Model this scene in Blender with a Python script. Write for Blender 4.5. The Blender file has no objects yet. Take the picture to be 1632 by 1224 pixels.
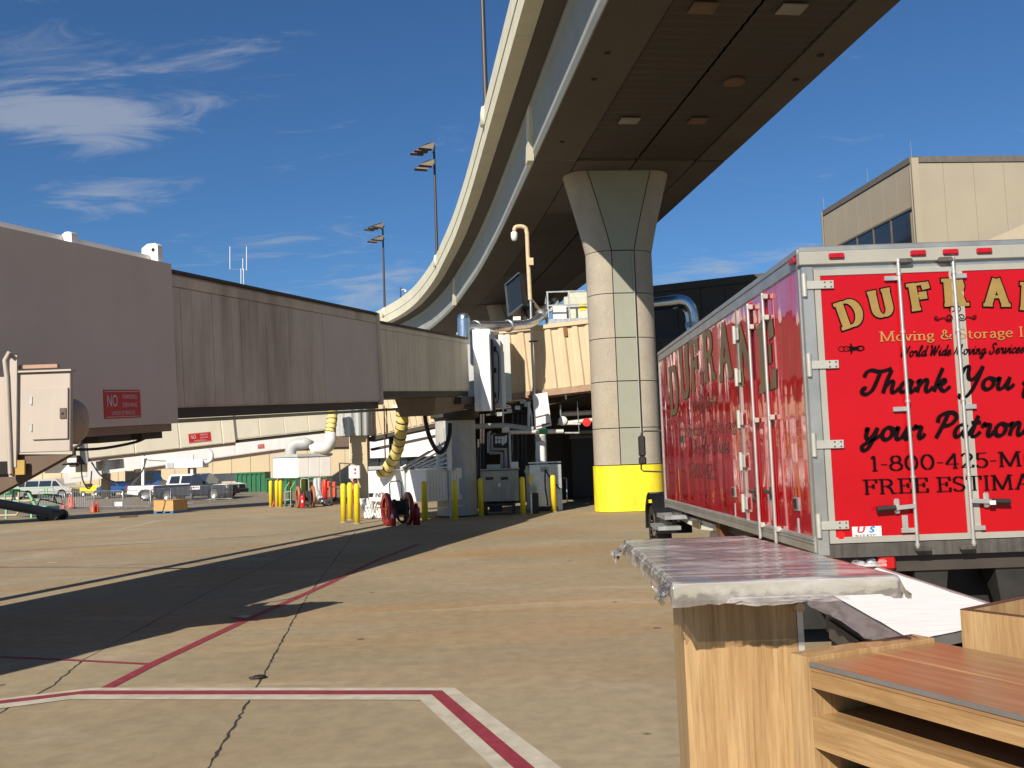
import bpy, math, random
from mathutils import Vector, Matrix

# ------------------------------------------------------------------ camera, sky, sun
SC = bpy.context.scene
COL = SC.collection
random.seed(7)
F = 1481.0; PITCH = math.radians(4.63); ROLL = math.radians(2.0); EYE = 2.0
fw = Vector((0, math.cos(PITCH), math.sin(PITCH)))
r0 = Vector((1, 0, 0)); u0 = Vector((0, -math.sin(PITCH), math.cos(PITCH)))
CR = r0 * math.cos(ROLL) - u0 * math.sin(ROLL)
CU = u0 * math.cos(ROLL) + r0 * math.sin(ROLL)
cam = bpy.data.cameras.new('camera'); cam.sensor_width = 36; cam.lens = F / 1632 * 36
cam.clip_start = 0.05; cam.clip_end = 3000
CAM = bpy.data.objects.new('camera', cam); COL.objects.link(CAM)
CAM.matrix_world = Matrix(((CR.x, CU.x, -fw.x, 0), (CR.y, CU.y, -fw.y, 0), (CR.z, CU.z, -fw.z, EYE), (0, 0, 0, 1)))
SC.camera = CAM

LX, LY = 0.64, 1.35                    # shadow of one metre of height falls this far to the right and away
SUND = Vector((-LX, -LY, 1)).normalized()
ELEV = math.asin(SUND.z)
AZ = math.atan2(SUND.x, SUND.y)
sun = bpy.data.lights.new('sun', 'SUN'); sun.energy = 4.9; sun.angle = math.radians(0.5); sun.color = (1.0, 0.90, 0.76)
SUN = bpy.data.objects.new('sun', sun); COL.objects.link(SUN); SUN.location = (-20, -40, 40)
SUN.rotation_mode = 'QUATERNION'; SUN.rotation_quaternion = SUND.to_track_quat('Z', 'Y')

W = bpy.data.worlds.new('World'); SC.world = W; W.use_nodes = True
wn = W.node_tree.nodes; wl = W.node_tree.links; wn.clear()
def WN(t, **k):
    n = wn.new(t)
    for a, b in k.items(): setattr(n, a, b)
    return n
def wmath(op, a, b=None, c=None):
    n = WN('ShaderNodeMath', operation=op)
    for i, v in enumerate((a, b, c)):
        if v is None: continue
        if isinstance(v, (int, float)): n.inputs[i].default_value = v
        else: wl.new(v, n.inputs[i])
    return n.outputs[0]
sky = WN('ShaderNodeTexSky', sky_type='NISHITA', sun_disc=False)
sky.sun_elevation = ELEV; sky.sun_rotation = AZ % (2 * math.pi)
sky.air_density = 1.0; sky.dust_density = 0.35; sky.ozone_density = 2.6
tc = WN('ShaderNodeTexCoord'); sep = WN('ShaderNodeSeparateXYZ'); wl.new(tc.outputs['Generated'], sep.inputs[0])
zz = wmath('ADD', wmath('MAXIMUM', sep.outputs[2], 0.0), 0.12)
cmb = WN('ShaderNodeCombineXYZ')
wl.new(wmath('DIVIDE', sep.outputs[0], zz), cmb.inputs[0]); wl.new(wmath('DIVIDE', sep.outputs[1], zz), cmb.inputs[1])
mp = WN('ShaderNodeMapping'); mp.inputs['Rotation'].default_value = (0, 0, math.radians(-28)); mp.inputs['Scale'].default_value = (0.9, 2.0, 1)
wl.new(cmb.outputs[0], mp.inputs[0])
nz = WN('ShaderNodeTexNoise'); nz.inputs['Scale'].default_value = 3.4; nz.inputs['Detail'].default_value = 12; nz.inputs['Roughness'].default_value = 0.66; nz.inputs['Distortion'].default_value = 0.9
wl.new(mp.outputs[0], nz.inputs['Vector'])
nz2 = WN('ShaderNodeTexNoise'); nz2.inputs['Scale'].default_value = 0.55; nz2.inputs['Detail'].default_value = 3
wl.new(mp.outputs[0], nz2.inputs['Vector'])
dens = wmath('ADD', wmath('MULTIPLY', nz.outputs[0], 1.7), wmath('MULTIPLY', nz2.outputs[0], 0.12))
def raydir(px, py):
    return (fw * F + CR * (px - 816) - CU * (py - 612)).normalized()
# thin cirrus banks: (pixel centre, half sizes in radians, weight)
for (cx, cy, ax, ay, tilt, wt) in ((20, 80, .07, .05, .15, .26), (60, 195, .11, .026, .10, .34), (190, 210, .05, .018, -.1, .22), (340, 155, .09, .014, .22, .27), (430, 60, .16, .012, .25, .15), (165, 308, .05, .018, .12, .26), (150, 330, .09, .012, .1, .14), (400, 395, .08, .016, .1, .33), (560, 465, .09, .03, .15, .40), (230, 120, .12, .05, .2, .13), (1130, 432, .10, .012, .12, .44), (1420, 470, .2, .02, .1, .40)):
    c = raydir(cx, cy)
    s = WN('ShaderNodeVectorMath', operation='SUBTRACT'); wl.new(tc.outputs['Generated'], s.inputs[0]); s.inputs[1].default_value = c
    sp = WN('ShaderNodeSeparateXYZ'); wl.new(s.outputs[0], sp.inputs[0])
    dx = wmath('DIVIDE', sp.outputs[0], ax)
    dz = wmath('DIVIDE', wmath('SUBTRACT', sp.outputs[2], wmath('MULTIPLY', sp.outputs[0], tilt)), ay)
    dy = wmath('DIVIDE', sp.outputs[1], 0.3)
    rr = wmath('ADD', wmath('ADD', wmath('MULTIPLY', dx, dx), wmath('MULTIPLY', dz, dz)), wmath('MULTIPLY', dy, dy))
    g = wmath('EXPONENT', wmath('MULTIPLY', rr, -0.9))
    dens = wmath('ADD', dens, wmath('MULTIPLY', g, wt))
mr = WN('ShaderNodeMapRange', interpolation_type='SMOOTHSTEP'); wl.new(dens, mr.inputs[0])
mr.inputs[1].default_value = 1.06; mr.inputs[2].default_value = 1.60; mr.inputs[3].default_value = 0; mr.inputs[4].default_value = 0.55
cl = WN('ShaderNodeMix', data_type='RGBA')
tint = WN('ShaderNodeMix', data_type='RGBA', blend_type='MULTIPLY'); tint.inputs[0].default_value = 1.0
wl.new(sky.outputs[0], tint.inputs[6]); tint.inputs[7].default_value = (0.60, 0.98, 1.36, 1)
wl.new(mr.outputs[0], cl.inputs[0]); wl.new(tint.outputs[2], cl.inputs[6]); cl.inputs[7].default_value = (6.6, 7.0, 7.8, 1)
bg = WN('ShaderNodeBackground'); bg.inputs['Strength'].default_value = 0.050
wo = WN('ShaderNodeOutputWorld'); wl.new(cl.outputs[2], bg.inputs[0]); wl.new(bg.outputs[0], wo.inputs[0])

SC.view_settings.view_transform = 'Standard'; SC.view_settings.look = 'None'
SC.view_settings.exposure = 0.45; SC.view_settings.gamma = 1.0; SC.view_settings.use_curve_mapping = False
SC.render.engine = 'CYCLES'
SC.cycles.max_bounces = 8; SC.cycles.transparent_max_bounces = 12

# ------------------------------------------------------------------ placing: a photo pixel and a distance give a real point
def P(px, py, Y):
    d = raydir(px, py); t = Y / d.y
    return Vector((d.x * t, Y, EYE + d.z * t))
def Zp(px, py, z=0.0):
    d = raydir(px, py); t = (z - EYE) / d.z
    return Vector((d.x * t, d.y * t, z))
def gz(x, y):
    t = -x - 10.0
    s = 2 * math.log1p(math.exp(t / 2)) if t < 60 else t
    return -min(1.4, 0.0085 * s)
def G(px, py):
    z = 0.0
    for _ in range(25):
        p = Zp(px, py, z); z = 0.5 * z + 0.5 * gz(p.x, p.y)
    return p
def onground(x, y): return Vector((x, y, gz(x, y)))

# ------------------------------------------------------------------ materials
MATS = {}
def mat(name, col, rough=0.6, metal=0.0, var=0.12, scale=4.0, bump=0.0, bscale=30.0, coat=0.0, spec=0.5, streak=0.0, sscale=(14, 14, .5), sdark=0.35, spots=0.0, stretch=None):
    if name in MATS: return MATS[name]
    m = bpy.data.materials.new(name); m.use_nodes = True; MATS[name] = m
    nt = m.node_tree; N = nt.nodes; L = nt.links
    b = N['Principled BSDF']
    b.inputs['Roughness'].default_value = rough; b.inputs['Metallic'].default_value = metal
    b.inputs['Coat Weight'].default_value = coat; b.inputs['Coat Roughness'].default_value = 0.03
    b.inputs['Specular IOR Level'].default_value = spec
    t = N.new('ShaderNodeTexCoord')
    src = t.outputs['Object']
    if stretch:
        q = N.new('ShaderNodeMapping'); q.inputs['Scale'].default_value = stretch; L.new(src, q.inputs[0]); src = q.outputs[0]
    n = N.new('ShaderNodeTexNoise'); n.inputs['Scale'].default_value = scale; n.inputs['Detail'].default_value = 8; n.inputs['Roughness'].default_value = 0.62
    L.new(src, n.inputs['Vector'])
    r = N.new('ShaderNodeMapRange'); r.inputs[1].default_value = 0.3; r.inputs[2].default_value = 0.7; r.inputs[3].default_value = 1 - var; r.inputs[4].default_value = 1 + var
    L.new(n.outputs[0], r.inputs[0])
    mx = N.new('ShaderNodeMix'); mx.data_type = 'RGBA'; mx.blend_type = 'MULTIPLY'; mx.inputs[0].default_value = 1.0
    mx.inputs[6].default_value = (*col, 1); L.new(r.outputs[0], mx.inputs[7])
    out = mx.outputs[2]
    if streak:
        q = N.new('ShaderNodeMapping'); q.inputs['Scale'].default_value = sscale; L.new(t.outputs['Object'], q.inputs[0])
        s = N.new('ShaderNodeTexNoise'); s.inputs['Scale'].default_value = 1.0; s.inputs['Detail'].default_value = 6; s.inputs['Roughness'].default_value = .6; L.new(q.outputs[0], s.inputs['Vector'])
        s2 = N.new('ShaderNodeMapRange'); s2.inputs[1].default_value = 0.46; s2.inputs[2].default_value = 0.72; s2.inputs[3].default_value = 0; s2.inputs[4].default_value = streak
        L.new(s.outputs[0], s2.inputs[0])
        m2 = N.new('ShaderNodeMix'); m2.data_type = 'RGBA'; L.new(s2.outputs[0], m2.inputs[0]); L.new(out, m2.inputs[6])
        m2.inputs[7].default_value = (col[0] * sdark, col[1] * sdark * .92, col[2] * sdark * .8, 1); out = m2.outputs[2]
    if spots:
        s = N.new('ShaderNodeTexNoise'); s.inputs['Scale'].default_value = 60; s.inputs['Detail'].default_value = 2; L.new(t.outputs['Object'], s.inputs['Vector'])
        s2 = N.new('ShaderNodeMapRange'); s2.inputs[1].default_value = 0.35; s2.inputs[2].default_value = 0.65; s2.inputs[3].default_value = 1 - spots; s2.inputs[4].default_value = 1 + spots
        L.new(s.outputs[0], s2.inputs[0])
        m2 = N.new('ShaderNodeMix'); m2.data_type = 'RGBA'; m2.blend_type = 'MULTIPLY'; m2.inputs[0].default_value = 1; L.new(out, m2.inputs[6]); L.new(s2.outputs[0], m2.inputs[7]); out = m2.outputs[2]
    L.new(out, b.inputs['Base Color'])
    rr = N.new('ShaderNodeMapRange'); rr.inputs[1].default_value = 0.3; rr.inputs[2].default_value = 0.7; rr.inputs[3].default_value = max(0.02, rough * 0.85); rr.inputs[4].default_value = min(1, rough * 1.12)
    L.new(n.outputs[0], rr.inputs[0]); L.new(rr.outputs[0], b.inputs['Roughness'])
    if bump:
        bn = N.new('ShaderNodeTexNoise'); bn.inputs['Scale'].default_value = bscale; bn.inputs['Detail'].default_value = 4; L.new(src, bn.inputs['Vector'])
        bp = N.new('ShaderNodeBump'); bp.inputs['Strength'].default_value = bump; bp.inputs['Distance'].default_value = 0.02
        L.new(bn.outputs[0], bp.inputs['Height']); L.new(bp.outputs[0], b.inputs['Normal'])
    return m

# ------------------------------------------------------------------ mesh builder
class MB:
    def __init__(s): s.v = []; s.f = []; s.m = []; s.sm = []
    def add(s, vs, fs, mi=0, smooth=False):
        o = len(s.v); s.v += [Vector(v) for v in vs]
        for f in fs: s.f.append([i + o for i in f]); s.m.append(mi); s.sm.append(smooth)
        return s
    def box(s, c, d, rz=0.0, mi=0, ch=0.0, R=None):
        x, y, z = d[0] / 2, d[1] / 2, d[2] / 2
        M = R if R is not None else Matrix.Rotation(rz, 3, 'Z')
        c = Vector(c)
        if ch <= 0:
            vs = [(-x, -y, -z), (x, -y, -z), (x, y, -z), (-x, y, -z), (-x, -y, z), (x, -y, z), (x, y, z), (-x, y, z)]
            fs = [(0, 3, 2, 1), (4, 5, 6, 7), (0, 1, 5, 4), (1, 2, 6, 5), (2, 3, 7, 6), (3, 0, 4, 7)]
        else:
            h = ch; vs = []; fs = []
            for k, zz in ((0, -z), (1, -z + h), (2, z - h), (3, z)):
                e = h if k in (0, 3) else 0
                X, Y = x - e, y - e; q = h if k in (1, 2) else h * .3
                vs += [(-X + q, -Y, zz), (X - q, -Y, zz), (X, -Y + q, zz), (X, Y - q, zz), (X - q, Y, zz), (-X + q, Y, zz), (-X, Y - q, zz), (-X, -Y + q, zz)]
            fs = [tuple(range(7, -1, -1)), tuple(range(24, 32))]
            for k in range(3):
                for i in range(8):
                    j = (i + 1) % 8; fs.append((k * 8 + i, k * 8 + j, k * 8 + 8 + j, k * 8 + 8 + i))
        return s.add([M @ Vector(v) + c for v in vs], fs, mi)
    def b2(s, a, b, mi=0, ch=0.0):
        a, b = Vector(a), Vector(b)
        return s.box((a + b) / 2, tuple(abs(b[i] - a[i]) for i in range(3)), mi=mi, ch=ch)
    def hexa(s, p, mi=0):          # four bottom points (counter-clockwise), four top points
        return s.add(p, [(0, 3, 2, 1), (4, 5, 6, 7), (0, 1, 5, 4), (1, 2, 6, 5), (2, 3, 7, 6), (3, 0, 4, 7)], mi)
    def beam(s, a, b, w, h, mi=0, up=(0, 0, 1)):
        a, b = Vector(a), Vector(b); d = (b - a).normalized(); up = Vector(up)
        if abs(d.dot(up)) > .98: up = Vector((0, 1, 0))
        r = d.cross(up).normalized() * (w / 2); u = r.cross(d).normalized() * (h / 2)
        return s.hexa([a - r - u, a + r - u, b + r - u, b - r - u, a - r + u, a + r + u, b + r + u, b - r + u], mi)
    def cyl(s, a, b, r, r2=None, n=12, mi=0, caps=True):
        a, b = Vector(a), Vector(b); r2 = r if r2 is None else r2
        d = (b - a).normalized(); t = Vector((0, 0, 1)) if abs(d.z) < .9 else Vector((1, 0, 0))
        e1 = d.cross(t).normalized(); e2 = d.cross(e1)
        vs = []
        for c, q in ((a, r), (b, r2)):
            for i in range(n):
                w = 2 * math.pi * i / n; vs.append(c + e1 * (q * math.cos(w)) + e2 * (q * math.sin(w)))
        s.add(vs, [(i, i + n, (i + 1) % n + n, (i + 1) % n) for i in range(n)], mi, n > 6)
        if caps:
            s.add(vs[:n], [tuple(range(n))], mi); s.add(vs[n:], [tuple(range(n - 1, -1, -1))], mi)
        return s
    def tube(s, pts, r, n=8, mi=0, rs=None):
        pts = [Vector(p) for p in pts]; k = len(pts); vs = []
        ref = None
        for i, p in enumerate(pts):
            d = (pts[min(i + 1, k - 1)] - pts[max(i - 1, 0)]).normalized()
            if ref is None:
                t = Vector((0, 0, 1)) if abs(d.z) < .9 else Vector((1, 0, 0)); ref = d.cross(t).normalized()
            e1 = (ref - d * ref.dot(d)).normalized(); ref = e1; e2 = d.cross(e1); q = rs[i] if rs else r
            for j in range(n):
                w = 2 * math.pi * j / n; vs.append(p + e1 * (q * math.cos(w)) + e2 * (q * math.sin(w)))
        fs = [(i * n + j, i * n + (j + 1) % n, (i + 1) * n + (j + 1) % n, (i + 1) * n + j) for i in range(k - 1) for j in range(n)]
        s.add(vs, fs, mi, n > 4)
        s.add(vs[:n], [tuple(range(n - 1, -1, -1))], mi); s.add(vs[-n:], [tuple(range(n))], mi)
        return s
    def prism(s, poly, o, u, v, w, mi=0):   # polygon (u,v) extruded along vector w
        o, u, v, w = Vector(o), Vector(u), Vector(v), Vector(w); n = len(poly)
        a = [o + u * p[0] + v * p[1] for p in poly]; b = [q + w for q in a]
        if u.cross(v).dot(w) > 0: f0, f1 = tuple(range(n - 1, -1, -1)), tuple(range(n, 2 * n))
        else: f0, f1 = tuple(range(n)), tuple(range(2 * n - 1, n - 1, -1))
        return s.add(a + b, [f0, f1] + [(i, (i + 1) % n, (i + 1) % n + n, i + n) for i in range(n)], mi)
    def poly(s, pts, mi=0): return s.add(pts, [tuple(range(len(pts)))], mi)
    def lathe(s, prof, c=(0, 0, 0), n=16, mi=0, ax='Z'):
        c = Vector(c); vs = []
        for (r, z) in prof:
            for i in range(n):
                w = 2 * math.pi * i / n; a, b = r * math.cos(w), r * math.sin(w)
                vs.append(c + Vector({'Z': (a, b, z), 'Y': (a, z, b), 'X': (z, a, b)}[ax]))
        k = len(prof)
        return s.add(vs, [(i * n + j, i * n + (j + 1) % n, (i + 1) * n + (j + 1) % n, (i + 1) * n + j) for i in range(k - 1) for j in range(n)], mi, True)
    def sphere(s, c, r, n=10, mi=0, sz=1.0):
        return s.lathe([(max(1e-4, r * math.sin(math.pi * k / n)), -r * sz * math.cos(math.pi * k / n)) for k in range(n + 1)], c, n + 2, mi)
    def sweep(s, path, sect, mi=0, closed=False, mis=None):   # sect given as function(i) -> list of points
        rows = [sect(i) for i in range(len(path))]; k = len(rows[0]); vs = [p for r in rows for p in r]
        for j in range(k if closed else k - 1):
            fs = [(i * k + j, i * k + (j + 1) % k, (i + 1) * k + (j + 1) % k, (i + 1) * k + j) for i in range(len(rows) - 1)]
            o = len(s.v) if j == 0 else o
            if j == 0: s.v += [Vector(v) for v in vs]
            for f in fs: s.f.append([q + o for q in f]); s.m.append(mis[j] if mis else mi); s.sm.append(False)
        return s
    def caps(s, a, b, mi=0):
        s.add(a, [tuple(range(len(a) - 1, -1, -1))], mi); s.add(b, [tuple(range(len(b)))], mi); return s

def top_of(o):
    while o.parent: o = o.parent
    return o
def make_obj(name, mb, mats, M=None, fix=True):
    me = bpy.data.meshes.new(name)
    vs = mb.v if M is None else [M @ v for v in mb.v]
    me.from_pydata([tuple(v) for v in vs], [], mb.f)
    mats = mats if isinstance(mats, (list, tuple)) else [mats]
    for m in mats: me.materials.append(m)
    me.polygons.foreach_set('material_index', mb.m); me.polygons.foreach_set('use_smooth', mb.sm)
    me.validate(); me.update()
    o = bpy.data.objects.new(name, me); COL.objects.link(o)
    return o
def thing(name, label, cat, loc=(0, 0, 0), rz=0.0, group=None):
    o = bpy.data.objects.new(name, None); COL.objects.link(o); o.empty_display_size = .2
    o.location = loc; o.rotation_euler = (0, 0, rz); o['label'] = label; o['category'] = cat
    if group: o['group'] = group
    return o
def basis(o): return Matrix.Translation(o.location) @ o.rotation_euler.to_matrix().to_4x4()
def part(name, mb, mats, parent, label=None, stuff=False):
    o = make_obj(name, mb, mats, basis(top_of(parent)).inverted())
    o.parent = parent
    if label: o['label'] = label
    if stuff: o['kind'] = 'stuff'
    return o
def solo(name, mb, mats, label, cat, group=None, loc=None):
    if loc is None:
        xs = [v.x for v in mb.v]; ys = [v.y for v in mb.v]; zs = [v.z for v in mb.v]
        loc = Vector(((min(xs) + max(xs)) / 2, (min(ys) + max(ys)) / 2, min(zs)))
    o = make_obj(name, mb, mats, Matrix.Translation(-Vector(loc))); o.location = loc
    o['label'] = label; o['category'] = cat
    if group: o['group'] = group
    return o
def each(name, mbs, mats, parent):
    for m in mbs: part(name, m, mats, parent)
def struct(name, mb, mats, label=None, cat=None):
    o = make_obj(name, mb, mats); o['kind'] = 'structure'
    if label: o['label'] = label
    if cat: o['category'] = cat
    return o
def share(o, parent, M, name=None):        # another object of the same mesh under the parent
    c = o.copy(); COL.objects.link(c); c.parent = parent; c.matrix_basis = M
    return c
def copy_tree(o, loc=None, rz=None, label=None, parent=None):
    c = o.copy(); COL.objects.link(c)
    if parent: c.parent = parent
    if loc is not None: c.location = loc
    if rz is not None: c.rotation_euler = (0, 0, rz)
    if label: c['label'] = label
    for ch in list(o.children): copy_tree(ch, parent=c)
    return c
def frame(o, u, v):                          # local axes helper
    u = Vector(u).normalized(); v = Vector(v); v = (v - u * v.dot(u)).normalized(); w = u.cross(v)
    return Vector(o), u, v, w
def cr(pts, n=8):                            # smooth curve through points
    pts = [Vector(p) for p in pts]; out = []
    for i in range(len(pts) - 1):
        a, b, c, d = pts[max(i - 1, 0)], pts[i], pts[i + 1], pts[min(i + 2, len(pts) - 1)]
        for k in range(n):
            t = k / n
            out.append(.5 * ((2 * b) + (c - a) * t + (2 * a - 5 * b + 4 * c - d) * t * t + (3 * b - 3 * c + d - a) * t ** 3))
    return out + [pts[-1]]
def lerp1(tab, x):
    for i in range(len(tab) - 1):
        if x <= tab[i + 1][0] or i == len(tab) - 2:
            a, b = tab[i], tab[i + 1]; return a[1] + (b[1] - a[1]) * (x - a[0]) / (b[0] - a[0])

# sans lettering from the built-in font, laid on a plane (o origin, u right, v up)
def letters(mb, text, o, u, v, size, align='CENTER', bold=0.0, width=1.0, lift=0.004, mi=0):
    cu = bpy.data.curves.new('lettering', 'FONT'); cu.body = text; cu.size = size; cu.align_x = align; cu.align_y = 'CENTER'; cu.offset = bold; cu.resolution_u = 3
    ob = bpy.data.objects.new('lettering', cu); me = bpy.data.meshes.new_from_object(ob)
    o, u, v = Vector(o), Vector(u).normalized(), Vector(v).normalized(); w = u.cross(v)
    mb.add([o + u * (p.co.x * width) + v * p.co.y + w * lift for p in me.vertices], [tuple(p.vertices) for p in me.polygons], mi)
    bpy.data.objects.remove(ob); bpy.data.curves.remove(cu); bpy.data.meshes.remove(me)
    return mb
# ------------------------------------------------------------------ ground
def ground_mat():
    m = bpy.data.materials.new('apron_concrete'); m.use_nodes = True
    N = m.node_tree.nodes; L = m.node_tree.links; b = N['Principled BSDF']
    t = N.new('ShaderNodeTexCoord')
    def noise(sc, det=6, ro=.6, stretch=None, dist=0):
        n = N.new('ShaderNodeTexNoise'); n.inputs['Scale'].default_value = sc; n.inputs['Detail'].default_value = det; n.inputs['Roughness'].default_value = ro; n.inputs['Distortion'].default_value = dist
        if stretch:
            q = N.new('ShaderNodeMapping'); q.inputs['Scale'].default_value = stretch[0]; q.inputs['Rotation'].default_value = (0, 0, math.radians(stretch[1])); L.new(t.outputs['Object'], q.inputs[0]); L.new(q.outputs[0], n.inputs['Vector'])
        else: L.new(t.outputs['Object'], n.inputs['Vector'])
        return n.outputs[0]
    def mr(s, a, b_, c, d):
        r = N.new('ShaderNodeMapRange'); r.interpolation_type = 'SMOOTHSTEP'; L.new(s, r.inputs[0])
        for i, v in enumerate((a, b_, c, d)): r.inputs[i + 1].default_value = v
        return r.outputs[0]
    def mix(f, a, c, bl='MIX'):
        x = N.new('ShaderNodeMix'); x.data_type = 'RGBA'; x.blend_type = bl
        if isinstance(f, float): x.inputs[0].default_value = f
        else: L.new(f, x.inputs[0])
        if isinstance(a, tuple): x.inputs[6].default_value = (*a, 1)
        else: L.new(a, x.inputs[6])
        if isinstance(c, tuple): x.inputs[7].default_value = (*c, 1)
        else: L.new(c, x.inputs[7])
        return x.outputs[2]
    c = mix(mr(noise(.22, 5, .55), .35, .68, 0, 1), (.268, .220, .140), (.325, .272, .182))
    sxy = N.new('ShaderNodeSeparateXYZ'); L.new(t.outputs['Object'], sxy.inputs[0])
    clay = N.new('ShaderNodeMath'); clay.operation = 'MULTIPLY'; L.new(mr(noise(.32, 7, .62, ((.35, 1.5, 1), 8), .8), .42, .74, 0, .72), clay.inputs[0]); L.new(mr(sxy.outputs[1], 6.5, 14, .12, 1), clay.inputs[1])
    c = mix(clay.outputs[0], c, (.35, .205, .085))        # red clay tracked over the slabs nearer the pier
    c = mix(mr(noise(.42, 5, .55, ((.5, 2.6, 1), 24), .5), .58, .72, 0, .5), c, (.42, .36, .25))        # pale dust swept in arcs
    c = mix(mr(noise(.9, 7, .7, ((.12, 2.2, 1), -12), .4), .55, .75, 0, .38), c, (.17, .12, .08))        # tyre and oil smears
    c = mix(mr(noise(.35, 6, .6), .55, .75, 0, .35), c, (.46, .40, .31))
    c = mix(mr(noise(5, 5, .7), .3, .7, 0, 1), mix(1.0, c, (.86, .86, .86), 'MULTIPLY'), mix(1.0, c, (1.1, 1.09, 1.07), 'MULTIPLY'))
    c = mix(mr(noise(140, 2, .5), .35, .65, 0, 1), mix(1.0, c, (.84, .84, .84), 'MULTIPLY'), mix(1.0, c, (1.12, 1.12, 1.12), 'MULTIPLY'))
    v = N.new('ShaderNodeTexVoronoi'); v.inputs['Scale'].default_value = .85; v.inputs['Randomness'].default_value = 1; L.new(t.outputs['Object'], v.inputs['Vector'])
    c = mix(mr(v.outputs['Distance'], .028, .05, .8, 0), c, (.06, .05, .04))                                # gum and oil drops
    # the far side of the apron is older, darker paving
    sx = N.new('ShaderNodeSeparateXYZ'); L.new(t.outputs['Object'], sx.inputs[0])
    c = mix(mr(sx.outputs[1], 47, 56, 0, .62), c, (.15, .135, .115))
    L.new(c, b.inputs['Base Color']); b.inputs['Roughness'].default_value = .86; b.inputs['Specular IOR Level'].default_value = .3
    bp = N.new('ShaderNodeBump'); bp.inputs['Strength'].default_value = .35; bp.inputs['Distance'].default_value = .006
    L.new(noise(90, 5, .7), bp.inputs['Height']); L.new(bp.outputs[0], b.inputs['Normal'])
    return m
mb = MB()
xs = [-600, -400, -200, -150, -110, -80, -65, -55, -48] + [-42 + i for i in range(42)] + [0, 10, 30, 80, 200, 500]
ys = [-200, -60, -20, -5, 0, 5, 10, 15, 20, 30, 40, 50, 60, 80, 100, 150, 250, 600, 1500]
vs = [(x, y, gz(x, y)) for y in ys for x in xs]; k = len(xs)
mb.add(vs, [(j * k + i, j * k + i + 1, (j + 1) * k + i + 1, (j + 1) * k + i) for j in range(len(ys) - 1) for i in range(k - 1)])
struct('apron_ground', mb, ground_mat())

RED = mat('faded_red_paint', (.225, .024, .040), .75, var=.25, scale=9, streak=.35, sscale=(6, 6, 6), sdark=.7)
WHT = mat('worn_white_paint', (.45, .42, .34), .75, var=.12, scale=7, streak=.5, sscale=(5, 5, 5), sdark=.6)
JNT = mat('joint_sealant', (.035, .03, .026), .8, var=.3)
def strip(name, pts, w, m, lift=.004, jag=0.0, world=False):
    q = [Vector(p) if world else G(*p) for p in pts]; mb = MB(); vs = []
    for i, p in enumerate(q):
        a = q[min(i + 1, len(q) - 1)] - q[max(i - 1, 0)]; a.z = 0; a.normalize(); n = Vector((-a.y, a.x, 0))
        # mitre
        if 0 < i < len(q) - 1:
            d1 = (q[i] - q[i - 1]).normalized(); d2 = (q[i + 1] - q[i]).normalized(); cc = max(.35, math.sqrt(max(0, (1 + d1.dot(d2)) / 2)))
        else: cc = 1
        h = w / 2 / cc
        for sgn in (-1, 1):
            e = p + n * (sgn * h * (1 + random.uniform(-jag, jag))); vs.append((e.x, e.y, gz(e.x, e.y) + lift))
    mb.add(vs, [(2 * i, 2 * i + 1, 2 * i + 3, 2 * i + 2) for i in range(len(q) - 1)])
    return struct(name, mb, m)
def densify(pts, n, wob):
    q = [G(*p) for p in pts]; out = []
    for i in range(len(q) - 1):
        for k in range(n):
            p = q[i].lerp(q[i + 1], k / n); out.append((p.x + random.uniform(-wob, wob), p.y, 0))
    return out + [q[-1]]
strip('expansion_joint', densify([(320, 1245), (410, 1095), (450, 1020), (490, 950), (530, 898), (566, 848)], 34, .009), .017, JNT, .003, .8, True)
strip('expansion_joint', densify([(-60, 1165), (80, 1096), (132, 1052), (330, 945), (505, 862)], 12, .012), .018, JNT, .003, .7, True)
strip('expansion_joint', densify([(-80, 906), (150, 902), (420, 893), (640, 884)], 10, .01), .02, JNT, .003, .6, True)
strip('painted_line', [(-130, 1150), (-30, 1126), (130, 1106), (698, 1106.5), (880, 1258)], .40, WHT, .006)
strip('painted_line', [(-130, 1148), (-30, 1124), (130, 1105), (696, 1105), (872, 1258)], .125, RED, .010)
strip('painted_line', [(166, 1099), (245, 1058), (400, 985), (520, 932), (600, 893), (668, 867)], .125, RED, .005)
strip('painted_line', [(0, 1047), (125, 1053), (243, 1059)], .07, RED, .0045)
strip('painted_line', [(368, 985), (412, 989)], .10, RED, .0065)
strip('painted_line', [(384, 982), (408, 984)], .16, WHT, .0045)
strip('painted_line', [(0, 904), (300, 906), (560, 905)], .05, RED, .0045)
strip('painted_line', [(120, 846), (195, 843), (258, 829)], .07, WHT, .0045)
strip('painted_line', [(188, 845), (246, 831)], .06, WHT, .0045)
strip('painted_line', [(74, 897.5), (91, 896.5)], .14, WHT, .0045)
strip('painted_line', [(400, 942), (446, 932)], .05, WHT, .0045)
strip('painted_line', [(0, 880), (200, 868), (480, 850)], .05, RED, .0045)

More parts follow.
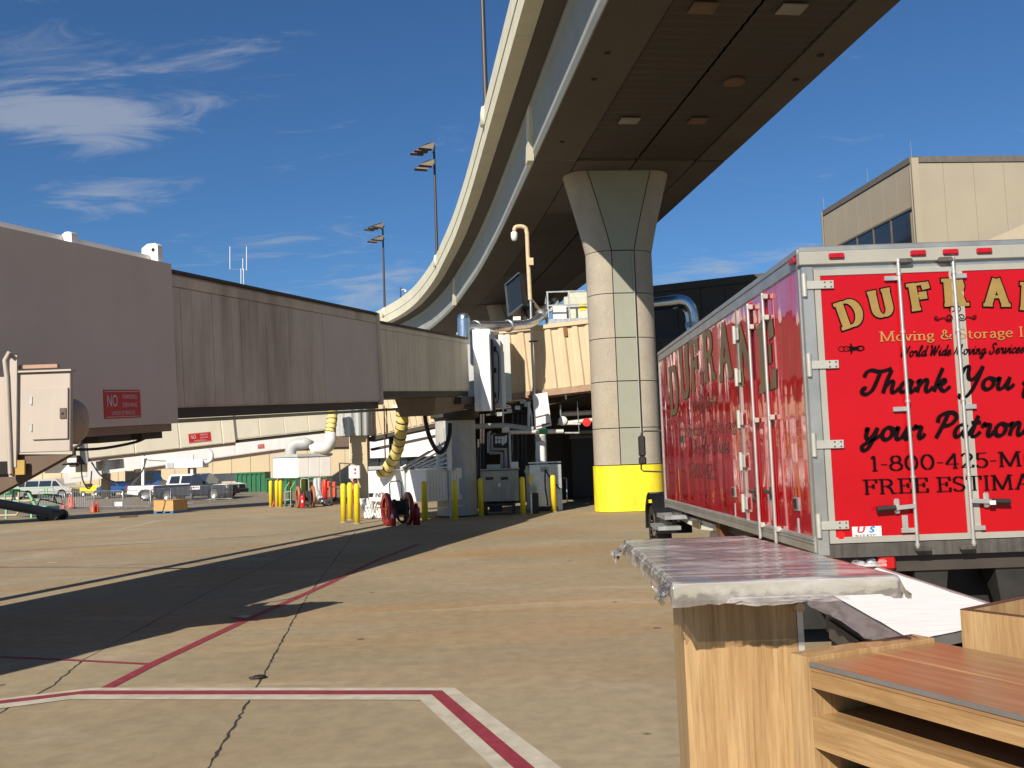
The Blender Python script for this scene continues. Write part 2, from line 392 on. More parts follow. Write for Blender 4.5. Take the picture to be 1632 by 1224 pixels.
# ------------------------------------------------------------------ elevated roadway
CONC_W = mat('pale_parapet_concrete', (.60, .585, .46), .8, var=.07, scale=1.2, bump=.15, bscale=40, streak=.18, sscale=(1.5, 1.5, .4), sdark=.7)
CONC_D = mat('weathered_shade_concrete', (.085, .073, .060), .85, var=.16, scale=.8, bump=.2, bscale=25, streak=.3, sscale=(.5, .5, .5), sdark=.6)  # weathered concrete, darkened to put the underside shade into its colour
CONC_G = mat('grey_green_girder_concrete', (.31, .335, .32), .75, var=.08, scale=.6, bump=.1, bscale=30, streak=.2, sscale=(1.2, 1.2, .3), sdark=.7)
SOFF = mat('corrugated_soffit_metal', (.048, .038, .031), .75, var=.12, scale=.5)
DARK = mat('black_void_fill', (.012, .011, .010), .9, var=.2)  # black fill for joints; also paints the shade inside holes and the doorway
PATCH = mat('pale_cover_plate', (.24, .225, .20), .7, var=.15, streak=.5, sscale=(2, 2, 2), sdark=.4)
PATCHR = mat('rust_cover_plate', (.13, .08, .05), .8, var=.25, scale=3, streak=.6, sscale=(2, 2, 2), sdark=.5)
EDGE = [(-30, 8.2), (-15, 6.1), (0, 4.0), (10, 2.58), (20, 1.18), (24, .66), (27.6, .20), (34, -.62), (41, -1.53), (45.5, -2.17), (51, -3.02), (56.7, -4.05), (61, -4.86), (65, -5.75), (69, -6.75), (72, -7.6), (76, -9.0), (79, -10.3), (83, -12.2), (87, -14.4), (92, -17.8), (98, -23), (105, -31)]
EP = cr([(x, y, 0) for (y, x) in EDGE], 6)
def edge_at(Y):
    for i in range(len(EP) - 1):
        if EP[i + 1].y >= Y: break
    t = (Y - EP[i].y) / (EP[i + 1].y - EP[i].y); p = EP[i].lerp(EP[i + 1], t)
    d = (EP[min(i + 2, len(EP) - 1)] - EP[max(i - 1, 0)]).normalized()
    return p, d, Vector((d.y, -d.x, 0))
road = thing('elevated_roadway', 'long curving concrete ramp passing overhead on a flared pier beside the boarding bridge', 'elevated road', (4.5, 34, 0))
def along(Y0, Y1, step=2.0):
    n = max(1, int(round((Y1 - Y0) / step))); return [Y0 + (Y1 - Y0) * i / n for i in range(n + 1)]
def ext(name, Y0, Y1, sect, m, step=2.0, label=None, parent=None):
    mb = MB(); st = [edge_at(y) for y in along(Y0, Y1, step)]
    rows = [[p + n * u + Vector((0, 0, z)) for (u, z) in sect] for (p, d, n) in st]
    k = len(sect); o = 0; mb.v = [v for r in rows for v in r]
    for i in range(len(rows) - 1):
        for j in range(k): mb.f.append([i * k + j, i * k + (j + 1) % k, (i + 1) * k + (j + 1) % k, (i + 1) * k + j]); mb.m.append(0); mb.sm.append(False)
    mb.f.append(list(range(k - 1, -1, -1))); mb.m.append(0); mb.sm.append(False)
    mb.f.append([len(mb.v) - k + j for j in range(k)]); mb.m.append(0); mb.sm.append(False)
    return part(name, mb, m, parent or road, label)
Y = -28.0
while Y < 103:
    L_ = 6.0
    ext('parapet_segment', Y + .012, min(Y + L_, 103) - .012, [(0, 14.86), (.30, 14.86), (.22, 15.62), (.02, 15.62)], CONC_W, 1.0)
    ext('edge_beam', Y + .010, min(Y + L_, 103) - .010, [(.03, 14.22), (.55, 14.22), (.55, 14.84), (.03, 14.84)], CONC_W, 1.0)
    Y += L_
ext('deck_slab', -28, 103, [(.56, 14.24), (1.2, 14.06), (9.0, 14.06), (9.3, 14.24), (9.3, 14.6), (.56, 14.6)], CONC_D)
ext('parapet', -28, 103, [(9.31, 13.7), (9.6, 13.7), (9.6, 15.6), (9.31, 15.6)], CONC_D, label='right hand parapet of the ramp, its shade put into dark concrete')  # darker copy of the left parapet, shade painted in
for (a, b) in ((-28, 31.55), (31.62, 61), (61.08, 103)):
    ext('girder', a, b, [(1.28, 12.55), (1.36, 12.40), (2.86, 12.40), (2.86, 14.05), (1.12, 14.05), (1.12, 13.92), (1.20, 13.86)], CONC_G if a > -40 else CONC_G)
for (a, b) in ((-28, 31.52), (31.64, 60.97), (61.1, 103)): ext('soffit_shade_plate', a, b, [(1.40, 12.384), (2.88, 12.384), (2.88, 12.398), (1.40, 12.398)], CONC_D)  # dark plate that paints the shade on the girder underside
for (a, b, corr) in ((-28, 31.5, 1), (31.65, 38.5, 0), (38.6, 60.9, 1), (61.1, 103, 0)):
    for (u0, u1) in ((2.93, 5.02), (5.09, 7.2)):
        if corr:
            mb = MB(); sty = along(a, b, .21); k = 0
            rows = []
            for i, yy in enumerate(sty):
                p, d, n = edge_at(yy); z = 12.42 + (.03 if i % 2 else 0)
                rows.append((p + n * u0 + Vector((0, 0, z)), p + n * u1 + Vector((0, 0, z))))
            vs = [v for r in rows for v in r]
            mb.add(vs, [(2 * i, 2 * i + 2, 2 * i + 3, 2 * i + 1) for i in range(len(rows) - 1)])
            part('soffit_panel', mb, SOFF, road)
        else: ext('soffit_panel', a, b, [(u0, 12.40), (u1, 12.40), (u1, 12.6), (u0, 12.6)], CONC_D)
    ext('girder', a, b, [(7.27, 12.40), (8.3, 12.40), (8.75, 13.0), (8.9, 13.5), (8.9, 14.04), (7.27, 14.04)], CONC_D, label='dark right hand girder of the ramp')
def under(px, py, name, m, sx, sy, dz=.03, rot=0):
    c = Zp(px, py, 12.384); p, d, n = edge_at(c.y); c.z = 12.384 - dz / 2 + .002
    part(name, MB().box(c, (sx, sy, dz), math.atan2(d.y, d.x) - math.pi / 2 + rot), m, road)
under(1121, 12, 'cover_plate', PATCHR, .62, .55); under(1262, 14, 'cover_plate', PATCH, .62, .5); under(1003, 192, 'cover_plate', PATCH, .6, .5); under(1112, 192, 'cover_plate', PATCHR, .55, .5)
c = Zp(1170, 130, 12.40); part('cover_plate', MB().cyl((c.x, c.y, 12.36), (c.x, c.y, 12.41), .3, n=16), PATCHR, road)
for (a, b) in ((968, 84), (947, 126), (896, 226), (1308, 88), (1268, 127)): under(a, b, 'drain_hole', DARK, .14, .14, .02)
# stepped hinge joints on the girder face
for yy in (30.6, 59.9):
    p, d, n = edge_at(yy); mb = MB()
    o = p + n * 1.10
    mb.prism([(-.1, 14.0), (.62, 14.0), (1.25, 12.30), (.75, 12.30), (.45, 13.0), (.2, 13.05)], o, d, (0, 0, 1), n * .22)
    part('hinge_corbel', mb, CONC_W, road, 'pale stepped corbel at the girder joint')
    mb = MB(); mb.prism([(.62, 14.0), (.70, 14.0), (1.0, 13.2), (1.12, 13.2), (1.36, 12.36), (1.26, 12.36), (1.04, 13.1), (.92, 13.1)], o + n * .015, d, (0, 0, 1), n * .2)
    part('hinge_gap', mb, DARK, road)

# flared piers
AGG = mat('exposed_aggregate_concrete', (.36, .32, .255), .9, var=.10, scale=1.5, bump=.5, bscale=70, spots=.22, streak=.15, sscale=(2, 2, .4), sdark=.6)
SMOOTH = mat('smooth_grey_green_panel', (.285, .295, .235), .75, var=.06, scale=1.0, bump=.05, streak=.15, sscale=(3, 3, .5), sdark=.75)
YEL = mat('safety_yellow_paint', (.80, .60, .015), .45, var=.05, scale=3, streak=.10, sscale=(5, 5, 1.2), sdark=.45)
YELP = mat('pier_yellow_paint', (.86, .70, .03), .5, var=.07, scale=2, bump=.1, streak=.45, sscale=(4, 4, 1.4), sdark=.5)
def stad(w, r, z, n=14, inset=0.0):
    out = []
    for sgn, a0 in ((1, -math.pi / 2), (-1, math.pi / 2)):
        for i in range(n + 1):
            a = a0 + math.pi * i / n; out.append((sgn * w / 2 + r * math.cos(a), r * math.sin(a), z))
    return out
def pier(root):
    bands = [1.66, 2.98, 4.66, 6.23, 7.85, 9.42]
    def seg(z0, z1, s0, s1, name, m, g=.015):
        mb = MB(); a = stad(*s0, z0 + g); b = stad(*s1, z1 - g); k = len(a)
        mb.add(a + b, [(i, (i + 1) % k, k + (i + 1) % k, k + i) for i in range(k)], 0, True)
        mb.add(a, [tuple(range(k - 1, -1, -1))]); mb.add(b, [tuple(range(k))])
        return part(name, mb, m, root)
    S = (.86, .80)
    def inset(z0, z1, w0, w1, r0_, r1_, g=.02):
        for sg in (-1, 1):
            mb = MB(); y0, y1 = sg * (r0_ + .012), sg * (r1_ + .012)
            mb.hexa([(-w0 / 2, min(y0, sg * .3), z0 + g), (w0 / 2, min(y0, sg * .3), z0 + g), (w0 / 2, max(y0, sg * .3), z0 + g), (-w0 / 2, max(y0, sg * .3), z0 + g),
                     (-w1 / 2, min(y1, sg * .3), z1 - g), (w1 / 2, min(y1, sg * .3), z1 - g), (w1 / 2, max(y1, sg * .3), z1 - g), (-w1 / 2, max(y1, sg * .3), z1 - g)])
            part('inset_panel', mb, SMOOTH, root)
            part('joint_strip', MB().b2((-.432, min(sg * .79, sg * .806), z0 + g), (.432, max(sg * .79, sg * .806), z1 - g)), DARK, root)
    core = MB().box((0, 0, 5), (1.4, 1.3, 9.6)); part('joint_core', core, DARK, root)
    for i in range(len(bands) - 1):
        seg(bands[i], bands[i + 1], S, S, 'shaft_segment', AGG); inset(bands[i], bands[i + 1], .80, .80, .8, .8)
    seg(0, 1.66, (.86, .845), (.86, .845), 'yellow_base', YELP)
    # flared head in four lifts
    zs = [9.42 + 2.98 * i / 6 for i in range(7)]
    mb = MB(); rows = []
    for i, z in enumerate(zs):
        t = i / 6; f_ = t ** 1.1; rows.append(stad(.86 + 1.62 * f_, .80 - .06 * t, z if i else z + .012))
    k = len(rows[0])
    for i in range(6): mb.add(rows[i] + rows[i + 1], [(j, (j + 1) % k, k + (j + 1) % k, k + j) for j in range(k)], 0, True)
    mb.add(rows[0], [tuple(range(k - 1, -1, -1))]); mb.add(rows[-1], [tuple(range(k))])
    part('flared_head', mb, AGG, root)
    for sg in (-1, 1):
        mb = MB(); vs = []
        for i, z in enumerate(zs):
            t = i / 6; f_ = t ** 1.1; w = .80 + 1.50 * f_; y = sg * (.80 - .06 * t + .012)
            vs += [(-w / 2, y, z + (.02 if i == 0 else 0)), (w / 2, y, z + (.02 if i == 0 else 0)), (-w / 2, sg * .3, z), (w / 2, sg * .3, z)]
        for i in range(6):
            a = 4 * i; b = a + 4
            mb_f = [(a, a + 1, b + 1, b), (a, b, b + 2, a + 2), (a + 1, a + 3, b + 3, b + 1)]
            mb.add([], []); 
            for f_ in mb_f: mb.f.append(list(f_)); mb.m.append(0); mb.sm.append(False)
        mb.v = [Vector(v) for v in vs]; mb.add([vs[0], vs[1], vs[3], vs[2]], [(0, 1, 2, 3)])
        part('inset_panel', mb, SMOOTH, root)
        mb = MB()
        for i in range(6):
            q = []
            for j in (i, i + 1):
                t = j / 6; w = .865 + 1.50 * t ** 1.1; q.append((w, sg * (.80 - .06 * t + .006), zs[j]))
            mb.poly([(-q[0][0] / 2, q[0][1], q[0][2]), (q[0][0] / 2, q[0][1], q[0][2]), (q[1][0] / 2, q[1][1], q[1][2]), (-q[1][0] / 2, q[1][1], q[1][2])])
        part('joint_strip', mb, DARK, root)
p1 = thing('roadway_pier', 'tall flared concrete pier with a yellow painted base holding up the ramp', 'pier', (0, 0, 0), 0, 'piers under the elevated ramp')
pier(p1)
pc = P(1000.5, 742, 34.05); p1.location = (pc.x, 34.05, 0); p1.rotation_euler = (0, 0, math.radians(5))
p2 = copy_tree(p1, (.35, 63, 0), math.radians(20), 'far flared pier half hidden behind the silver duct')
p3 = copy_tree(p1, (-7.5, 87, 0), math.radians(40), 'most distant pier, its shaft showing behind the white service stair')

# conduit running down the near pier
mb = MB(); a = pc + Vector((.42, -.83, 0))
mb.cyl((a.x, a.y - .02, 1.7), (a.x, a.y - .02, 9.3), .018, n=6)
solo('conduit', mb, mat('grey_conduit', (.33, .34, .32), .5), 'thin grey conduit running down the front of the near concrete pier', 'conduit')

# roadway masts
POLE = mat('dark_bronze_pole', (.055, .045, .04), .45, var=.1)
HEAD = mat('tan_lamp_housing', (.20, .165, .125), .55, var=.1)
LENS = mat('dark_lamp_glass', (.015, .015, .017), .1, var=.05)
def mast(root, h=7.0):
    part('plinth', MB().lathe([(.0, 0), (.26, 0), (.24, .5), (.19, .75), (.0, .76)], (0, 0, -.75), 12), CONC_W, root)
    part('pole', MB().cyl((0, 0, 0), (0, 0, h), .105, .075, 12).cyl((0, 0, 0), (0, 0, .06), .17, n=12), POLE, root)
    br = MB().cyl((0, 0, h - 1.5), (0, 0, h + .5), .06, n=8)
    heads = []
    for (z, ys) in ((h + .35, (-.55, 0, .55)), (h - .75, (-.4, .4))):
        br.beam((0, ys[0] - .1, z - .2), (0, ys[-1] + .1, z - .2), .06, .06)
        for yy in ys: heads.append((yy, z))
    part('bracket', br, POLE, root)
    for i, (yy, z) in enumerate(heads):
        o = Vector((-.1 - .22 * (i % 3), yy, z))
        mb = MB().hexa([o + Vector(q) for q in ((-1.0, -.24, -.33), (-.1, -.2, -.38), (-.1, .2, -.38), (-1.0, .24, -.33), (-.45, -.22, -.02), (.06, -.1, .12), (.06, .1, .12), (-.45, .22, -.02))])
        hd = part('floodlight', mb, HEAD, root)
        part('lens', MB().hexa([o + Vector(q) for q in ((-.97, -.2, -.36), (-.16, -.17, -.405), (-.16, .17, -.405), (-.97, .2, -.36), (-.97, -.2, -.338), (-.16, -.17, -.385), (-.16, .17, -.385), (-.97, .2, -.338))]), LENS, hd)
m1 = thing('light_mast', 'near light mast rising out of frame from the ramp parapet', 'light mast', (0, 0, 0), 0, 'floodlight masts on the ramp')
mast(m1)
p, d, n = edge_at(35.0); m1.location = p + n * .12 + Vector((0, 0, 15.62)); m1.rotation_euler = (0, 0, math.radians(-15))
for (yy, rz, lb) in ((60.6, 12, 'taller looking floodlight mast with five tan heads against blue sky'), (80.6, 22, 'farther and smaller floodlight mast above the boarding bridge roof')):
    p, d, n = edge_at(yy); copy_tree(m1, p + n * .12 + Vector((0, 0, 15.62)), math.radians(rz), lb)
p, d, n = edge_at(76.5)
q = p + n * .2 + Vector((0, 0, 15.6))
cp = thing('camera_post', 'short dark post with a small white camera on the far parapet', 'camera post', q)
part('post', MB().cyl(q, q + Vector((0, 0, 1.0)), .06, n=8), POLE, cp)
part('camera_dome', MB().tube([q + Vector((0, 0, .75)), q + Vector((.3, 0, .85)), q + Vector((.42, 0, .75))], .03, 6).sphere(q + Vector((.42, 0, .66)), .11, 8), mat('white_camera_plastic', (.75, .75, .73), .4), cp)
# ------------------------------------------------------------------ boarding bridges
def RP(px, py, pt, nrm, off=0.0):
    d = raydir(px, py); o = Vector((0, 0, EYE)); pt = Vector(pt) + Vector(nrm) * off
    return o + d * ((pt - o).dot(nrm) / d.dot(nrm))
TUN1 = mat('smooth_taupe_tunnel_paint', (.61, .53, .455), .7, var=.06, scale=.8, bump=.06, bscale=60, streak=.12, sscale=(3, 3, .4), sdark=.75)
TUN2 = mat('grimy_corrugated_tunnel_paint', (.60, .515, .42), .7, var=.10, scale=1.2, bump=.08, bscale=40, streak=.9, sscale=(1.3, .9, .16), sdark=.36)
TUN3 = mat('cream_corrugated_tunnel_paint', (.70, .635, .50), .7, var=.07, scale=1.2, streak=.4, sscale=(2.4, 1.8, .3), sdark=.55)
CREAM = mat('cream_tunnel_paint', (.80, .75, .61), .6, var=.05, scale=.6, streak=.25, sscale=(1.2, 1.2, .25), sdark=.72)
WHITE = mat('white_equipment_paint', (.74, .72, .68), .5, var=.05, scale=1.5, streak=.15, sscale=(3, 3, .6), sdark=.6)
WHITE2 = mat('bright_white_panel', (.80, .79, .76), .45, var=.04, scale=1.5, streak=.1, sscale=(3, 3, .6), sdark=.7)
GREYP = mat('grey_equipment_paint', (.40, .42, .42), .5, var=.08, scale=2, streak=.2, sscale=(4, 4, .8), sdark=.6)
BEIGE = mat('beige_walkway_paint', (.60, .475, .31), .65, var=.07, scale=1.0, streak=.35, sscale=(1.6, 1.6, .35), sdark=.6)
DKSTEEL = mat('dark_grimy_steel', (.045, .036, .03), .65, var=.25, scale=3)
STEEL = mat('galvanised_steel', (.46, .48, .49), .42, .75, var=.15, scale=6)
DUCT = mat('bright_spiral_duct', (.62, .64, .66), .24, .95, var=.12, scale=5, bump=.12, bscale=9, stretch=(1, 1, 1))
RUBBER = mat('black_rubber', (.018, .017, .017), .6, var=.2)
SIGNRED = mat('sign_red', (.52, .022, .025), .5, var=.06)
SIGNW = mat('sign_white', (.72, .70, .68), .55, var=.04)
LETW = mat('white_lettering', (.62, .58, .56), .6, var=.1)
BLACKP = mat('black_lettering', (.012, .011, .011), .5, var=.1)
GLASS = mat('dark_window_glass', (.02, .025, .032), .06, var=.1, spec=.8)
BROWNP = mat('brown_trim', (.12, .075, .05), .6, var=.15)

D = Vector((.252, 1, .0654)).normalized(); DH = Vector((.252, 1, 0)).normalized(); NR = Vector((DH.y, -DH.x, 0)); UPB = NR.cross(D)
A0 = P(284, 674, 14.55)
def bp(t, lat, h): return A0 + D * t + NR * lat + UPB * h      # along the bridge, to its right, up
def bbox(mb, t0, t1, l0, l1, h0, h1, mi=0):
    return mb.hexa([bp(t0, l0, h0), bp(t0, l1, h0), bp(t1, l1, h0), bp(t1, l0, h0), bp(t0, l0, h1), bp(t0, l1, h1), bp(t1, l1, h1), bp(t1, l0, h1)], mi)
T2 = (22.8 - 14.55) / D.y; T3 = (30.6 - 14.55) / D.y
b1 = thing('boarding_bridge', 'big taupe boarding bridge in shade sloping up from the left edge to the pier', 'boarding bridge', (-6.6, 14, 0), 0)
part('outer_tunnel', bbox(MB(), -10.6, 0, -2.95, 0, 0, 2.5), TUN1, b1)
def fluted(mb, t0, t1, lat, h0, h1, pitch, depth, mi=0):
    pass
# middle and inner tunnels: core box plus single wall panels proud of it
def tunnel(t0, t1, l0, l1, h0, h1, m, nm, pitch, trim):
    bbox_ = part(nm, bbox(MB(), t0, t1, l0, l1 - .03, h0, h1), m, b1)
    n = int((t1 - t0) / pitch); M0 = None
    for i in range(n):
        if nm == 'middle_tunnel' and i >= int(n * .70):
            mb = MB(); bbox(mb, t0 + (t1 - t0) * i / n + .004, t1 - .01, l1 - .028, l1 + .004, h0 + .03, h1 - trim); part('end_panel', mb, TUN1, bbox_, 'smooth grey end panel of the middle tunnel'); break
        a = t0 + (t1 - t0) * i / n; b = t0 + (t1 - t0) * (i + 1) / n
        mb = MB(); bbox(mb, a + .004, b - .004, l1 - .028, l1 - .0015 * (i % 3), h0 + .03, h1 - trim)
        part('wall_panel', mb, m, bbox_)
    part('eave_trim', bbox(MB(), t0, t1, l1 - .02, l1 + .012, h1 - trim + .01, h1 - .06), m, b1)
    part('roof_edge', bbox(MB(), t0, t1, l0 - .06, l1 + .05, h1 - .02, h1 + .03), DKSTEEL, b1)
    part('bottom_beam', bbox(MB(), t0, t1, l0 + .15, l1 - .05, h0 - .17, h0 - .005), DKSTEEL, b1)
tunnel(-1.5, T2, -2.72, -.085, .24, 2.40, TUN2, 'middle_tunnel', .30, .24)
tunnel(T2 - 1.5, T3, -2.5, -.20, .50, 2.24, TUN3, 'inner_tunnel', .26, .18)
part('end_collar', bbox(MB(), T2 - .02, T2 + .1, -2.7, -.03, .16, 2.42), TUN2, b1)
part('roof_rail', bbox(MB(), -9.5, -.05, -.30, -.20, 2.52, 2.62).add([], []), WHITE2, b1)
for t, s in ((-.25, 1), (-2.15, .55), (-4.35, 1), (-8.3, 1)):
    mb = MB(); o = bp(t, -.06, 2.5)
    mb.prism([(-.30 * s, 0), (0, 0), (0, .27 * s), (-.04, .30 * s), (-.18 * s, .30 * s), (-.28 * s, .24 * s)], o, NR, UPB, D * .12)
    fin = part('lifting_bracket', mb, WHITE2, b1)
    if s == 1: part('eye_hole', MB().cyl(bp(t, -.14, 2.5 + .2) - D * .004, bp(t, -.14, 2.7) + D * .05, .03, n=10), DARK, fin)
# sign on the side wall
def jet_sign(root, o, u, v, w, h, lines=True, lab='red and white no parking sign on the tunnel side'):
    o, u, v = Vector(o), Vector(u).normalized(), Vector(v).normalized(); n = u.cross(v)
    def rect(mb, x0, x1, y0, y1, z, mi=0): mb.hexa([o + u * x0 + v * y0, o + u * x1 + v * y0, o + u * x1 + v * y0 + n * z, o + u * x0 + v * y0 + n * z, o + u * x0 + v * y1, o + u * x1 + v * y1, o + u * x1 + v * y1 + n * z, o + u * x0 + v * y1 + n * z], mi)
    mb = MB(); rect(mb, -w / 2, w / 2, -h / 2, h / 2, .012); pl = part('no_parking_sign', mb, SIGNRED, root, lab)
    mb = MB()
    for (x0, x1, y0, y1) in ((-.47, .47, .435, .455), (-.47, .47, -.455, -.435)): rect(mb, x0 * w, x1 * w, y0 * h, y1 * h, .016)
    part('border', mb, LETW, pl)
    mb = MB(); q = o + n * .012
    letters(mb, 'NO', q + u * (-.29 * w) + v * (.10 * h), u, v, .58 * h, bold=.004 * h, width=.62)
    letters(mb, 'PARKING', q + u * (.19 * w) + v * (.25 * h), u, v, .225 * h, width=.86)
    letters(mb, 'DRIVING', q + u * (.19 * w) + v * (-.04 * h), u, v, .225 * h, width=.92)
    letters(mb, 'UNDER JETBRIDGE', q + u * (-.0 * w) + v * (-.32 * h), u, v, .19 * h, width=.80)
    part('lettering', mb, LETW, pl)
sa = RP(165, 645, A0, NR); sb = RP(223, 643, A0, NR); sc = RP(194, 622, A0, NR); sd = RP(194, 667, A0, NR)
jet_sign(b1, (sa + sb) / 2 + Vector((0, 0, 0)), D, UPB, (sb - sa).length, (sc - sd).length)
# underside fittings of the outer tunnel
part('underframe', bbox(MB(), -10, -.12, -2.8, -.04, -.12, -.004), mat('tan_underframe', (.28, .20, .14), .7, var=.15), b1)
for (t, w) in ((-.5, .5), (-1.35, .7), (-2.7, .4)):
    part('underside_box', bbox(MB(), t - w / 2, t + w / 2, -.7, -.12, -.22, -.12), DKSTEEL, b1)
part('hanging_cable', MB().tube(cr([bp(-.4, -.3, -.2), bp(-.8, -.25, -.26), bp(-1.6, -.22, -.30), bp(-2.4, -.25, -.26), bp(-3.2, -.3, -.2)], 5), .022, 6), RUBBER, b1)
# unseen bar on brackets added along the far side to cast the thin stripe of shade
tray = part('shade_bar', bbox(MB(), -10, T3 - 1, -4.35, -4.05, .1, .2), STEEL, b1)
part('shade_bar_bracket', bbox(bbox(bbox(MB(), -7, -6.9, -4.1, -2.9, .1, .16), 0, .1, -4.1, -2.9, .1, .16), 7, 7.1, -4.1, -2.5, .2, .26), STEEL, b1)
part('shade_slab', bbox(MB(), -9, T3 - .5, -3.55, -2.3, -.02, .06), STEEL, b1)  # unseen slab added to widen the shadow of the bridge
# lift legs and drive bogie
for l in (-3.3, .35):
    q = bp(-7.6, l, 0); part('lift_leg', MB().box((q.x, q.y, 1.9), (.35, .35, 3.4), math.atan2(DH.y, DH.x)), GREYP, b1)
q0, q1 = bp(-7.6, -3.3, -.5), bp(-7.6, .35, -.5); part('lift_beam', MB().beam(q0, q1, .4, .35), GREYP, b1)
bg_ = MB()
for l in (-2.6, -.4):
    q = bp(-7.6, l, 0)
    for s in (-.45, .45): part('drive_wheel', MB().cyl(Vector((q.x, q.y, .5)) + NR * (s - .18), Vector((q.x, q.y, .5)) + NR * (s + .18), .5, n=18), RUBBER, b1)
q = bp(-7.6, -1.5, 0); bg_.box((q.x, q.y, .6), (.5, 3.6, .35), math.atan2(DH.y, DH.x) - math.pi / 2 + math.pi / 2 * 1)
part('drive_axle', bg_, DKSTEEL, b1)

# electrical cabinet carried on the lift frame, left edge of the picture
TAUPE2 = mat('taupe_cabinet_paint', (.44, .385, .335), .55, var=.05, scale=2, streak=.15, sscale=(4, 4, .7), sdark=.65)
YC = 9.6
ec = thing('control_cabinet', 'taupe electrical cabinet with a small hinged door hanging beside the bridge at left edge', 'cabinet', P(60, 740, YC))
def fr(px0, py0, px1, py1, Y0, Y1, mb=None, mi=0, ch=0):        # a block whose near face fills a photo rectangle at distance Y0
    a = P(px0, py1, Y0); b = P(px1, py0, Y0); mb = mb or MB()
    return mb.b2((a.x, Y0, a.z), (b.x, Y1, b.z), mi, ch)
part('body', fr(26, 593, 112, 722, YC, YC + .07, ch=.006), TAUPE2, ec)
part('lower_body', fr(-260, 600, 26, 760, YC + .02, YC + .09), TAUPE2, ec)
part('top_flange', fr(24, 588, 113, 594, YC - .03, YC + .09), TAUPE2, ec)
part('brown_rail', fr(27, 580, 91, 588, YC + .02, YC + .08), mat('tan_rail', (.40, .24, .17), .6), ec)
dr = part('door', fr(51, 617, 108, 701, YC - .022, YC - .002, ch=.004), TAUPE2, ec)
lt = part('latch', fr(95, 650, 105, 667, YC - .034, YC - .022), mat('dull_bronze', (.14, .10, .08), .4, .6), dr)
part('keyhole', MB().cyl(P(100, 659, YC - .034) - Vector((0, .004, 0)), P(100, 659, YC - .03), .012, n=8), DARK, lt)
for py in (638, 681): part('hinge', fr(47, py - 6, 51, py + 6, YC - .03, YC - .004), STEEL, dr)
part('corner_post', MB().tube([P(17, 755, YC - .05), P(11, 600, YC - .05), P(8, 574, YC - .05), P(16, 561, YC - .05)], .025, 6), TAUPE2, ec)
part('post_plate', fr(14, 566, 27, 745, YC - .04, YC - .01), TAUPE2, ec)
part('bolt', MB().cyl(P(17.5, 566, YC - .09), P(17.5, 566, YC - .04), .02, n=8), DKSTEEL, ec)
q = P(114, 672, YC + .34)
part('round_drum', MB().lathe([(.24, -.1), (.245, -.02), (.24, .04), (.20, .10), (.12, .135), (0.001, .145)], (q.x, q.y, q.z), 20, 0, 'X'), mat('tan_drum', (.36, .29, .22), .5, var=.15, scale=5), ec)
mb = MB(); q = [P(-70, 724, YC + .05), P(112, 724, YC + .05), P(40, 764, YC + .05), P(-70, 822, YC + .05)]
mb.add([v for v in q] + [v + Vector((0, .12, 0)) for v in q], [(0, 1, 2, 3), (7, 6, 5, 4), (0, 4, 5, 1), (1, 5, 6, 2), (2, 6, 7, 3), (3, 7, 4, 0)])
part('sloping_gusset', mb, BROWNP, ec)
part('yellow_reflector', fr(20, 733, 39, 757, YC - .03, YC), mat('dull_yellow_plate', (.42, .27, .06), .6, var=.15), ec)
part('bracket_strap', fr(14, 735, 20, 760, YC - .04, YC - .0), TAUPE2, ec)
part('dark_slot', fr(-30, 735, 14, 757, YC + .01, YC + .03), DARK, ec)
# small lamp hanging under the tunnel near the cabinet
lp = thing('work_lamp', 'small dark work lamp hanging under the boarding bridge beside the cabinet', 'lamp', P(118, 739, 11))
c = P(118, 730, 11)
part('shade', MB().hexa([c + Vector(q) for q in ((-.1, -.09, -.08), (.1, -.09, -.08), (.1, .09, -.08), (-.1, .09, -.08), (-.05, -.05, .03), (.05, -.05, .03), (.05, .05, .03), (-.05, .05, .03))]), DKSTEEL, lp)
part('lens', MB().box(c + Vector((.02, -.095, -.03)), (.11, .012, .06)), SIGNW, lp)
part('stem', MB().tube([c + Vector((0, 0, .03)), c + Vector((.0, 0, .12)), c + Vector((.08, 0, .16)), c + Vector((.08, .0, .45))], .022, 6), DKSTEEL, lp)

# ---------------------------------------------------------------- rotunda at the pier end
RC = P(764, 640, 33.0); RC.z = 0
ro = thing('rotunda', 'grey and white rotunda joining the boarding bridge to the beige walkway', 'rotunda', RC)
mb = MB(); mb.cyl(RC + Vector((0, 0, 4.15)), RC + Vector((0, 0, 6.5)), .62, n=20); part('drum', mb, GREYP, ro)
part('floor_ring', MB().cyl(RC + Vector((0, 0, 3.86)), RC + Vector((0, 0, 4.14)), .8, n=24), DKSTEEL, ro)
part('roof', MB().lathe([(0, 6.62), (.5, 6.6), (.75, 6.55), (.75, 6.5), (0, 6.5)], RC, 24), WHITE2, ro)
e0 = P(757, 655, 30.75); e1 = P(781, 525, 30.75)
part('end_frame', MB().b2((e0.x, 30.65, e0.z), (e1.x, 31.1, e1.z), ch=.01), WHITE2, ro)
part('frame_fin', fr(767, 530, 779, 655, 30.5, 30.64), WHITE2, ro)
part('dark_seal', fr(781, 540, 785, 660, 30.8, 31.6), RUBBER, ro)
pn = part('service_panel', fr(786, 541, 797, 648, 31.4, 32.2), GREYP, ro)
for py in (556, 590, 630): part('junction_box', fr(787, py - 4, 791, py + 4, 31.28, 31.4), RUBBER, pn)
part('cable', MB().tube(cr([P(788, 556, 31.3), P(794, 566, 31.2), P(795, 600, 31.2), P(794, 636, 31.2), P(788, 644, 31.3)], 5), .02, 6), RUBBER, pn)
part('side_post', fr(798, 533, 802, 650, 31.6, 32.4), WHITE, ro)
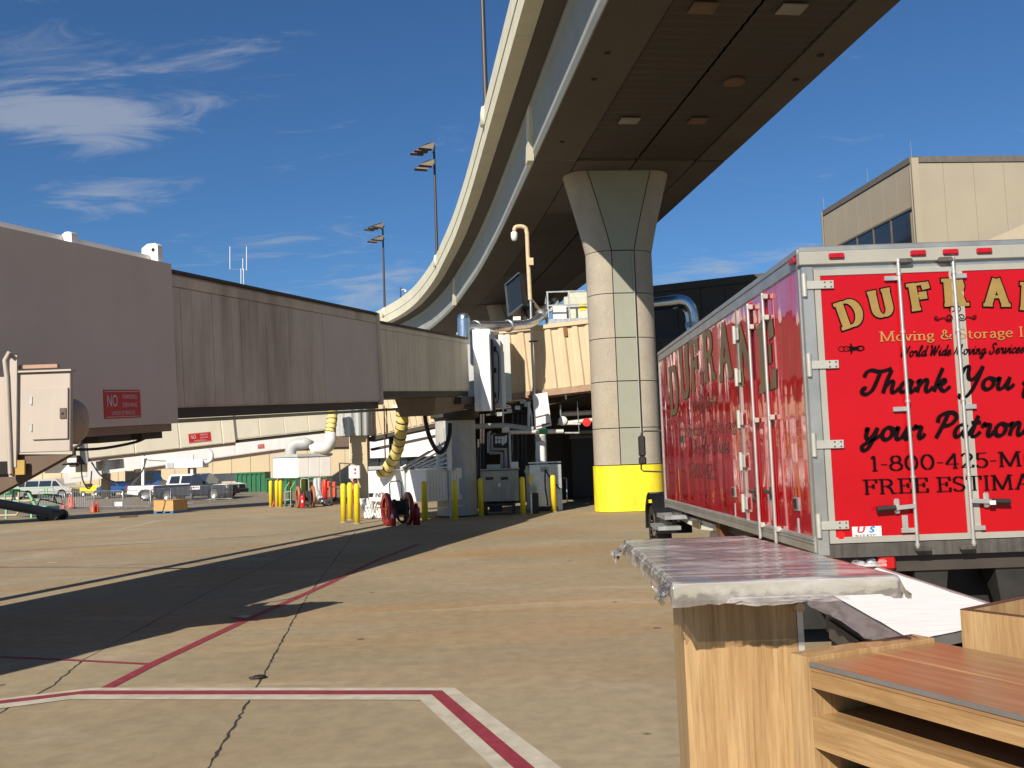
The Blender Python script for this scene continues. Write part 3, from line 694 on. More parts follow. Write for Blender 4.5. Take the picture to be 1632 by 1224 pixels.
part('rubber_bellows', fr(803, 534, 812, 640, 35.4, 36.4), mat('pale_bellows', (.52, .54, .50), .7, var=.08, streak=.2, sscale=(9, 9, .5)), ro)
pd = thing('rotunda_pedestal', 'thick grey steel column carrying the rotunda beside the white equipment', 'column', P(729, 822, 34.3))
q = P(729, 800, 34.3); q.z = 0
part('shaft', MB().cyl(q, q + Vector((0, 0, 3.6)), .74, n=24), mat('pedestal_grey', (.42, .42, .40), .55, var=.08, streak=.3, sscale=(3, 3, .5)), pd)
part('top_flange', MB().cyl(q + Vector((0, 0, 3.6)), q + Vector((0, 0, 3.84)), .9, n=24).cyl(q + Vector((0, 0, 3.3)), q + Vector((0, 0, 3.6)), .66, .8, n=24), DKSTEEL, pd)
part('base_plate', MB().cyl(q, q + Vector((0, 0, .05)), .85, n=24), DKSTEEL, pd)
part('conduit', MB().tube(cr([q + Vector((-.25, -.68, 3.2)), q + Vector((-.22, -.7, 2.4)), q + Vector((-.05, -.75, 1.8)), q + Vector((-.3, -.8, 1.2))], 6), .06, 8).tube(cr([q + Vector((-.4, -.62, 3.2)), q + Vector((-.4, -.64, 2.2)), q + Vector((-.5, -.7, 1.4))], 6), .05, 8), GREYP, pd)
part('control_box', MB().box(q + Vector((.1, -.72, 1.1)), (.5, .2, .55)), GREYP, pd)
part('cross_beam', bbox(MB(), T3 - 1.3, T3 + .8, -2.2, -.1, .08, .3), DKSTEEL, b1)
part('underfloor_hopper', MB().hexa([bp(T3 - 3.0, -1.5, -.22), bp(T3 - 3.0, -.45, -.22), bp(T3 - .1, -.45, -.12), bp(T3 - .1, -1.5, -.12), bp(T3 - 3.2, -1.6, .32), bp(T3 - 3.2, -.3, .32), bp(T3 + .2, -.3, .32), bp(T3 + .2, -1.6, .32)]), mat('rusty_hopper', (.20, .15, .11), .7, var=.2), b1)
# silver duct over the rotunda
du = thing('silver_duct', 'shiny silver round duct running over the rotunda up to the rooftop unit', 'duct', P(739, 533, 31.6))
a = P(739, 535, 31.6); b = P(739, 508, 31.6)
part('riser', MB().cyl(a - Vector((0, 0, .3)), b, .215, n=16).lathe([(.215, 0), (.20, .1), (.14, .18), (0, .2)], b, 16), DUCT, du)
part('run', MB().tube(cr([P(741, 521, 32.2), P(790, 520, 33.5), P(832, 518, 35.2), P(850, 513, 36.2), P(866, 498, 37.0), P(884, 482, 37.8)], 5), .205, 14), DUCT, du)
for px, py, Y in ((757, 521, 32.6), (809, 519.5, 34.2), (860, 503, 36.7)): part('collar', MB().cyl(P(px, py, Y), P(px + 2.5, py - (.1 if px < 840 else 2), Y + .12), .235, n=16), STEEL, du)

# ---------------------------------------------------------------- beige fixed walkway
YW = 36.6
w0 = P(811, 633, YW); w1 = P(943, 617.6, YW); WU = (w1 - w0).normalized(); WV = Vector((-WU.z, 0, WU.x)); WH = (P(811, 527, YW) - w0).length
wk = thing('fixed_walkway', 'beige corrugated elevated walkway rising to the right behind the pier', 'walkway', (3, 38, 0))
def wp(s, h, y=0): return w0 + WU * s + WV * h + Vector((0, y, 0))
def wbox(mb, s0, s1, h0, h1, y0, y1, mi=0): return mb.hexa([wp(s0, h0, y0), wp(s1, h0, y0), wp(s1, h0, y1), wp(s0, h0, y1), wp(s0, h1, y0), wp(s1, h1, y0), wp(s1, h1, y1), wp(s0, h1, y1)], mi)
part('body', wbox(MB(), 0, 5.75, .06, WH - .02, .07, 2.5), BEIGE, wk)
s = .02; i = 0
while s < 5.5:
    mb = MB(); w = .54
    # trapezoid rib profile
    prof = [(0, .06), (.05, .06), (.12, 0), (.28, 0), (.35, .06), (w - .01, .06)]
    vs = [wp(s + u, h, y) for h in (.14, WH - .10) for (u, y) in prof]; k = len(prof)
    mb.add(vs, [(j, j + 1, k + j + 1, k + j) for j in range(k - 1)]); part('wall_panel', mb, BEIGE, wk)
    s += w; i += 1
part('top_rail', wbox(MB(), -.1, 5.75, WH - .10, WH + .05, -.06, 2.56), BEIGE, wk)
part('sill_beam', wbox(MB(), 0, 5.75, -.12, .13, -.04, 2.54), mat('rusty_beige_beam', (.34, .23, .15), .7, var=.2, scale=4), wk)
for s_ in (.6, 2.2, 3.6, 5.2): part('hanger', wbox(MB(), s_, s_ + .07, -.35, -.12, .0, .1), DKSTEEL, wk)
part('rust_stain_plate', wbox(MB(), 2.45, 2.6, WH - .5, WH - .15, -.012, .0), mat('rust_patch', (.24, .10, .03), .85, var=.3), wk)
# rooftop unit and railing on the walkway
pf = thing('service_platform', 'galvanised service platform with handrails on the beige walkway roof beside the pier', 'platform', P(905, 512, 37.2))
pz = P(905, 508, 37).z; x0 = P(872, 505, 37).x; x1 = 5.6
part('deck', MB().b2((x0, 36.9, pz - .28), (x1, 39.6, pz)), STEEL, pf)
for x in (x0 + .04, x0 + .9, x0 + 1.65, x0 + 2.2, x0 + 3.0):
    part('post', MB().beam((x, 36.95, pz), (x, 36.95, pz + 1.1), .06, .06), STEEL, pf)
for y in (37.6, 38.3, 39.0): part('post', MB().beam((x0 + .04, y, pz), (x0 + .04, y, pz + 1.1), .06, .06), STEEL, pf)
for h in (.55, 1.1): part('rail', MB().beam((x0, 36.95, pz + h), (x1, 36.95, pz + h), .05, .05).beam((x0 + .04, 36.95, pz + h), (x0 + .04, 39.5, pz + h), .05, .05), STEEL, pf)
for x in (x0 + .15, x0 + 2.4): part('support_leg', MB().beam((x, 37.3, pz - .28), (x, 37.3, wp(x - w0.x, WH).z), .09, .09), STEEL, pf)
rt = thing('rooftop_unit', 'grey green rooftop air unit with a small yellow label behind the handrails', 'air unit', (x0 + 2.2, 38.4, pz))
UNITG = mat('grey_green_unit', (.50, .52, .44), .5, var=.06, streak=.15)
part('casing', MB().b2((x0 + .75, 37.7, pz + .02), (x1 - .1, 39.3, pz + 1.02), ch=.02), UNITG, rt)
part('top_hood', MB().b2((x0 + .95, 37.9, pz + 1.02), (x1 - .4, 39.1, pz + 1.22)), UNITG, rt)
part('yellow_label', MB().b2((x0 + 1.36, 37.685, pz + .42), (x0 + 1.62, 37.70, pz + .72)), YEL, rt)
part('access_box', MB().b2((x0 + .25, 37.3, pz + .05), (x0 + .8, 37.7, pz + .62)), WHITE, rt)
for i in range(4): part('latch', MB().tube([(x0 + 1.9 + .28 * i, 37.68, pz + .3), (x0 + 1.9 + .28 * i, 37.6, pz + .3), (x0 + 1.95 + .28 * i, 37.6, pz + .48), (x0 + 1.95 + .28 * i, 37.68, pz + .5)], .02, 5), DKSTEEL, rt)
# camera pole and black display box
cpl = thing('camera_pole', 'tan hooked pole with a white dome camera standing before the beige walkway', 'camera pole', P(849, 655, 36.1))
TAN = mat('tan_pole_paint', (.55, .42, .27), .55, var=.15, scale=6)
Yp = 36.2
part('pole', MB().tube([P(845, 478, Yp), P(841, 400, Yp), P(840, 372, Yp)] + cr([P(838, 364, Yp), P(832, 361, Yp), P(822, 362, Yp), P(819.5, 368, Yp)], 4), .085, 10), TAN, cpl)
part('lower_pole', MB().tube([P(853, 655, Yp), P(848, 560, Yp), P(845.5, 470, Yp)], .05, 8), STEEL, cpl)
part('camera_dome', MB().lathe([(0, -.24), (.1, -.2), (.13, -.08), (.13, .1), (.06, .16), (0, .17)], P(819.5, 375, Yp), 14), mat('white_camera_plastic', (.75, .75, .73), .4), cpl)
part('junction_box', MB().box(P(846, 417, Yp - .12), (.2, .14, .28)), TAN, cpl)
each('clamp', (MB().box(P(850, 544, Yp - .05), (.35, .12, .05)), MB().box(P(853, 631, Yp - .05), (.6, .12, .05))), DKSTEEL, cpl)
part('brace', MB().beam(P(846, 476, Yp), P(876, 516, 37.4), .1, .06), TAN, cpl)
bx = thing('display_box', 'black boxy display mounted on the tan pole under the ramp', 'display', P(829, 506, 36.5))
a = [P(813, 486, 36.1), P(841, 462, 37.0), P(841, 430, 37.0), P(822, 447, 36.1)]
c = P(829, 470, 36.9); Rz = Matrix.Rotation(math.radians(-66), 3, 'Z') @ Matrix.Rotation(math.radians(-9), 3, 'Y')
part('case', MB().box(c, (1.25, .5, 1.35), R=Rz), mat('black_cabinet', (.014, .015, .017), .35, var=.2), bx)
part('rim', MB().box(c + Rz @ Vector((0, -.29, .66)), (1.4, .06, .06), R=Rz).box(c + Rz @ Vector((0, -.29, -.66)), (1.4, .06, .06), R=Rz).box(c + Rz @ Vector((-.68, -.29, 0)), (.06, .06, 1.35), R=Rz), mat('blue_grey_rim', (.09, .12, .15), .4, .3), bx)
part('mount', MB().beam(c + Vector((.1, 0, -.6)), P(842, 520, 36.5), .14, .2), DKSTEEL, bx)
part('ballast_box', MB().box(P(824, 516, 36.8), (.3, .25, .55)), WHITE, bx)
# ---------------------------------------------------------------- buildings
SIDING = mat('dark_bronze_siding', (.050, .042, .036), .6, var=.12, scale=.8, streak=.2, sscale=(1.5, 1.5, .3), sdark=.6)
BEIGEB = mat('beige_metal_cladding', (.335, .295, .22), .6, var=.04, scale=.4, streak=.12, sscale=(1, 1, .2), sdark=.75)
BEIGEB2 = mat('warm_beige_wall', (.52, .43, .28), .75, var=.06, scale=.6, streak=.15, sscale=(1, 1, .3), sdark=.7)
MULL = mat('bronze_mullion', (.17, .15, .12), .5, .3)
co = thing('dark_concourse', 'dark bronze clad concourse wall behind the pier and the red truck', 'building', (14, 46, 0))
a = P(1006, 462, 47.2); b = P(1240, 430, 44.0); b = a + (b - a) * 2.6; zt = a.z
ax = (b - a); ax.z = 0; L_ = ax.length; ax.normalize(); nn = Vector((ax.y, -ax.x, 0))
part('core', MB().prism([(0, 0), (L_, 0), (L_, zt), (0, zt)], (a.x, a.y, 0), ax, (0, 0, 1), -nn * 9), SIDING, co)
n = int(L_ / 1.15)
for i in range(n):
    o = Vector((a.x, a.y, 0)) + ax * (L_ * i / n)
    part('wall_panel', MB().prism([(.012, .05), (L_ / n - .012, .05), (L_ / n - .012, zt - .35), (.012, zt - .35)], o, ax, (0, 0, 1), nn * .04), SIDING, co)
part('roof_coping', MB().prism([(-.1, zt - .3), (L_, zt - .3), (L_, zt + .06), (-.1, zt + .06)], (a.x, a.y, 0), ax, (0, 0, 1), nn * .12), SIDING, co)
part('low_canopy', MB().b2((a.x + .3, a.y - 5.5, 4.9), (a.x + 8, a.y - .3, 5.3)), SIDING, co)
# undercroft below the beige walkway; ceiling and depth added to keep it in shade
uc = thing('undercroft', 'deep dark service bay under the beige walkway left of the pier', 'service bay', (3, 47, 0))
ux0, ux1 = -1.9, 8.6
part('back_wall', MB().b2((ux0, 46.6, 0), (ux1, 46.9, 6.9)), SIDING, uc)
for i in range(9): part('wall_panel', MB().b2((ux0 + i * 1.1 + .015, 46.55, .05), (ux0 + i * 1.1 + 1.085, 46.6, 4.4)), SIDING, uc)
part('shade_ceiling', MB().b2((ux0, 38.2, 4.35), (ux1, 46.55, 4.75)), SIDING, uc)
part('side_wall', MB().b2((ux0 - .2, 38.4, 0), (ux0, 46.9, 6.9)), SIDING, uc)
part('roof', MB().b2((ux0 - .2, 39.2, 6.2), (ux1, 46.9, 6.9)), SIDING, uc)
dx0 = P(912, 760, 45.5).x; dx1 = P(946, 760, 45.5).x
part('door_leaf', MB().b2((dx0, 45.4, .02), (dx1 + .2, 45.5, 2.9)), mat('black_door', (.02, .018, .017), .5), uc)
part('door_frame', MB().b2((dx0 - .08, 45.38, 2.9), (dx1 + .3, 45.55, 3.05)).b2((dx1 + .2, 45.38, 0), (dx1 + .3, 45.55, 2.9)), MULL, uc)
part('door_lintel_light', MB().b2((dx0 + .1, 44.6, 3.1), (dx1, 45.2, 3.25)), mat('grimy_pale_panel', (.30, .28, .25), .7, var=.2), uc)
for i in range(5): part('rack_upright', MB().b2((ux0 + .5 + i * .35, 42.6, 0), (ux0 + .58 + i * .35, 42.7, 4.3)), DKSTEEL, uc)
part('grab_rail', MB().tube([P(904, 799, 42), P(903, 762, 42), P(897, 762, 42)], .035, 6), STEEL, uc)

bb = thing('beige_hall', 'tall beige metal clad hall with dark ribbon windows rising behind the red truck', 'building', (20, 44, 0))
c0 = P(1452, 252, 40); hz = c0.z; c1 = P(1313, 340, 48.8); c1.z = hz; c2 = Vector((36, 41.5, hz))
def wall(o, e, thick, z0, z1, name, m, root, lab=None, s0=0.0, s1=None):
    o = Vector((o.x, o.y, 0)); e = Vector((e.x, e.y, 0)); u = (e - o); L_ = u.length; u.normalize(); s1 = L_ if s1 is None else s1
    nr = Vector((u.y, -u.x, 0))
    return part(name, MB().prism([(s0, z0), (s1, z0), (s1, z1), (s0, z1)], o, u, (0, 0, 1), nr * thick), m, root, lab), u, nr, L_
part('core', MB().prism([(c0.x, c0.y), (c2.x, c2.y), (c2.x + 2, c2.y + 9), (c1.x, c1.y)], (0, 0, 0), (1, 0, 0), (0, 1, 0), (0, 0, hz)), BEIGEB, bb)
_, u, nr, L_ = wall(c0, c2, .1, hz - .22, hz + .05, 'coping', MULL, bb)
n = 13
for i in range(n): wall(c0, c2, .05, .1, hz - .24, 'cladding_panel', BEIGEB, bb, s0=L_ * i / n + .008 + (.28 if i == 0 else 0), s1=L_ * (i + 1) / n - .008)
u1 = Vector((c1.x - c0.x, c1.y - c0.y, 0)); L1 = u1.length
zw1 = P(1448, 333, 40.1).z; zw0 = zw1 - 1.9
n = 7
for i in range(n):
    wall(c1, c0, .05, zw1 + .1, hz - .24, 'cladding_panel', BEIGEB, bb, s0=L1 * i / n + .008, s1=L1 * (i + 1) / n - .008)
    wall(c1, c0, .05, .1, zw0 - .1, 'cladding_panel', BEIGEB, bb, s0=L1 * i / n + .008, s1=L1 * (i + 1) / n - .008)
wall(c1, c0, .1, hz - .22, hz + .05, 'coping', MULL, bb)
for i in range(5):
    f_, u, nr, _ = wall(c1, c0, .03, zw0, zw1, 'window', GLASS, bb, s0=.25 + (L1 - .6) * i / 5 + .04, s1=.25 + (L1 - .6) * (i + 1) / 5 - .04)
    wall(c1, c0, .07, zw0, zw1, 'mullion', MULL, bb, s0=.25 + (L1 - .6) * i / 5 - .04, s1=.25 + (L1 - .6) * i / 5 + .04)
wall(c1, c0, .08, zw0 - .08, zw0, 'sill', MULL, bb)
wall(c1, c0, .08, zw1, zw1 + .07, 'head_trim', MULL, bb)
part('corner_post', MB().b2((c0.x - .05, c0.y - .12, 0), (c0.x + .26, c0.y + .1, hz - .02)), BEIGEB, bb)
each('downpipe', (MB().cyl((c0.x - .1, c0.y - .05, 0), (c0.x - .1, c0.y - .05, hz - .4), .05, n=6), MB().cyl((c1.x - .1, c1.y, 0), (c1.x - .1, c1.y, hz), .06, n=6)), MULL, bb)
for q in (c0, c0.lerp(c1, .45), c1, c0.lerp(c2, .38)): part('lightning_rod', MB().cyl((q.x, q.y - .05, hz), (q.x, q.y - .05, hz + .75), .015, n=5), STEEL, bb)
sl = MB(); q = [P(1535, 400, 37), P(1660, 345, 37)]
sl.hexa([Vector((q[0].x, 37, 0)), Vector((q[1].x, 37, 0)), Vector((q[1].x, 39.2, 0)), Vector((q[0].x, 39.2, 0)), q[0], q[1], q[1] + Vector((0, 2.2, 0)), q[0] + Vector((0, 2.2, 0))])
solo('stair_enclosure', sl, mat('light_beige_wall', (.40, .35, .26), .8, var=.06), 'sloping light beige stair enclosure in front of the tall beige hall', 'enclosure')
# duct on the dark concourse
d2 = thing('elbow_duct', 'silver elbow duct coming out beside the pier and turning down at the dark wall', 'duct', P(1098, 530, 41))
Ye = 41.0
part('pipe', MB().tube([P(1030, 486, Ye), P(1060, 483, Ye)] + cr([P(1078, 480, Ye), P(1092, 483, Ye), P(1101, 495, Ye), P(1104, 512, Ye)], 5) + [P(1105, 540, Ye), P(1106, 575, Ye)], .30, 14), DUCT, d2)
part('collar', MB().cyl(P(1104.4, 514, Ye), P(1104.6, 522, Ye), .34, n=14), STEEL, d2)

# ---------------------------------------------------------------- left background
sb = thing('service_building', 'low warm beige service building with a dark doorway far behind the parked trucks', 'building', (-45, 101, gz(-45, 101)))
zb = gz(-45, 100) - .1
part('wall', MB().b2((-75, 100, zb), (-8, 108, zb + 5.4)), BEIGEB2, sb)
for i in range(33): part('wall_panel', MB().b2((-75 + i * 2.03 + .03, 99.94, zb), (-75 + i * 2.03 + 2.0, 100, zb + 4.3)), BEIGEB2, sb)
part('fascia', MB().b2((-75, 99.6, zb + 4.35), (-8, 100, zb + 5.45)), BROWNP, sb)
a, b = P(200, 780, 99.9), P(256, 780, 99.9)
part('doorway', MB().b2((a.x, 99.85, zb), (b.x, 99.93, P(200, 751, 99.9).z)), DARK, sb)
part('doorway_frame', MB().b2((a.x - .4, 99.8, zb), (a.x, 99.93, P(200, 748, 99.9).z)), BEIGEB2, sb)
a = P(560, 790, 78); b = P(800, 790, 78)
tb = thing('far_terminal', 'distant terminal block with white fascia over a band of dark windows seen below the bridge', 'building', ((a.x + b.x) / 2, 80, 0))
z1, z2, z3 = P(630, 684, 78).z, P(630, 729, 78).z, P(630, 751, 78).z
part('fascia', MB().b2((a.x, 77.5, z2), (b.x + 2, 84, z1)), WHITE, tb)
n = 12
for i in range(n):
    w = (b.x + 2 - a.x) / n; g = part('window', MB().b2((a.x + i * w + .06, 77.9, z3), (a.x + (i + 1) * w - .06, 78, z2)), GLASS, tb)
part('lower_wall', MB().b2((a.x, 77.8, -.3), (b.x + 2, 84, z3)), BEIGEB2, tb)
part('back_wall', MB().b2((a.x, 78.01, z3), (b.x + 2, 84, z2)), SIDING, tb)
an = thing('antenna_mast', 'slim antenna mast with three whips showing above the boarding bridge roof', 'antenna', onground(-32, 110))
def ap(px, py): return P(px, py, 110)
base = Vector((ap(386, 440).x, 110, gz(-32, 110)))
mb = MB(); 
for dx in (-.25, .25): mb.cyl(base + Vector((dx, 0, 0)), ap(386, 428) + Vector((dx * .6, 0, 0)), .05, n=5)
for i in range(14):
    z = base.z + (ap(386, 428).z - base.z) * (.35 + .65 * i / 14); mb.cyl((base.x - .22, 110, z), (base.x + .22, 110, z + .8 * (1 if i % 2 else -1)), .03, n=4)
part('lattice', mb, STEEL, an)
for x, y0_, y1_ in ((366.5, 429, 393), (393, 431, 393), (387, 430, 412)): part('whip', MB().cyl(ap(x, y0_), ap(x, y1_), .05, n=5), WHITE, an)
part('crossarm', MB().cyl(ap(366, 429), ap(394, 430), .035, n=5), STEEL, an)

# second boarding bridge, cream and sunlit
def gen_bridge(root, a, b, h, w, m, dark, trim=.12, seams=(), parts=True):
    u = (b - a); Lb = u.length; u.normalize(); r = Vector((u.y, -u.x, 0)).normalized(); v = r.cross(u)
    def q(s, l, z): return a + u * s + r * l + v * z
    def bx_(s0, s1, l0, l1, z0, z1): return MB().hexa([q(s0, l0, z0), q(s0, l1, z0), q(s1, l1, z0), q(s1, l0, z0), q(s0, l0, z1), q(s0, l1, z1), q(s1, l1, z1), q(s1, l0, z1)])
    return q, bx_, u, r, v, Lb
b2 = thing('boarding_bridge', 'sunlit cream boarding bridge crossing behind the big shaded one', 'boarding bridge', P(340, 760, 44.5))
a = P(140, 734, 43.0); b = P(533, 690, 50.6)
q2, bx2, u2, r2, v2, L2 = gen_bridge(b2, a, b, 2.6, 2.4, CREAM, DKSTEEL)
f1 = L2 * .56
part('outer_tunnel', bx2(0, f1, -2.8, 0, .08, 3.15), CREAM, b2)
part('inner_tunnel', bx2(f1 - .3, L2, -2.7, -.10, .20, 3.0), CREAM, b2)
for s in (.0, 2.13, 4.26, 6.39): part('wall_panel', bx2(s + .03, min(s + 2.1, f1) - .02, 0, .02, .12, 3.1), CREAM, b2)
s = f1
while s < L2 - .2: part('wall_panel', bx2(s + .02, min(s + 1.35, L2) - .02, -.10, -.08, .26, 2.9), CREAM, b2); s += 1.37
part('bottom_beam', bx2(0, f1, -2.3, -.02, -.06, .08), BROWNP, b2)
part('bottom_beam', bx2(f1, L2, -2.2, -.14, .04, .2), DKSTEEL, b2)
part('end_frame', bx2(-.35, 0, -2.6, .05, -.1, 2.8), GREYP, b2)
sc_ = q2(f1 * .745, .02, .52)
jet_sign(b2, sc_, u2, v2, 1.1, .47)
part('cab_floor', MB().cyl(q2(1.2, -1.0, -.10), q2(1.2, -1.0, -.55), .62, n=18), STEEL, b2)
part('hanging_cable', MB().tube(cr([q2(.2, -.2, -.1), q2(.5, .2, -.8), q2(1.3, .3, -1.2), q2(2.2, .2, -.9), q2(2.6, 0, -.2)], 5), .035, 6).tube(cr([q2(-.3, .1, .0), q2(-.35, .2, -.8), q2(-.1, .2, -1.3), q2(.1, .1, -.5)], 5), .03, 6), RUBBER, b2)
lg = MB()
for l in (-2.2, -.2):
    qq = q2(-6.2, l, 0); part('lift_leg', MB().box((qq.x, qq.y, qq.z / 2 - .1), (.28, .28, qq.z + .2)), WHITE, b2)
part('work_lamp', MB().box(P(118, 739, 42.5), (.3, .3, .25)), DKSTEEL, b2)
part('loading_platform', MB().box(q2(-.8, -.6, -.1), (1.4, 1.2, .7)), WHITE, b2)
part('cab', bx2(-6.6, -.36, -3.0, .2, .1, 3.0), CREAM, b2)
r2c = P(562, 672, 51.7); r2c.z = 0
ro2 = thing('rotunda', 'grey corrugated drum joining the cream bridge to its beige walkway', 'rotunda', r2c)
zb0, zb1 = P(562, 695, 51.5).z, P(562, 617, 51.5).z
mb = MB(); n = 28; vs = []
for z in (zb0, zb1):
    for i in range(n * 2):
        rr_ = 1.12 if (i // 2) % 2 else 1.04; w = math.pi * i / n; vs.append(r2c + Vector((rr_ * math.cos(w), rr_ * math.sin(w), z)))
k = 2 * n; mb.add(vs, [(i, (i + 1) % k, k + (i + 1) % k, k + i) for i in range(k)]); mb.add(vs[k:], [tuple(range(k))]); mb.add(vs[:k], [tuple(range(k - 1, -1, -1))])
part('corrugated_drum', mb, GREYP, ro2)
part('column', MB().b2((r2c.x - .1, r2c.y - .5, 0), (r2c.x + .85, r2c.y + .5, zb0)), BEIGEB2, ro2)
w2 = thing('fixed_walkway', 'far beige corrugated walkway climbing right behind the yellow hose', 'walkway', P(650, 690, 52))
a = P(591, 696, 51.8); b = P(742, 664, 51.8)
q3, bx3, u3, r3, v3, L3 = gen_bridge(w2, a, b, 2.4, 2.4, BEIGE, DKSTEEL)
part('body', bx3(0, L3, -2.3, -.05, 0, 2.8), BEIGE, w2)
n = int(L3 / .33)
for i in range(n): part('wall_panel', bx3(L3 * i / n + .05, L3 * (i + 1) / n - .05, -.05, .0, .08, 2.75), BEIGE, w2)
part('sill_beam', bx3(-.2, L3 + 1, -2.2, .05, -.22, 0), DKSTEEL, w2)
part('pipe_rack', bx3(-.2, L3 + 1, -1.2, -.3, -.75, -.62).add([], []), DKSTEEL, w2)
part('rack_post', MB().b2((P(628, 700, 52.4).x - .3, 52.4, 0), (P(628, 700, 52.4).x + .3, 53, q3(2, 0, -.2).z)), DKSTEEL, w2)
part('drain_pipe', MB().cyl(P(612, 646, 51.6), P(615, 770, 51.6), .04, n=6), DKSTEEL, w2)

# third bridge, brilliant white, farthest
b3 = thing('boarding_bridge', 'brilliant white boarding bridge farthest away above the parked trucks', 'boarding bridge', P(330, 780, 72))
a = P(150, 757, 82); b = P(520, 706, 91)
q4, bx4, u4, r4, v4, L4 = gen_bridge(b3, a, b, 3, 2.6, WHITE2, DKSTEEL)
part('tunnel', bx4(0, L4, -2.6, 0, 0, 3.6), WHITE2, b3)
part('bottom_beam', bx4(3.4, L4, -2.4, -.02, -.30, -.01), BROWNP, b3)
for s in (4.2, 8.2, 12.4): part('wall_panel', bx4(s, s + 3.95, 0, .02, .06, 3.5), WHITE2, b3)
jet_sign(b3, q4(L4 * .70, .025, .52), u4, v4, .62, .42)
part('cab', bx4(-2.4, .6, -3.0, .6, -.4, 3.5), WHITE, b3)
part('cab_door', bx4(-1.9, -.6, .6, .63, .0, 1.9), CREAM, b3)
for s in (8.4, 1.0):
    qq = q4(s, -1.2, 0); part('leg', MB().b2((qq.x - .3, qq.y - .3, gz(qq.x, qq.y)), (qq.x + .3, qq.y + .3, qq.z)), mat('tan_leg', (.33, .26, .18), .6), b3)
# air unit and pipe bend slung under it
au = thing('slung_air_unit', 'long white air unit with a pipe bend slung in front of the farthest white bridge', 'air unit', P(293, 775, 72))
part('casing', fr(264, 733, 323, 747, 72, 73.4, ch=.03), WHITE2, au)
part('vent', fr(266, 737, 276, 746, 71.95, 72), GREYP, au)
part('pipe_bend', MB().tube([P(225, 728, 72.4), P(240, 731, 72.4), P(318, 735, 72.4)] + cr([P(328, 737, 72.4), P(336, 733, 72.4), P(337, 724, 72.4), P(330, 716, 72.4)], 4), .17, 10), WHITE, au)
for px in (228, 306):
    a = P(px, 733, 72.3); part('leg', MB().b2((a.x - .1, 72.2, gz(a.x, 72)), (a.x + .1, 72.4, a.z + .4)), WHITE, au)

# ---------------------------------------------------------------- ground equipment
bol = thing('bollard', 'yellow bollard with its own sunlit shaft, leftmost of the near trio', 'bollard', (0, 0, 0), 0, 'yellow bollards')
part('shaft', MB().lathe([(0, 0), (.098, 0), (.098, 1.28), (.085, 1.33), (.05, 1.36), (0, 1.37)], n=14), YEL, bol)
part('collar', MB().lathe([(.1, .0), (.13, .0), (.12, .03), (.1, .035)], n=14), mat('grout', (.3, .27, .22), .9), bol)
spots = [((548, 833), 'front left yellow bollard of the sunlit trio beside the boxy white ladder racks'),
         ((558.5, 829), 'rear middle yellow bollard of the sunlit trio, partly behind the front pair'), ((569.5, 835), 'front right yellow bollard of the sunlit trio, nearest the red hose reel'),
         ((677, 831), 'shaded yellow bollard right of the big red hose reel before the white unit'), ((726, 830), 'shaded yellow bollard in front of the grey end of the white unit'),
         ((767, 823), 'shaded yellow bollard touching the left edge of the two door electrical cabinet'), ((834, 821), 'sunlit yellow bollard between the electrical cabinet and the silver cabinet'),
         ((883, 816), 'sunlit yellow bollard in front of the silver cabinet, closest to the pier'), ((616, 821), 'yellow bollard peeping up behind the big red hose reel'),
         ((432, 808), 'far yellow bollard left of the orange ladder'), ((441.5, 808), 'far yellow bollard directly right of the orange ladder'), ((447.5, 809), 'far yellow bollard between the ladder and the green hand truck'),
         ((463, 801), 'dull yellow bollard behind the green hand truck'), ((475.5, 800), 'far yellow bollard behind the smaller hose reel'), ((484, 800), 'dull yellow bollard standing right behind the smaller hose reel')]
for i, (pp, lb) in enumerate(spots):
    g = G(*pp)
    if i == 0: bol.location = g; bol['label'] = lb
    else: copy_tree(bol, g, random.uniform(0, 3), lb)
RBP = mat('red_bollard_paint', (.60, .02, .02), .4, var=.08, streak=.1)
rb = thing('bollard', 'red bollard standing right of the smaller hose reel', 'bollard', (0, 0, 0), 0, 'red bollards')
part('shaft', MB().lathe([(0, 0), (.115, 0), (.115, 1.3), (.06, 1.35), (0, 1.36)], n=14), RBP, rb)
rb.location = G(518.5, 806); copy_tree(rb, G(567, 807), 0, 'red bollard mostly hidden behind the near yellow trio')
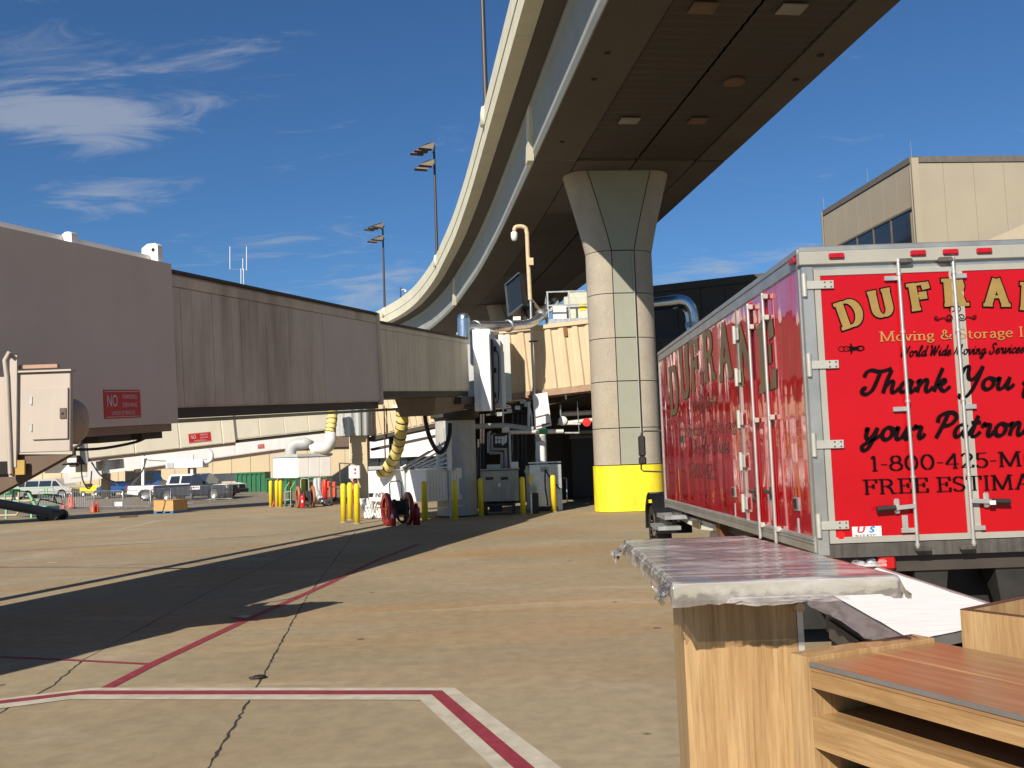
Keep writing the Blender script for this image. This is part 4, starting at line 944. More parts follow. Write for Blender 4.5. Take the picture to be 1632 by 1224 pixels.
# hose reels
REELR = mat('deep_red_reel', (.26, .014, .022), .4, var=.15, scale=4)
EXT = mat('extinguisher_red', (.62, .012, .02), .3, var=.05)
def reel(root, rim):
    for x in (-.36, .36):
        part('rim', MB().lathe([(.36, -.05), (.5, -.06), (.53, -.04), (.53, .04), (.5, .06), (.36, .05), (.36, -.05)], (x, 0, .53), 28, 0, 'X'), rim, root)
    part('spokes', MB().beam((-.36, 0, .08), (-.36, 0, .98), .05, .06).beam((-.36, -.45, .53), (-.36, .45, .53), .06, .05).beam((.36, 0, .08), (.36, 0, .98), .05, .06).beam((.36, -.45, .53), (.36, .45, .53), .06, .05), REELR, root)
    part('drum', MB().lathe([(0, -.34), (.24, -.34), (.24, .34), (0, .34)], (0, 0, .56), 18, 0, 'X'), DKSTEEL, root)
    part('hose', MB().tube(cr([(-.3, -.2, .8), (-.25, -.5, .65), (-.2, -.58, .3), (0, -.6, .1), (.16, -.56, .3), (.15, -.45, .7), (.05, -.2, .85)], 6), .035, 8).tube(cr([(-.28, -.2, .7), (-.2, -.5, .5), (-.1, -.56, .18), (.08, -.54, .2), (.1, -.4, .6)], 6), .03, 8), RUBBER, root)
    part('handle', MB().tube([(-.2, .1, .8), (-.2, .15, 1.35), (-.14, .16, 1.42), (.14, .16, 1.42), (.2, .15, 1.35), (.2, .1, .8)], .022, 6), GREYP, root)
    for z, r in ((.66, .26), (.72, .2)): part('hose_coil', MB().lathe([(r + .03 * math.cos(w), .05 * math.sin(w) - .1) for w in [k * .7 for k in range(10)]], (0, 0, .56), 18, 0, 'X'), RUBBER, root)
rl = thing('hose_reel', 'big deep red hose reel cart on the shadow line in front of the white unit', 'hose reel', (0, 0, 0), 0, 'red hose reels')
reel(rl, REELR)
g = G(634, 837); rl.location = g; rl.rotation_euler = (0, 0, math.radians(24))
rl2 = copy_tree(rl, G(487, 809), math.radians(22), 'smaller looking hose reel with faded orange rims beside the green hand truck')
FADED = mat('faded_orange_rim', (.34, .13, .06), .6, var=.2)
for c in rl2.children:
    if c.name.startswith('rim'): c.data = c.data.copy(); c.data.materials[0] = FADED
def extinguisher(loc, lab, s=1.0, m=EXT):
    e = thing('fire_extinguisher', lab, 'extinguisher', loc, 0, 'fire extinguishers by the reels')
    e0 = Vector(loc)
    part('cylinder', MB().lathe([(0, 0), (.1, 0), (.11, .03), (.11, .50), (.07, .58), (.03, .62), (0, .63)], e0, 14), m, e)
    part('valve', MB().cyl(e0 + Vector((0, 0, .62)), e0 + Vector((0, 0, .70)), .03, n=8).box(e0 + Vector((.03, 0, .72)), (.14, .03, .03)), DKSTEEL, e)
    part('hose', MB().tube(cr([e0 + Vector(q) for q in ((.0, -.02, .68), (-.12, -.06, .6), (-.15, -.08, .35), (-.12, -.07, .2))], 4), .014, 6), RUBBER, e)
    part('label_plate', MB().box(e0 + Vector((0, -.108, .3)), (.08, .012, .12)), SIGNW, e)
    return e
extinguisher(G(626, 839) + Vector((0, 0, .03)), 'red fire extinguisher standing in the middle of the big red hose reel')
extinguisher(G(487, 810) + Vector((-.02, -.50, .06)), 'red fire extinguisher in front of the smaller hose reel')
h2 = thing('red_canister', 'dull red upright canister standing just right of the big hose reel', 'canister', G(664, 836))
g = G(664, 836)
part('tank', MB().lathe([(0, 0), (.12, 0), (.12, .5), (.09, .56), (.05, .6), (.05, .68), (.0, .69)], g, 14), REELR, h2)
part('valve', MB().box(g + Vector((-.05, 0, .62)), (.22, .06, .06)), REELR, h2)
# preconditioned air unit with INET lettering
pu = thing('air_unit', 'big white air unit on legs marked INET, half in the bridge shadow behind the bollards', 'air unit', P(660, 822, 33))
k0 = P(681, 800, 32.2); kl = P(588, 798, 34.6); kr = P(737, 800, 33.6); ht = P(681, 748, 32.2).z - k0.z
z0 = k0.z
def col4(a, b, c, z0, z1):
    d = b + c - a; return [Vector((p.x, p.y, z)) for z in (z0, z1) for p in (b, a, c, d)]
part('casing', MB().hexa(col4(k0, kl, kr, z0, z0 + ht)), WHITE2, pu)
ul = Vector((k0.x - kl.x, k0.y - kl.y, 0)); ll = ul.length; ul.normalize(); nl = Vector((ul.y, -ul.x, 0))
ur = Vector((kr.x - k0.x, kr.y - k0.y, 0)); lr = ur.length; ur.normalize(); nr_ = Vector((ur.y, -ur.x, 0))
for i in range(3): part('side_panel', MB().prism([(ll * i / 3 + .015, .03), (ll * (i + 1) / 3 - .015, .03), (ll * (i + 1) / 3 - .015, ht - .03), (ll * i / 3 + .015, ht - .03)], (kl.x, kl.y, z0), ul, (0, 0, 1), nl * .015), WHITE2, pu)
for i in range(12): part('louvre_slat', MB().prism([(lr * i / 12 + .01, .04), (lr * (i + 1) / 12 - .01, .04), (lr * (i + 1) / 12 - .01, ht - .05), (lr * i / 12 + .01, ht - .05)], (k0.x, k0.y, z0), ur, (0, 0, 1), nr_ * .02), WHITE, pu)
o = Vector((kl.x, kl.y, z0)) + nl * .017
pl_ = part('black_flash', MB().prism([(.03, .15), (.26, .15), (.34, .30), (.03, .30)], o, ul, (0, 0, 1), nl * .004), BLACKP, pu)
mb = MB(); letters(mb, 'INET', o + ul * .68 + Vector((0, 0, .225)), ul + Vector((0, 0, 0)), Vector((0, 0, 1)) + ul * .25, .24, bold=.006, lift=.005); part('lettering', mb, BLACKP, pu)
for p in (k0, kl, kr, kl + (kr - k0)):
    q = Vector((p.x, p.y, 0)) + (Vector((k0.x, k0.y, 0)) + (ur * lr - ul * ll) / 2 - Vector((p.x, p.y, 0))) * .06; part('leg', MB().beam((q.x, q.y, 0), (q.x, q.y, z0), .08, .08), GREYP, pu)

q0 = Vector((kl.x, kl.y, 0)); each('brace', (MB().beam(q0 + Vector((.1, 0, .05)), q0 + ul * .5 + Vector((0, 0, z0)), .05, .05), MB().beam(Vector((k0.x, k0.y, .4)), Vector((kr.x, kr.y, .4)), .05, .05)), WHITE, pu)
for i, (px, py) in enumerate(((600, 747), (650, 747), (715, 748))): part('roof_fitting', MB().box(P(px, py, 33.3) + Vector((0, 0, .03)), (.5, .5, .12)), GREYP, pu)
# yellow hoses
HOSE = mat('pale_yellow_hose', (.70, .57, .19), .75, var=.10, scale=5, bump=.4, bscale=14)
def yhose(pts, r, lab, nring, zl):
    path = cr(pts, 10); t = thing('air_hose', lab, 'hose', path[-1], 0, 'yellow air hoses')
    rs = [r * (1 + .05 * math.sin(i * 2.1)) for i in range(len(path))]
    part('sleeve', MB().tube(path, r, 14, rs=rs), HOSE, t)
    for k in range(nring):
        i = int((k + .5) * (len(path) - 2) / nring); d = (path[i + 1] - path[i]).normalized() * .015
        part('band', MB().cyl(path[i] - d, path[i] + d, r * 1.08, n=14), RUBBER, t)
yhose([P(641, 652, 31.8), P(641.5, 670, 31.9), P(638, 695, 32.2), P(632, 720, 32.8), P(620, 742, 33.3), P(606, 755, 33.6)], .205, 'long pale yellow banded hose dropping from the bridge into the white unit', 11, 0)
yhose([P(529, 640, 49.4), P(530, 660, 49.3), P(528, 680, 49.1), P(525, 692, 49.0)], .26, 'short yellow banded hose hanging beside the cream bridge', 7, 0)
# fixture under the bridge with black cable loop
lf = thing('cable_hoist', 'white cable hoist fixed under the shaded bridge above the yellow hose', 'hoist', P(645, 662, 31.6))
part('tray', fr(626, 643, 686, 650, 31.0, 31.7), WHITE2, lf)
part('end_box', fr(678, 645, 693, 662, 31.0, 31.6), GREYP, lf)
part('hose_cuff', MB().cyl(P(641, 646, 31.8), P(641, 654, 31.8), .27, n=14), GREYP, lf)
part('hanger_post', fr(634, 628, 640, 643, 31.2, 31.35), DKSTEEL, lf); part('hanger_post', fr(680, 628, 686, 645, 31.2, 31.35), DKSTEEL, lf)
part('cable_loop', MB().tube(cr([P(676, 650, 31.2), P(679, 675, 31.2), P(686, 700, 31.2), P(698, 720, 31.2), P(708, 716, 31.3), P(716, 695, 31.5), P(717, 676, 31.8)], 6), .075, 10), RUBBER, lf)
# white service stair beside the pedestal
st = thing('service_stair', 'white service stair with slanted rails leaning against the grey pedestal', 'stair', P(690, 822, 32.9))
Ys = 32.9
for i in range(6): part('tread', MB().beam(P(641 + 10 * i, 747 - .5 * i, Ys), P(716 + .6 * i, 702 + 8.6 * i, Ys), .30, .045), WHITE2, st)
part('end_stringer', fr(713, 695, 718, 750, Ys - .1, Ys + .4), WHITE2, st)
part('hand_rail', MB().tube([P(640, 745, Ys - .2), P(716, 700, Ys - .2)], .025, 6).tube([P(700, 705, Ys - .2), P(700, 742, Ys - .2)], .02, 6), STEEL, st)
each('stair_leg', (MB().beam((P(716, 750, Ys).x, Ys + .1, 0), (P(716, 750, Ys).x, Ys + .1, P(716, 750, Ys).z), .07, .07), MB().beam((P(645, 750, Ys).x, Ys + .1, 0), (P(645, 750, Ys).x, Ys + .1, P(645, 748, Ys).z), .07, .07)), STEEL, st)
# white ladder racks by the trio
lr_ = thing('ladder_rack', 'stack of white slatted ladders leaning under the left end of the white unit', 'rack', G(590, 827))
for i in range(6):
    a = G(578 + 5.2 * i, 827); part('slat', MB().beam(a + Vector((.12, 0, .02)), a + Vector((-.16, .5, .72)), .07, .06), WHITE2, lr_)
part('crossbar', MB().beam(G(575, 827) + Vector((-.05, .25, .4)), G(607, 827) + Vector((-.05, .25, .4)), .04, .04), STEEL, lr_)
# electrical cabinet with two doors
el = thing('electrical_cabinet', 'grimy beige two door electrical cabinet raised on a dark stand left of the silver cabinet', 'cabinet', P(797, 822, 34.4))
GRIM = mat('grimy_pale_cabinet', (.42, .385, .32), .55, var=.1, scale=1.5, streak=.55, sscale=(3, 3, .4), sdark=.45)
Yc = 34.2
part('body', fr(767, 749, 826, 800, Yc, Yc + 1.1, ch=.01), GRIM, el)
for x0_, x1_ in ((769, 791.5), (793, 820)):
    d_ = part('door', fr(x0_, 752, x1_, 799, Yc - .03, Yc - .002, ch=.006), GRIM, el)
    part('vent', fr(x0_ + 5, 760, x0_ + 17, 765, Yc - .045, Yc - .03), DKSTEEL, d_)
part('handle', fr(793.5, 770, 798, 776, Yc - .06, Yc - .03), STEEL, el)
part('roof_lip', fr(765, 746, 828, 750, Yc - .06, Yc + 1.15), GRIM, el)
part('stand', fr(770, 800, 776, 820, Yc, Yc + .9).b2(P(816, 800, Yc), P(822, 821, Yc) + Vector((0, .9, 0))).b2(P(772, 803, Yc + .1), P(820, 806, Yc + .1) + Vector((0, .7, 0))), DKSTEEL, el)
part('gear_box', fr(780, 804, 800, 816, Yc + .2, Yc + .7), RUBBER, el)
part('top_box', fr(776, 740, 797, 749, Yc + .1, Yc + .7), GREYP, el); part('top_box', fr(815, 736, 826, 748, Yc + .1, Yc + .6), WHITE, el)
# pipe and meter cluster behind
pcx = thing('pipe_cluster', 'tangle of grey pipes and meters above the two door cabinet', 'pipes', P(790, 745, 36))
Yq = 35.6
def pipe(pts, r, m=STEEL, nm='pipe', n=8): return part(nm, MB().tube(pts, r, n), m, pcx)
PVC = mat('grey_pvc_pipe', (.34, .35, .35), .5, var=.1)
pipe([P(779, 722, Yq), P(779, 690, Yq), P(783, 688, Yq)], .06, PVC); pipe([P(784, 718, Yq), P(784, 693, Yq)], .05, PVC)
pipe([P(780, 722, Yq), P(800, 722, Yq), P(800, 746, Yq)], .07, PVC); pipe([P(784, 716, Yq), P(806, 716, Yq), P(806, 746, Yq)], .07, PVC)
pipe([P(812, 690, Yq), P(813.5, 746, Yq)], .05); pipe([P(802, 620, Yq), P(802, 680, Yq)], .03); pipe([P(843, 640, Yq), P(842.5, 690, Yq)], .05)
pipe([P(748, 680, 34.6), P(805, 678, Yq), P(850, 684, Yq)], .1, PVC, n=10)
pipe([P(812, 689, Yq), P(898, 687.5, Yq)], .085, mat('pale_pipe', (.62, .61, .57), .4, .3), n=10)
part('green_sleeve', MB().cyl(P(860, 687.8, Yq), P(873, 687.6, Yq), .105, n=12), mat('green_band', (.02, .30, .13), .5), pcx)
pipe([P(900, 690, Yq), P(923, 690, Yq)], .04); pipe([P(800, 684, Yq), P(812, 684, Yq)], .14, WHITE)
mt = MB()
for i in range(3):
    for j in range(2): mt.box(P(791 + 5 * i, 698 + 6 * j, Yq), (.09, .1, .12))
part('meters', mt, STEEL, pcx)
part('meter_frame', fr(786, 690, 809, 713, Yq + .1, Yq + .16), DKSTEEL, pcx)
for i in range(4): part('conduit_bend', MB().beam(P(800, 700 + 3 * i, Yq), P(808, 694 + 3 * i, Yq), .03, .05), STEEL, pcx)
for px in (767, 771, 818, 826, 833, 838): pipe([P(px, 660, Yq + 1.2), P(px, 790, Yq + 1.2)], .05, DKSTEEL, 'riser')
for (x0_, y0_, x1_, y1_) in ((803, 645, 850, 660), (790, 652, 835, 648), (775, 662, 830, 655), (850, 652, 935, 628), (763, 700, 763, 760)): pipe([P(x0_, y0_, 37), P(x1_, y1_, 37)], .05, DKSTEEL, 'cable_run')
for (px, py) in ((833, 640), (840, 645), (825, 650), (812, 655), (796, 660)): part('bracket', MB().box(P(px, py, 36.4), (.2, .2, .15)), STEEL, pcx)
pipe(cr([P(806, 641, 36), P(832, 638, 36), P(842, 645, 36), P(847, 660, 36), P(848, 680, 36)], 5), .035, STEEL, 'bent_conduit')
# white tilted panel and post
wp_ = thing('switch_box', 'tilted bright white panel fixed under the beige walkway above the silver cabinet', 'panel', P(864, 680, 35.9))
q = [P(849, 629, 35.9), P(872, 625, 35.9), P(879, 678, 35.9), P(853, 684, 35.9)]
mb = MB().hexa([q[3], q[2], q[2] + Vector((0, .35, 0)), q[3] + Vector((0, .35, 0)), q[0], q[1], q[1] + Vector((0, .35, 0)), q[0] + Vector((0, .35, 0))]); part('case', mb, WHITE2, wp_)
for f_ in (.66, .93):
    a = q[0].lerp(q[3], f_); b = q[1].lerp(q[2], f_); part('dark_band', MB().beam(a + Vector((.05, -.01, 0)), b + Vector((-.05, -.01, 0)), .015, .05), BROWNP, wp_)
po = thing('white_post', 'thick white round post with a grey band rising from behind the silver cabinet', 'post', P(861, 812, 36.4))
a = P(861, 690, 36.4); part('shaft', MB().cyl((a.x, 36.4, 0), (a.x, 36.4, 4.3), .225, n=18), WHITE2, po)
part('grey_band', MB().cyl(P(861, 704, 36.4), P(861, 694, 36.4), .235, n=18), GREYP, po)
part('cable', MB().tube(cr([P(852, 690, 36.1), P(853, 715, 36.1), P(850, 740, 36.1)], 4).__add__([P(849, 745, 36.1)]), .02, 6), RUBBER, po)
# silver cabinet with hose
sv = thing('silver_cabinet', 'shiny stainless cabinet with a dark hose reel arm left of the dark doorway', 'cabinet', P(868, 815, 35.6))
INOX = mat('dented_stainless', (.42, .43, .44), .22, .85, var=.12, scale=2.5, bump=.25, bscale=3)
part('body', fr(846, 739, 893, 808, 35.5, 36.1, ch=.008), INOX, sv)
part('roof_lip', fr(842, 735, 894, 739, 35.4, 36.2), INOX, sv)
part('side_leaf', fr(840, 742, 848, 812, 35.55, 36.0), GREYP, sv)
part('corner_leg', fr(889, 740, 894, 816, 35.45, 35.6), STEEL, sv); part('skirt', fr(850, 808, 890, 815, 35.6, 35.9), DKSTEEL, sv)
part('hose', MB().tube(cr([P(869, 748, 35.3), P(876, 760, 35.3), P(886, 772, 35.2), P(892, 779, 35.2)], 4), .03, 6).tube(cr([P(869, 750, 35.3), P(869, 775, 35.3), P(872, 795, 35.3), P(873, 806, 35.3)], 4), .025, 6), RUBBER, sv)
part('reel_plate', fr(862, 744, 874, 752, 35.35, 35.5), GREYP, sv)
vp = thing('valve_station', 'slim white pipe stand with a yellow tag and green valve beside the silver cabinet', 'valve', G(847, 819))
g = G(847, 819)
part('stand_pipe', MB().cyl(g, P(845, 748, g.y), .035, n=8), WHITE, vp)
part('yellow_tag', fr(843, 757, 848, 771, g.y - .08, g.y - .04), YEL, vp)
each('valve_body', (MB().box(P(849, 780, g.y), (.28, .2, .2)), MB().cyl(P(838, 748, g.y), P(841, 755, g.y), .09, n=8)), mat('pale_green_valve', (.30, .36, .24), .5), vp)
part('dark_box', fr(849, 786, 858, 818, g.y + .1, g.y + .4), RUBBER, vp)
va = thing('pipe_valve', 'white round valve and red wheel on pipes under the beige walkway beside the pier', 'valve', P(905, 675, 37.4))
part('drum', MB().lathe([(0, -.2), (.16, -.2), (.19, -.1), (.19, .1), (.14, .2), (0, .2)], P(897, 671, 37.4), 14, 0, 'Y'), WHITE2, va)
part('pipe', MB().tube([P(897, 675, 37.4), P(948, 669, 37.4)], .09, 8).tube([P(894, 660, 38), P(948, 657, 38)], .1, 8).tube([P(888, 676, 37.3), P(925, 676, 37.3)], .04, 6), mat('pale_pipe', (.62, .61, .57), .4, .3), va)
part('red_wheel', MB().cyl(P(935, 673, 37.0), P(935, 673, 37.2), .17, n=12), RBP, va)
part('hanger_rod', MB().cyl(P(920, 640, 37.3), P(923, 690, 37.3), .015, n=5).cyl(P(893, 645, 37.3), P(894, 668, 37.3), .03, n=5), STEEL, va)

# far cluster: second air unit, controls, barriers, dumpsters
pu2 = thing('air_unit', 'white air unit standing on legs under the far cream bridge', 'air unit', P(480, 806, 47.5))
k0 = P(475, 761, 47.2); kl = P(436, 760, 48.2); kr = P(527, 760, 48.0); ht = P(475, 728, 47.2).z - k0.z; z0 = k0.z
part('casing', MB().hexa(col4(k0, kl, kr, z0, z0 + ht)), WHITE2, pu2)
ur = Vector((kr.x - k0.x, kr.y - k0.y, 0)); lr = ur.length; ur.normalize(); nr_ = Vector((ur.y, -ur.x, 0))
for i in range(3): part('side_panel', MB().prism([(lr * i / 3 + .02, .03), (lr * (i + 1) / 3 - .02, .03), (lr * (i + 1) / 3 - .02, ht - .03), (lr * i / 3 + .02, ht - .03)], (k0.x, k0.y, z0), ur, (0, 0, 1), nr_ * .02), WHITE, pu2)
part('roof_lip', MB().hexa(col4(k0 + Vector((0, -.1, 0)), kl + Vector((-.1, 0, 0)), kr + Vector((.12, 0, 0)), z0 + ht, z0 + ht + .14)), GREYP, pu2)
for p in (k0, kl, kr, kl + (kr - k0)): part('leg', MB().beam((p.x, p.y + .1, 0), (p.x, p.y + .1, z0), .1, .1), DKSTEEL, pu2)

part('grey_duct', MB().tube(cr([P(463, 728, 48.2), P(464, 716, 48.2), P(472, 708, 48.2), P(488, 706, 48.2), P(492, 700, 48.2)], 5), .3, 12), GREYP, pu2)
part('white_elbow', MB().tube(cr([P(497, 718, 47.8), P(505, 715, 47.8), P(520, 714, 47.9), P(526, 706, 48.5), P(527, 694, 49.0)], 5), .30, 12), WHITE, pu2)
part('drain_hoses', MB().tube(cr([P(503, 762, 47.8), P(504, 780, 47.6), P(512, 798, 47.2), P(520, 800, 47)], 5), .14, 8).tube(cr([P(509, 762, 47.8), P(509, 785, 47.6), P(514, 797, 47.2)], 5), .12, 8), GREYP, pu2)
cb = thing('control_box', 'pale grey control box on a post behind the near yellow trio', 'control box', G(566, 808))
g = G(566, 808)
part('box', MB().b2(P(556, 763, g.y), P(573, 742, g.y) + Vector((0, .4, 0)), ch=.02), WHITE, cb)
part('buttons', MB().box(P(566, 748, g.y - .01), (.08, .03, .12)).box(P(566, 754, g.y - .01), (.08, .03, .08)), RBP, cb)
part('post', MB().beam((g.x, g.y + .2, 0), (g.x, g.y + .2, P(566, 762, g.y).z), .12, .12).beam(P(541, 738, g.y + .3), P(570, 740, g.y + .3), .05, .05).beam((P(541, 738, g.y).x, g.y + .3, 0), P(541, 738, g.y + .3), .06, .06), DKSTEEL, cb)
ORG = mat('orange_plastic', (.70, .09, .035), .5, var=.08, streak=.1)
ob_ = thing('orange_barrier', 'bright orange plastic barrier behind the red bollard', 'barrier', P(515, 800, 52))
for (x0_, y0_, x1_, y1_) in ((493, 768, 502, 778), (510, 767, 528, 778), (513, 778, 516, 795), (524, 768, 534, 776), (524, 777, 534, 793)): part('block', fr(x0_, y0_, x1_, y1_, 52, 52.5, ch=.02), ORG, ob_)
part('foot', fr(492, 793, 536, 800, 52, 52.6), DKSTEEL, ob_)
DGREEN = mat('dumpster_green', (.012, .13, .05), .5, var=.12, streak=.3, sscale=(2, 2, .5), sdark=.6)
def dumpster(x0_, y0_, x1_, y1_, Y, lab):
    a, b = P(x0_, y1_, Y), P(x1_, y0_, Y); a.z = min(a.z, gz(a.x, Y) + .12)
    d_ = thing('dumpster', lab, 'dumpster', ((a.x + b.x) / 2, Y + 1, gz(a.x, Y)), 0, 'green dumpsters')
    part('body', MB().b2((a.x, Y, a.z), (b.x, Y + 2.2, b.z)), DGREEN, d_)
    n = 6
    for i in range(n + 1):
        x = a.x + (b.x - a.x) * i / n; part('rib', MB().b2((x - .08, Y - .09, a.z), (x + .08, Y, b.z - .05)), DGREEN, d_)
    part('rim', MB().b2((a.x - .05, Y - .12, b.z - .15), (b.x + .05, Y + .02, b.z)), DGREEN, d_)
    part('skids', MB().b2((a.x + .3, Y, gz(a.x, Y)), (a.x + .6, Y + 2, a.z)).b2((b.x - .6, Y, gz(a.x, Y)), (b.x - .3, Y + 2, a.z)), DKSTEEL, d_)
dumpster(377, 752, 421, 787, 84, 'green ribbed dumpster right of the pickup trucks')
dumpster(425, 759, 520, 786, 80, 'long green dumpster under the far white air unit')
solo('white_trailer', fr(340, 754, 377, 768, 90, 93, ch=.05), WHITE2, 'plain white trailer side showing behind the white pickup', 'trailer')
# orange ladder and hand truck
ld = thing('ladder', 'orange fibreglass ladder leaning among the far yellow bollards', 'ladder', G(441, 808))
g = G(440, 808); tp = P(447.5, 757, g.y + .5)
for dx in (0, .38): part('rail', MB().beam(Vector((g.x - .16 + dx * .7, g.y, 0)), tp + Vector((-.1 + dx * .6, 0, 0)), .05, .09), ORG, ld)
for i in range(6):
    f_ = (i + .5) / 6; a = Vector((g.x - .16, g.y, 0)).lerp(tp + Vector((-.1, 0, 0)), f_); part('rung', MB().beam(a, a + Vector((.25, 0, 0)), .03, .03), STEEL, ld)
ht_ = thing('hand_truck', 'pale green hand truck beside the smaller hose reel', 'hand truck', G(459, 808))
g = G(459, 809); GRN = mat('pale_green_paint', (.22, .36, .24), .5, var=.12)
for dx in (-.14, .14): part('upright', MB().tube([g + Vector((dx, 0, .1)), g + Vector((dx, .05, .95)), g + Vector((dx + .2, .1, 1.25))], .03, 6), GRN, ht_)
part('crossbar', MB().beam(g + Vector((-.14, .02, .4)), g + Vector((.14, .02, .4)), .03, .04).beam(g + Vector((-.14, .04, .8)), g + Vector((.14, .04, .8)), .03, .04), GRN, ht_)
part('toe_plate', MB().box(g + Vector((0, -.1, .04)), (.4, .25, .03)), GRN, ht_)
for dx in (-.1, .22): part('wheel', MB().cyl(g + Vector((dx - .04, .05, .12)), g + Vector((dx + .04, .05, .12)), .12, n=12), RUBBER, ht_)
# pedestrian barriers
def barrier_proto():
    r = thing('crowd_barrier', '', 'crowd barrier', (0, 0, 0), 0, 'galvanised crowd barriers')
    part('frame', MB().tube([(-1.1, 0, .18), (-1.1, 0, 1.02), (-1.02, 0, 1.1), (1.02, 0, 1.1), (1.1, 0, 1.02), (1.1, 0, .18), (-1.1, 0, .18)], .022, 6), STEEL, r)
    for i in range(15): part('bar', MB().cyl((-1.1 + 2.2 * (i + 1) / 16, 0, .18), (-1.1 + 2.2 * (i + 1) / 16, 0, 1.1), .011, n=5), STEEL, r)
    for x in (-.85, .85): part('foot', MB().beam((x, -.3, .02), (x, .3, .02), .05, .03).cyl((x, 0, .02), (x, 0, .2), .018, n=5), STEEL, r)
    return r
bpts = [(60, 810), (103, 811), (150, 812.5), (196, 812), (240, 811.5), (272, 806), (305, 802), (338, 800), (371, 798.5)]
pr = barrier_proto()
labs = ['leftmost crowd barrier, partly behind the green loader frame', 'crowd barrier behind the tall traffic cone', 'crowd barrier behind the pair of short cones', 'crowd barrier with a white tag on its lower rail', 'crowd barrier behind the left part of the wooden crate', 'crowd barrier behind the right part of the wooden crate', 'crowd barrier in front of the dark pickup bed', 'crowd barrier in front of the dark pickup door and front wheel, last at right']
for i in range(8):
    a, b = G(*bpts[i]), G(*bpts[i + 1]); m_ = (a + b) / 2; ang = math.atan2(b.y - a.y, b.x - a.x); s = (b - a).length / 2.26
    o = pr if i == 0 else copy_tree(pr)
    o.location = onground(m_.x, m_.y); o.rotation_euler = (0, 0, ang); o.scale = (s, 1, 1); o['label'] = labs[i]
a = P(189, 803.5, 60); solo('tag_sheet', MB().box(a, (.5, .03, .3)), WHITE2, 'small white tag tied to a crowd barrier left of the wooden crate', 'tag')
# cones
def cone(h, sp, lab, bands):
    g = G(*sp); c = thing('traffic_cone', lab, 'traffic cone', g, random.random(), 'orange traffic cones')
    part('body', MB().lathe([(.15 * h / .7 * 1.1, .03), (.035, h), (0, h)], g, 14), ORG, c)
    part('base', MB().box(g + Vector((0, 0, .016)), (.36 * h / .7, .36 * h / .7, .032)), mat('cone_base', (.25, .05, .02), .7), c)
    for (a, b) in bands:
        r = lambda t: .165 * h / .7 * (1 - t) + .035 * t + .004
        part('white_band', MB().lathe([(r(a), .03 + (h - .03) * a), (r(b), .03 + (h - .03) * b)], g, 14), SIGNW, c)
cone(.42, (101.5, 811), 'short plain orange cone left of the tall banded cone', [])
cone(1.15, (113.5, 810.5), 'tall pink orange cone with a pale top band', [(.72, .86)])
cone(.58, (148.5, 817), 'left one of the two short orange cones standing together', [])
cone(.58, (154.5, 816.5), 'right one of the two short orange cones standing together', [])
# crate on blue pallet
OSB = mat('osb_board', (.48, .29, .11), .75, var=.28, scale=16, spots=.12, bump=.2, bscale=40)
cr_ = thing('wooden_crate', 'square wooden crate of flake board on the apron before the barriers', 'crate', G(271, 819))
k0 = P(276, 817, 45.5); kl = P(245, 817, 46.0); kr = P(299, 816, 46.4); 
for p in (k0, kl, kr): p.z = gz(k0.x, 46) + .13
ht = P(275, 797.5, 45.5).z - k0.z
part('body', MB().hexa(col4(k0, kl, kr, k0.z, k0.z + ht)), OSB, cr_)
part('lid', MB().hexa(col4(k0 + Vector((0, -.03, 0)), kl + Vector((-.03, 0, 0)), kr + Vector((.03, 0, 0)), k0.z + ht, k0.z + ht + .025)), OSB, cr_)
pa = thing('pallet', 'blue pallet under the wooden crate', 'pallet', (k0.x, k0.y, gz(k0.x, 46)))
BLU = mat('blue_pallet_paint', (.04, .15, .32), .7, var=.2)
zg = gz(k0.x, 46)
for f_ in (0, .42, .84):
    a = kl.lerp(k0, f_); b = kl.lerp(k0, min(1, f_ + .16)); d_ = (kr - k0)
    part('block', MB().hexa([Vector((p.x, p.y, z)) for z in (zg + .02, zg + .10) for p in (a, b, b + d_, a + d_)]), BLU, pa)
part('deck_board', MB().hexa(col4(k0, kl, kr, zg + .10, zg + .128)), BLU, pa); part('bottom_board', MB().hexa(col4(k0, kl, kr, zg + .002, zg + .02)), BLU, pa)
a = G(190, 826); b = G(219, 824)
solo('timber_baulk', MB().beam(Vector((a.x, a.y, gz(a.x, a.y) + .05)), Vector((b.x, b.y, gz(b.x, b.y) + .05)), .2, .1), mat('old_timber', (.16, .10, .05), .85, var=.3, scale=9), 'old timber baulk lying on the apron left of the crate', 'timber')
g = G(413, 1081); solo('rubber_scrap', MB().lathe([(0, .0), (.06, 0), (.07, .012), (.05, .02), (0, .022)], (g.x, g.y, .006), 10).lathe([(.0, 0), (.04, 0), (.045, .01), (0, .018)], (g.x - .05, g.y - .02, .006), 10), RUBBER, 'small flattened black rubber scrap lying on the joint line', 'scrap')
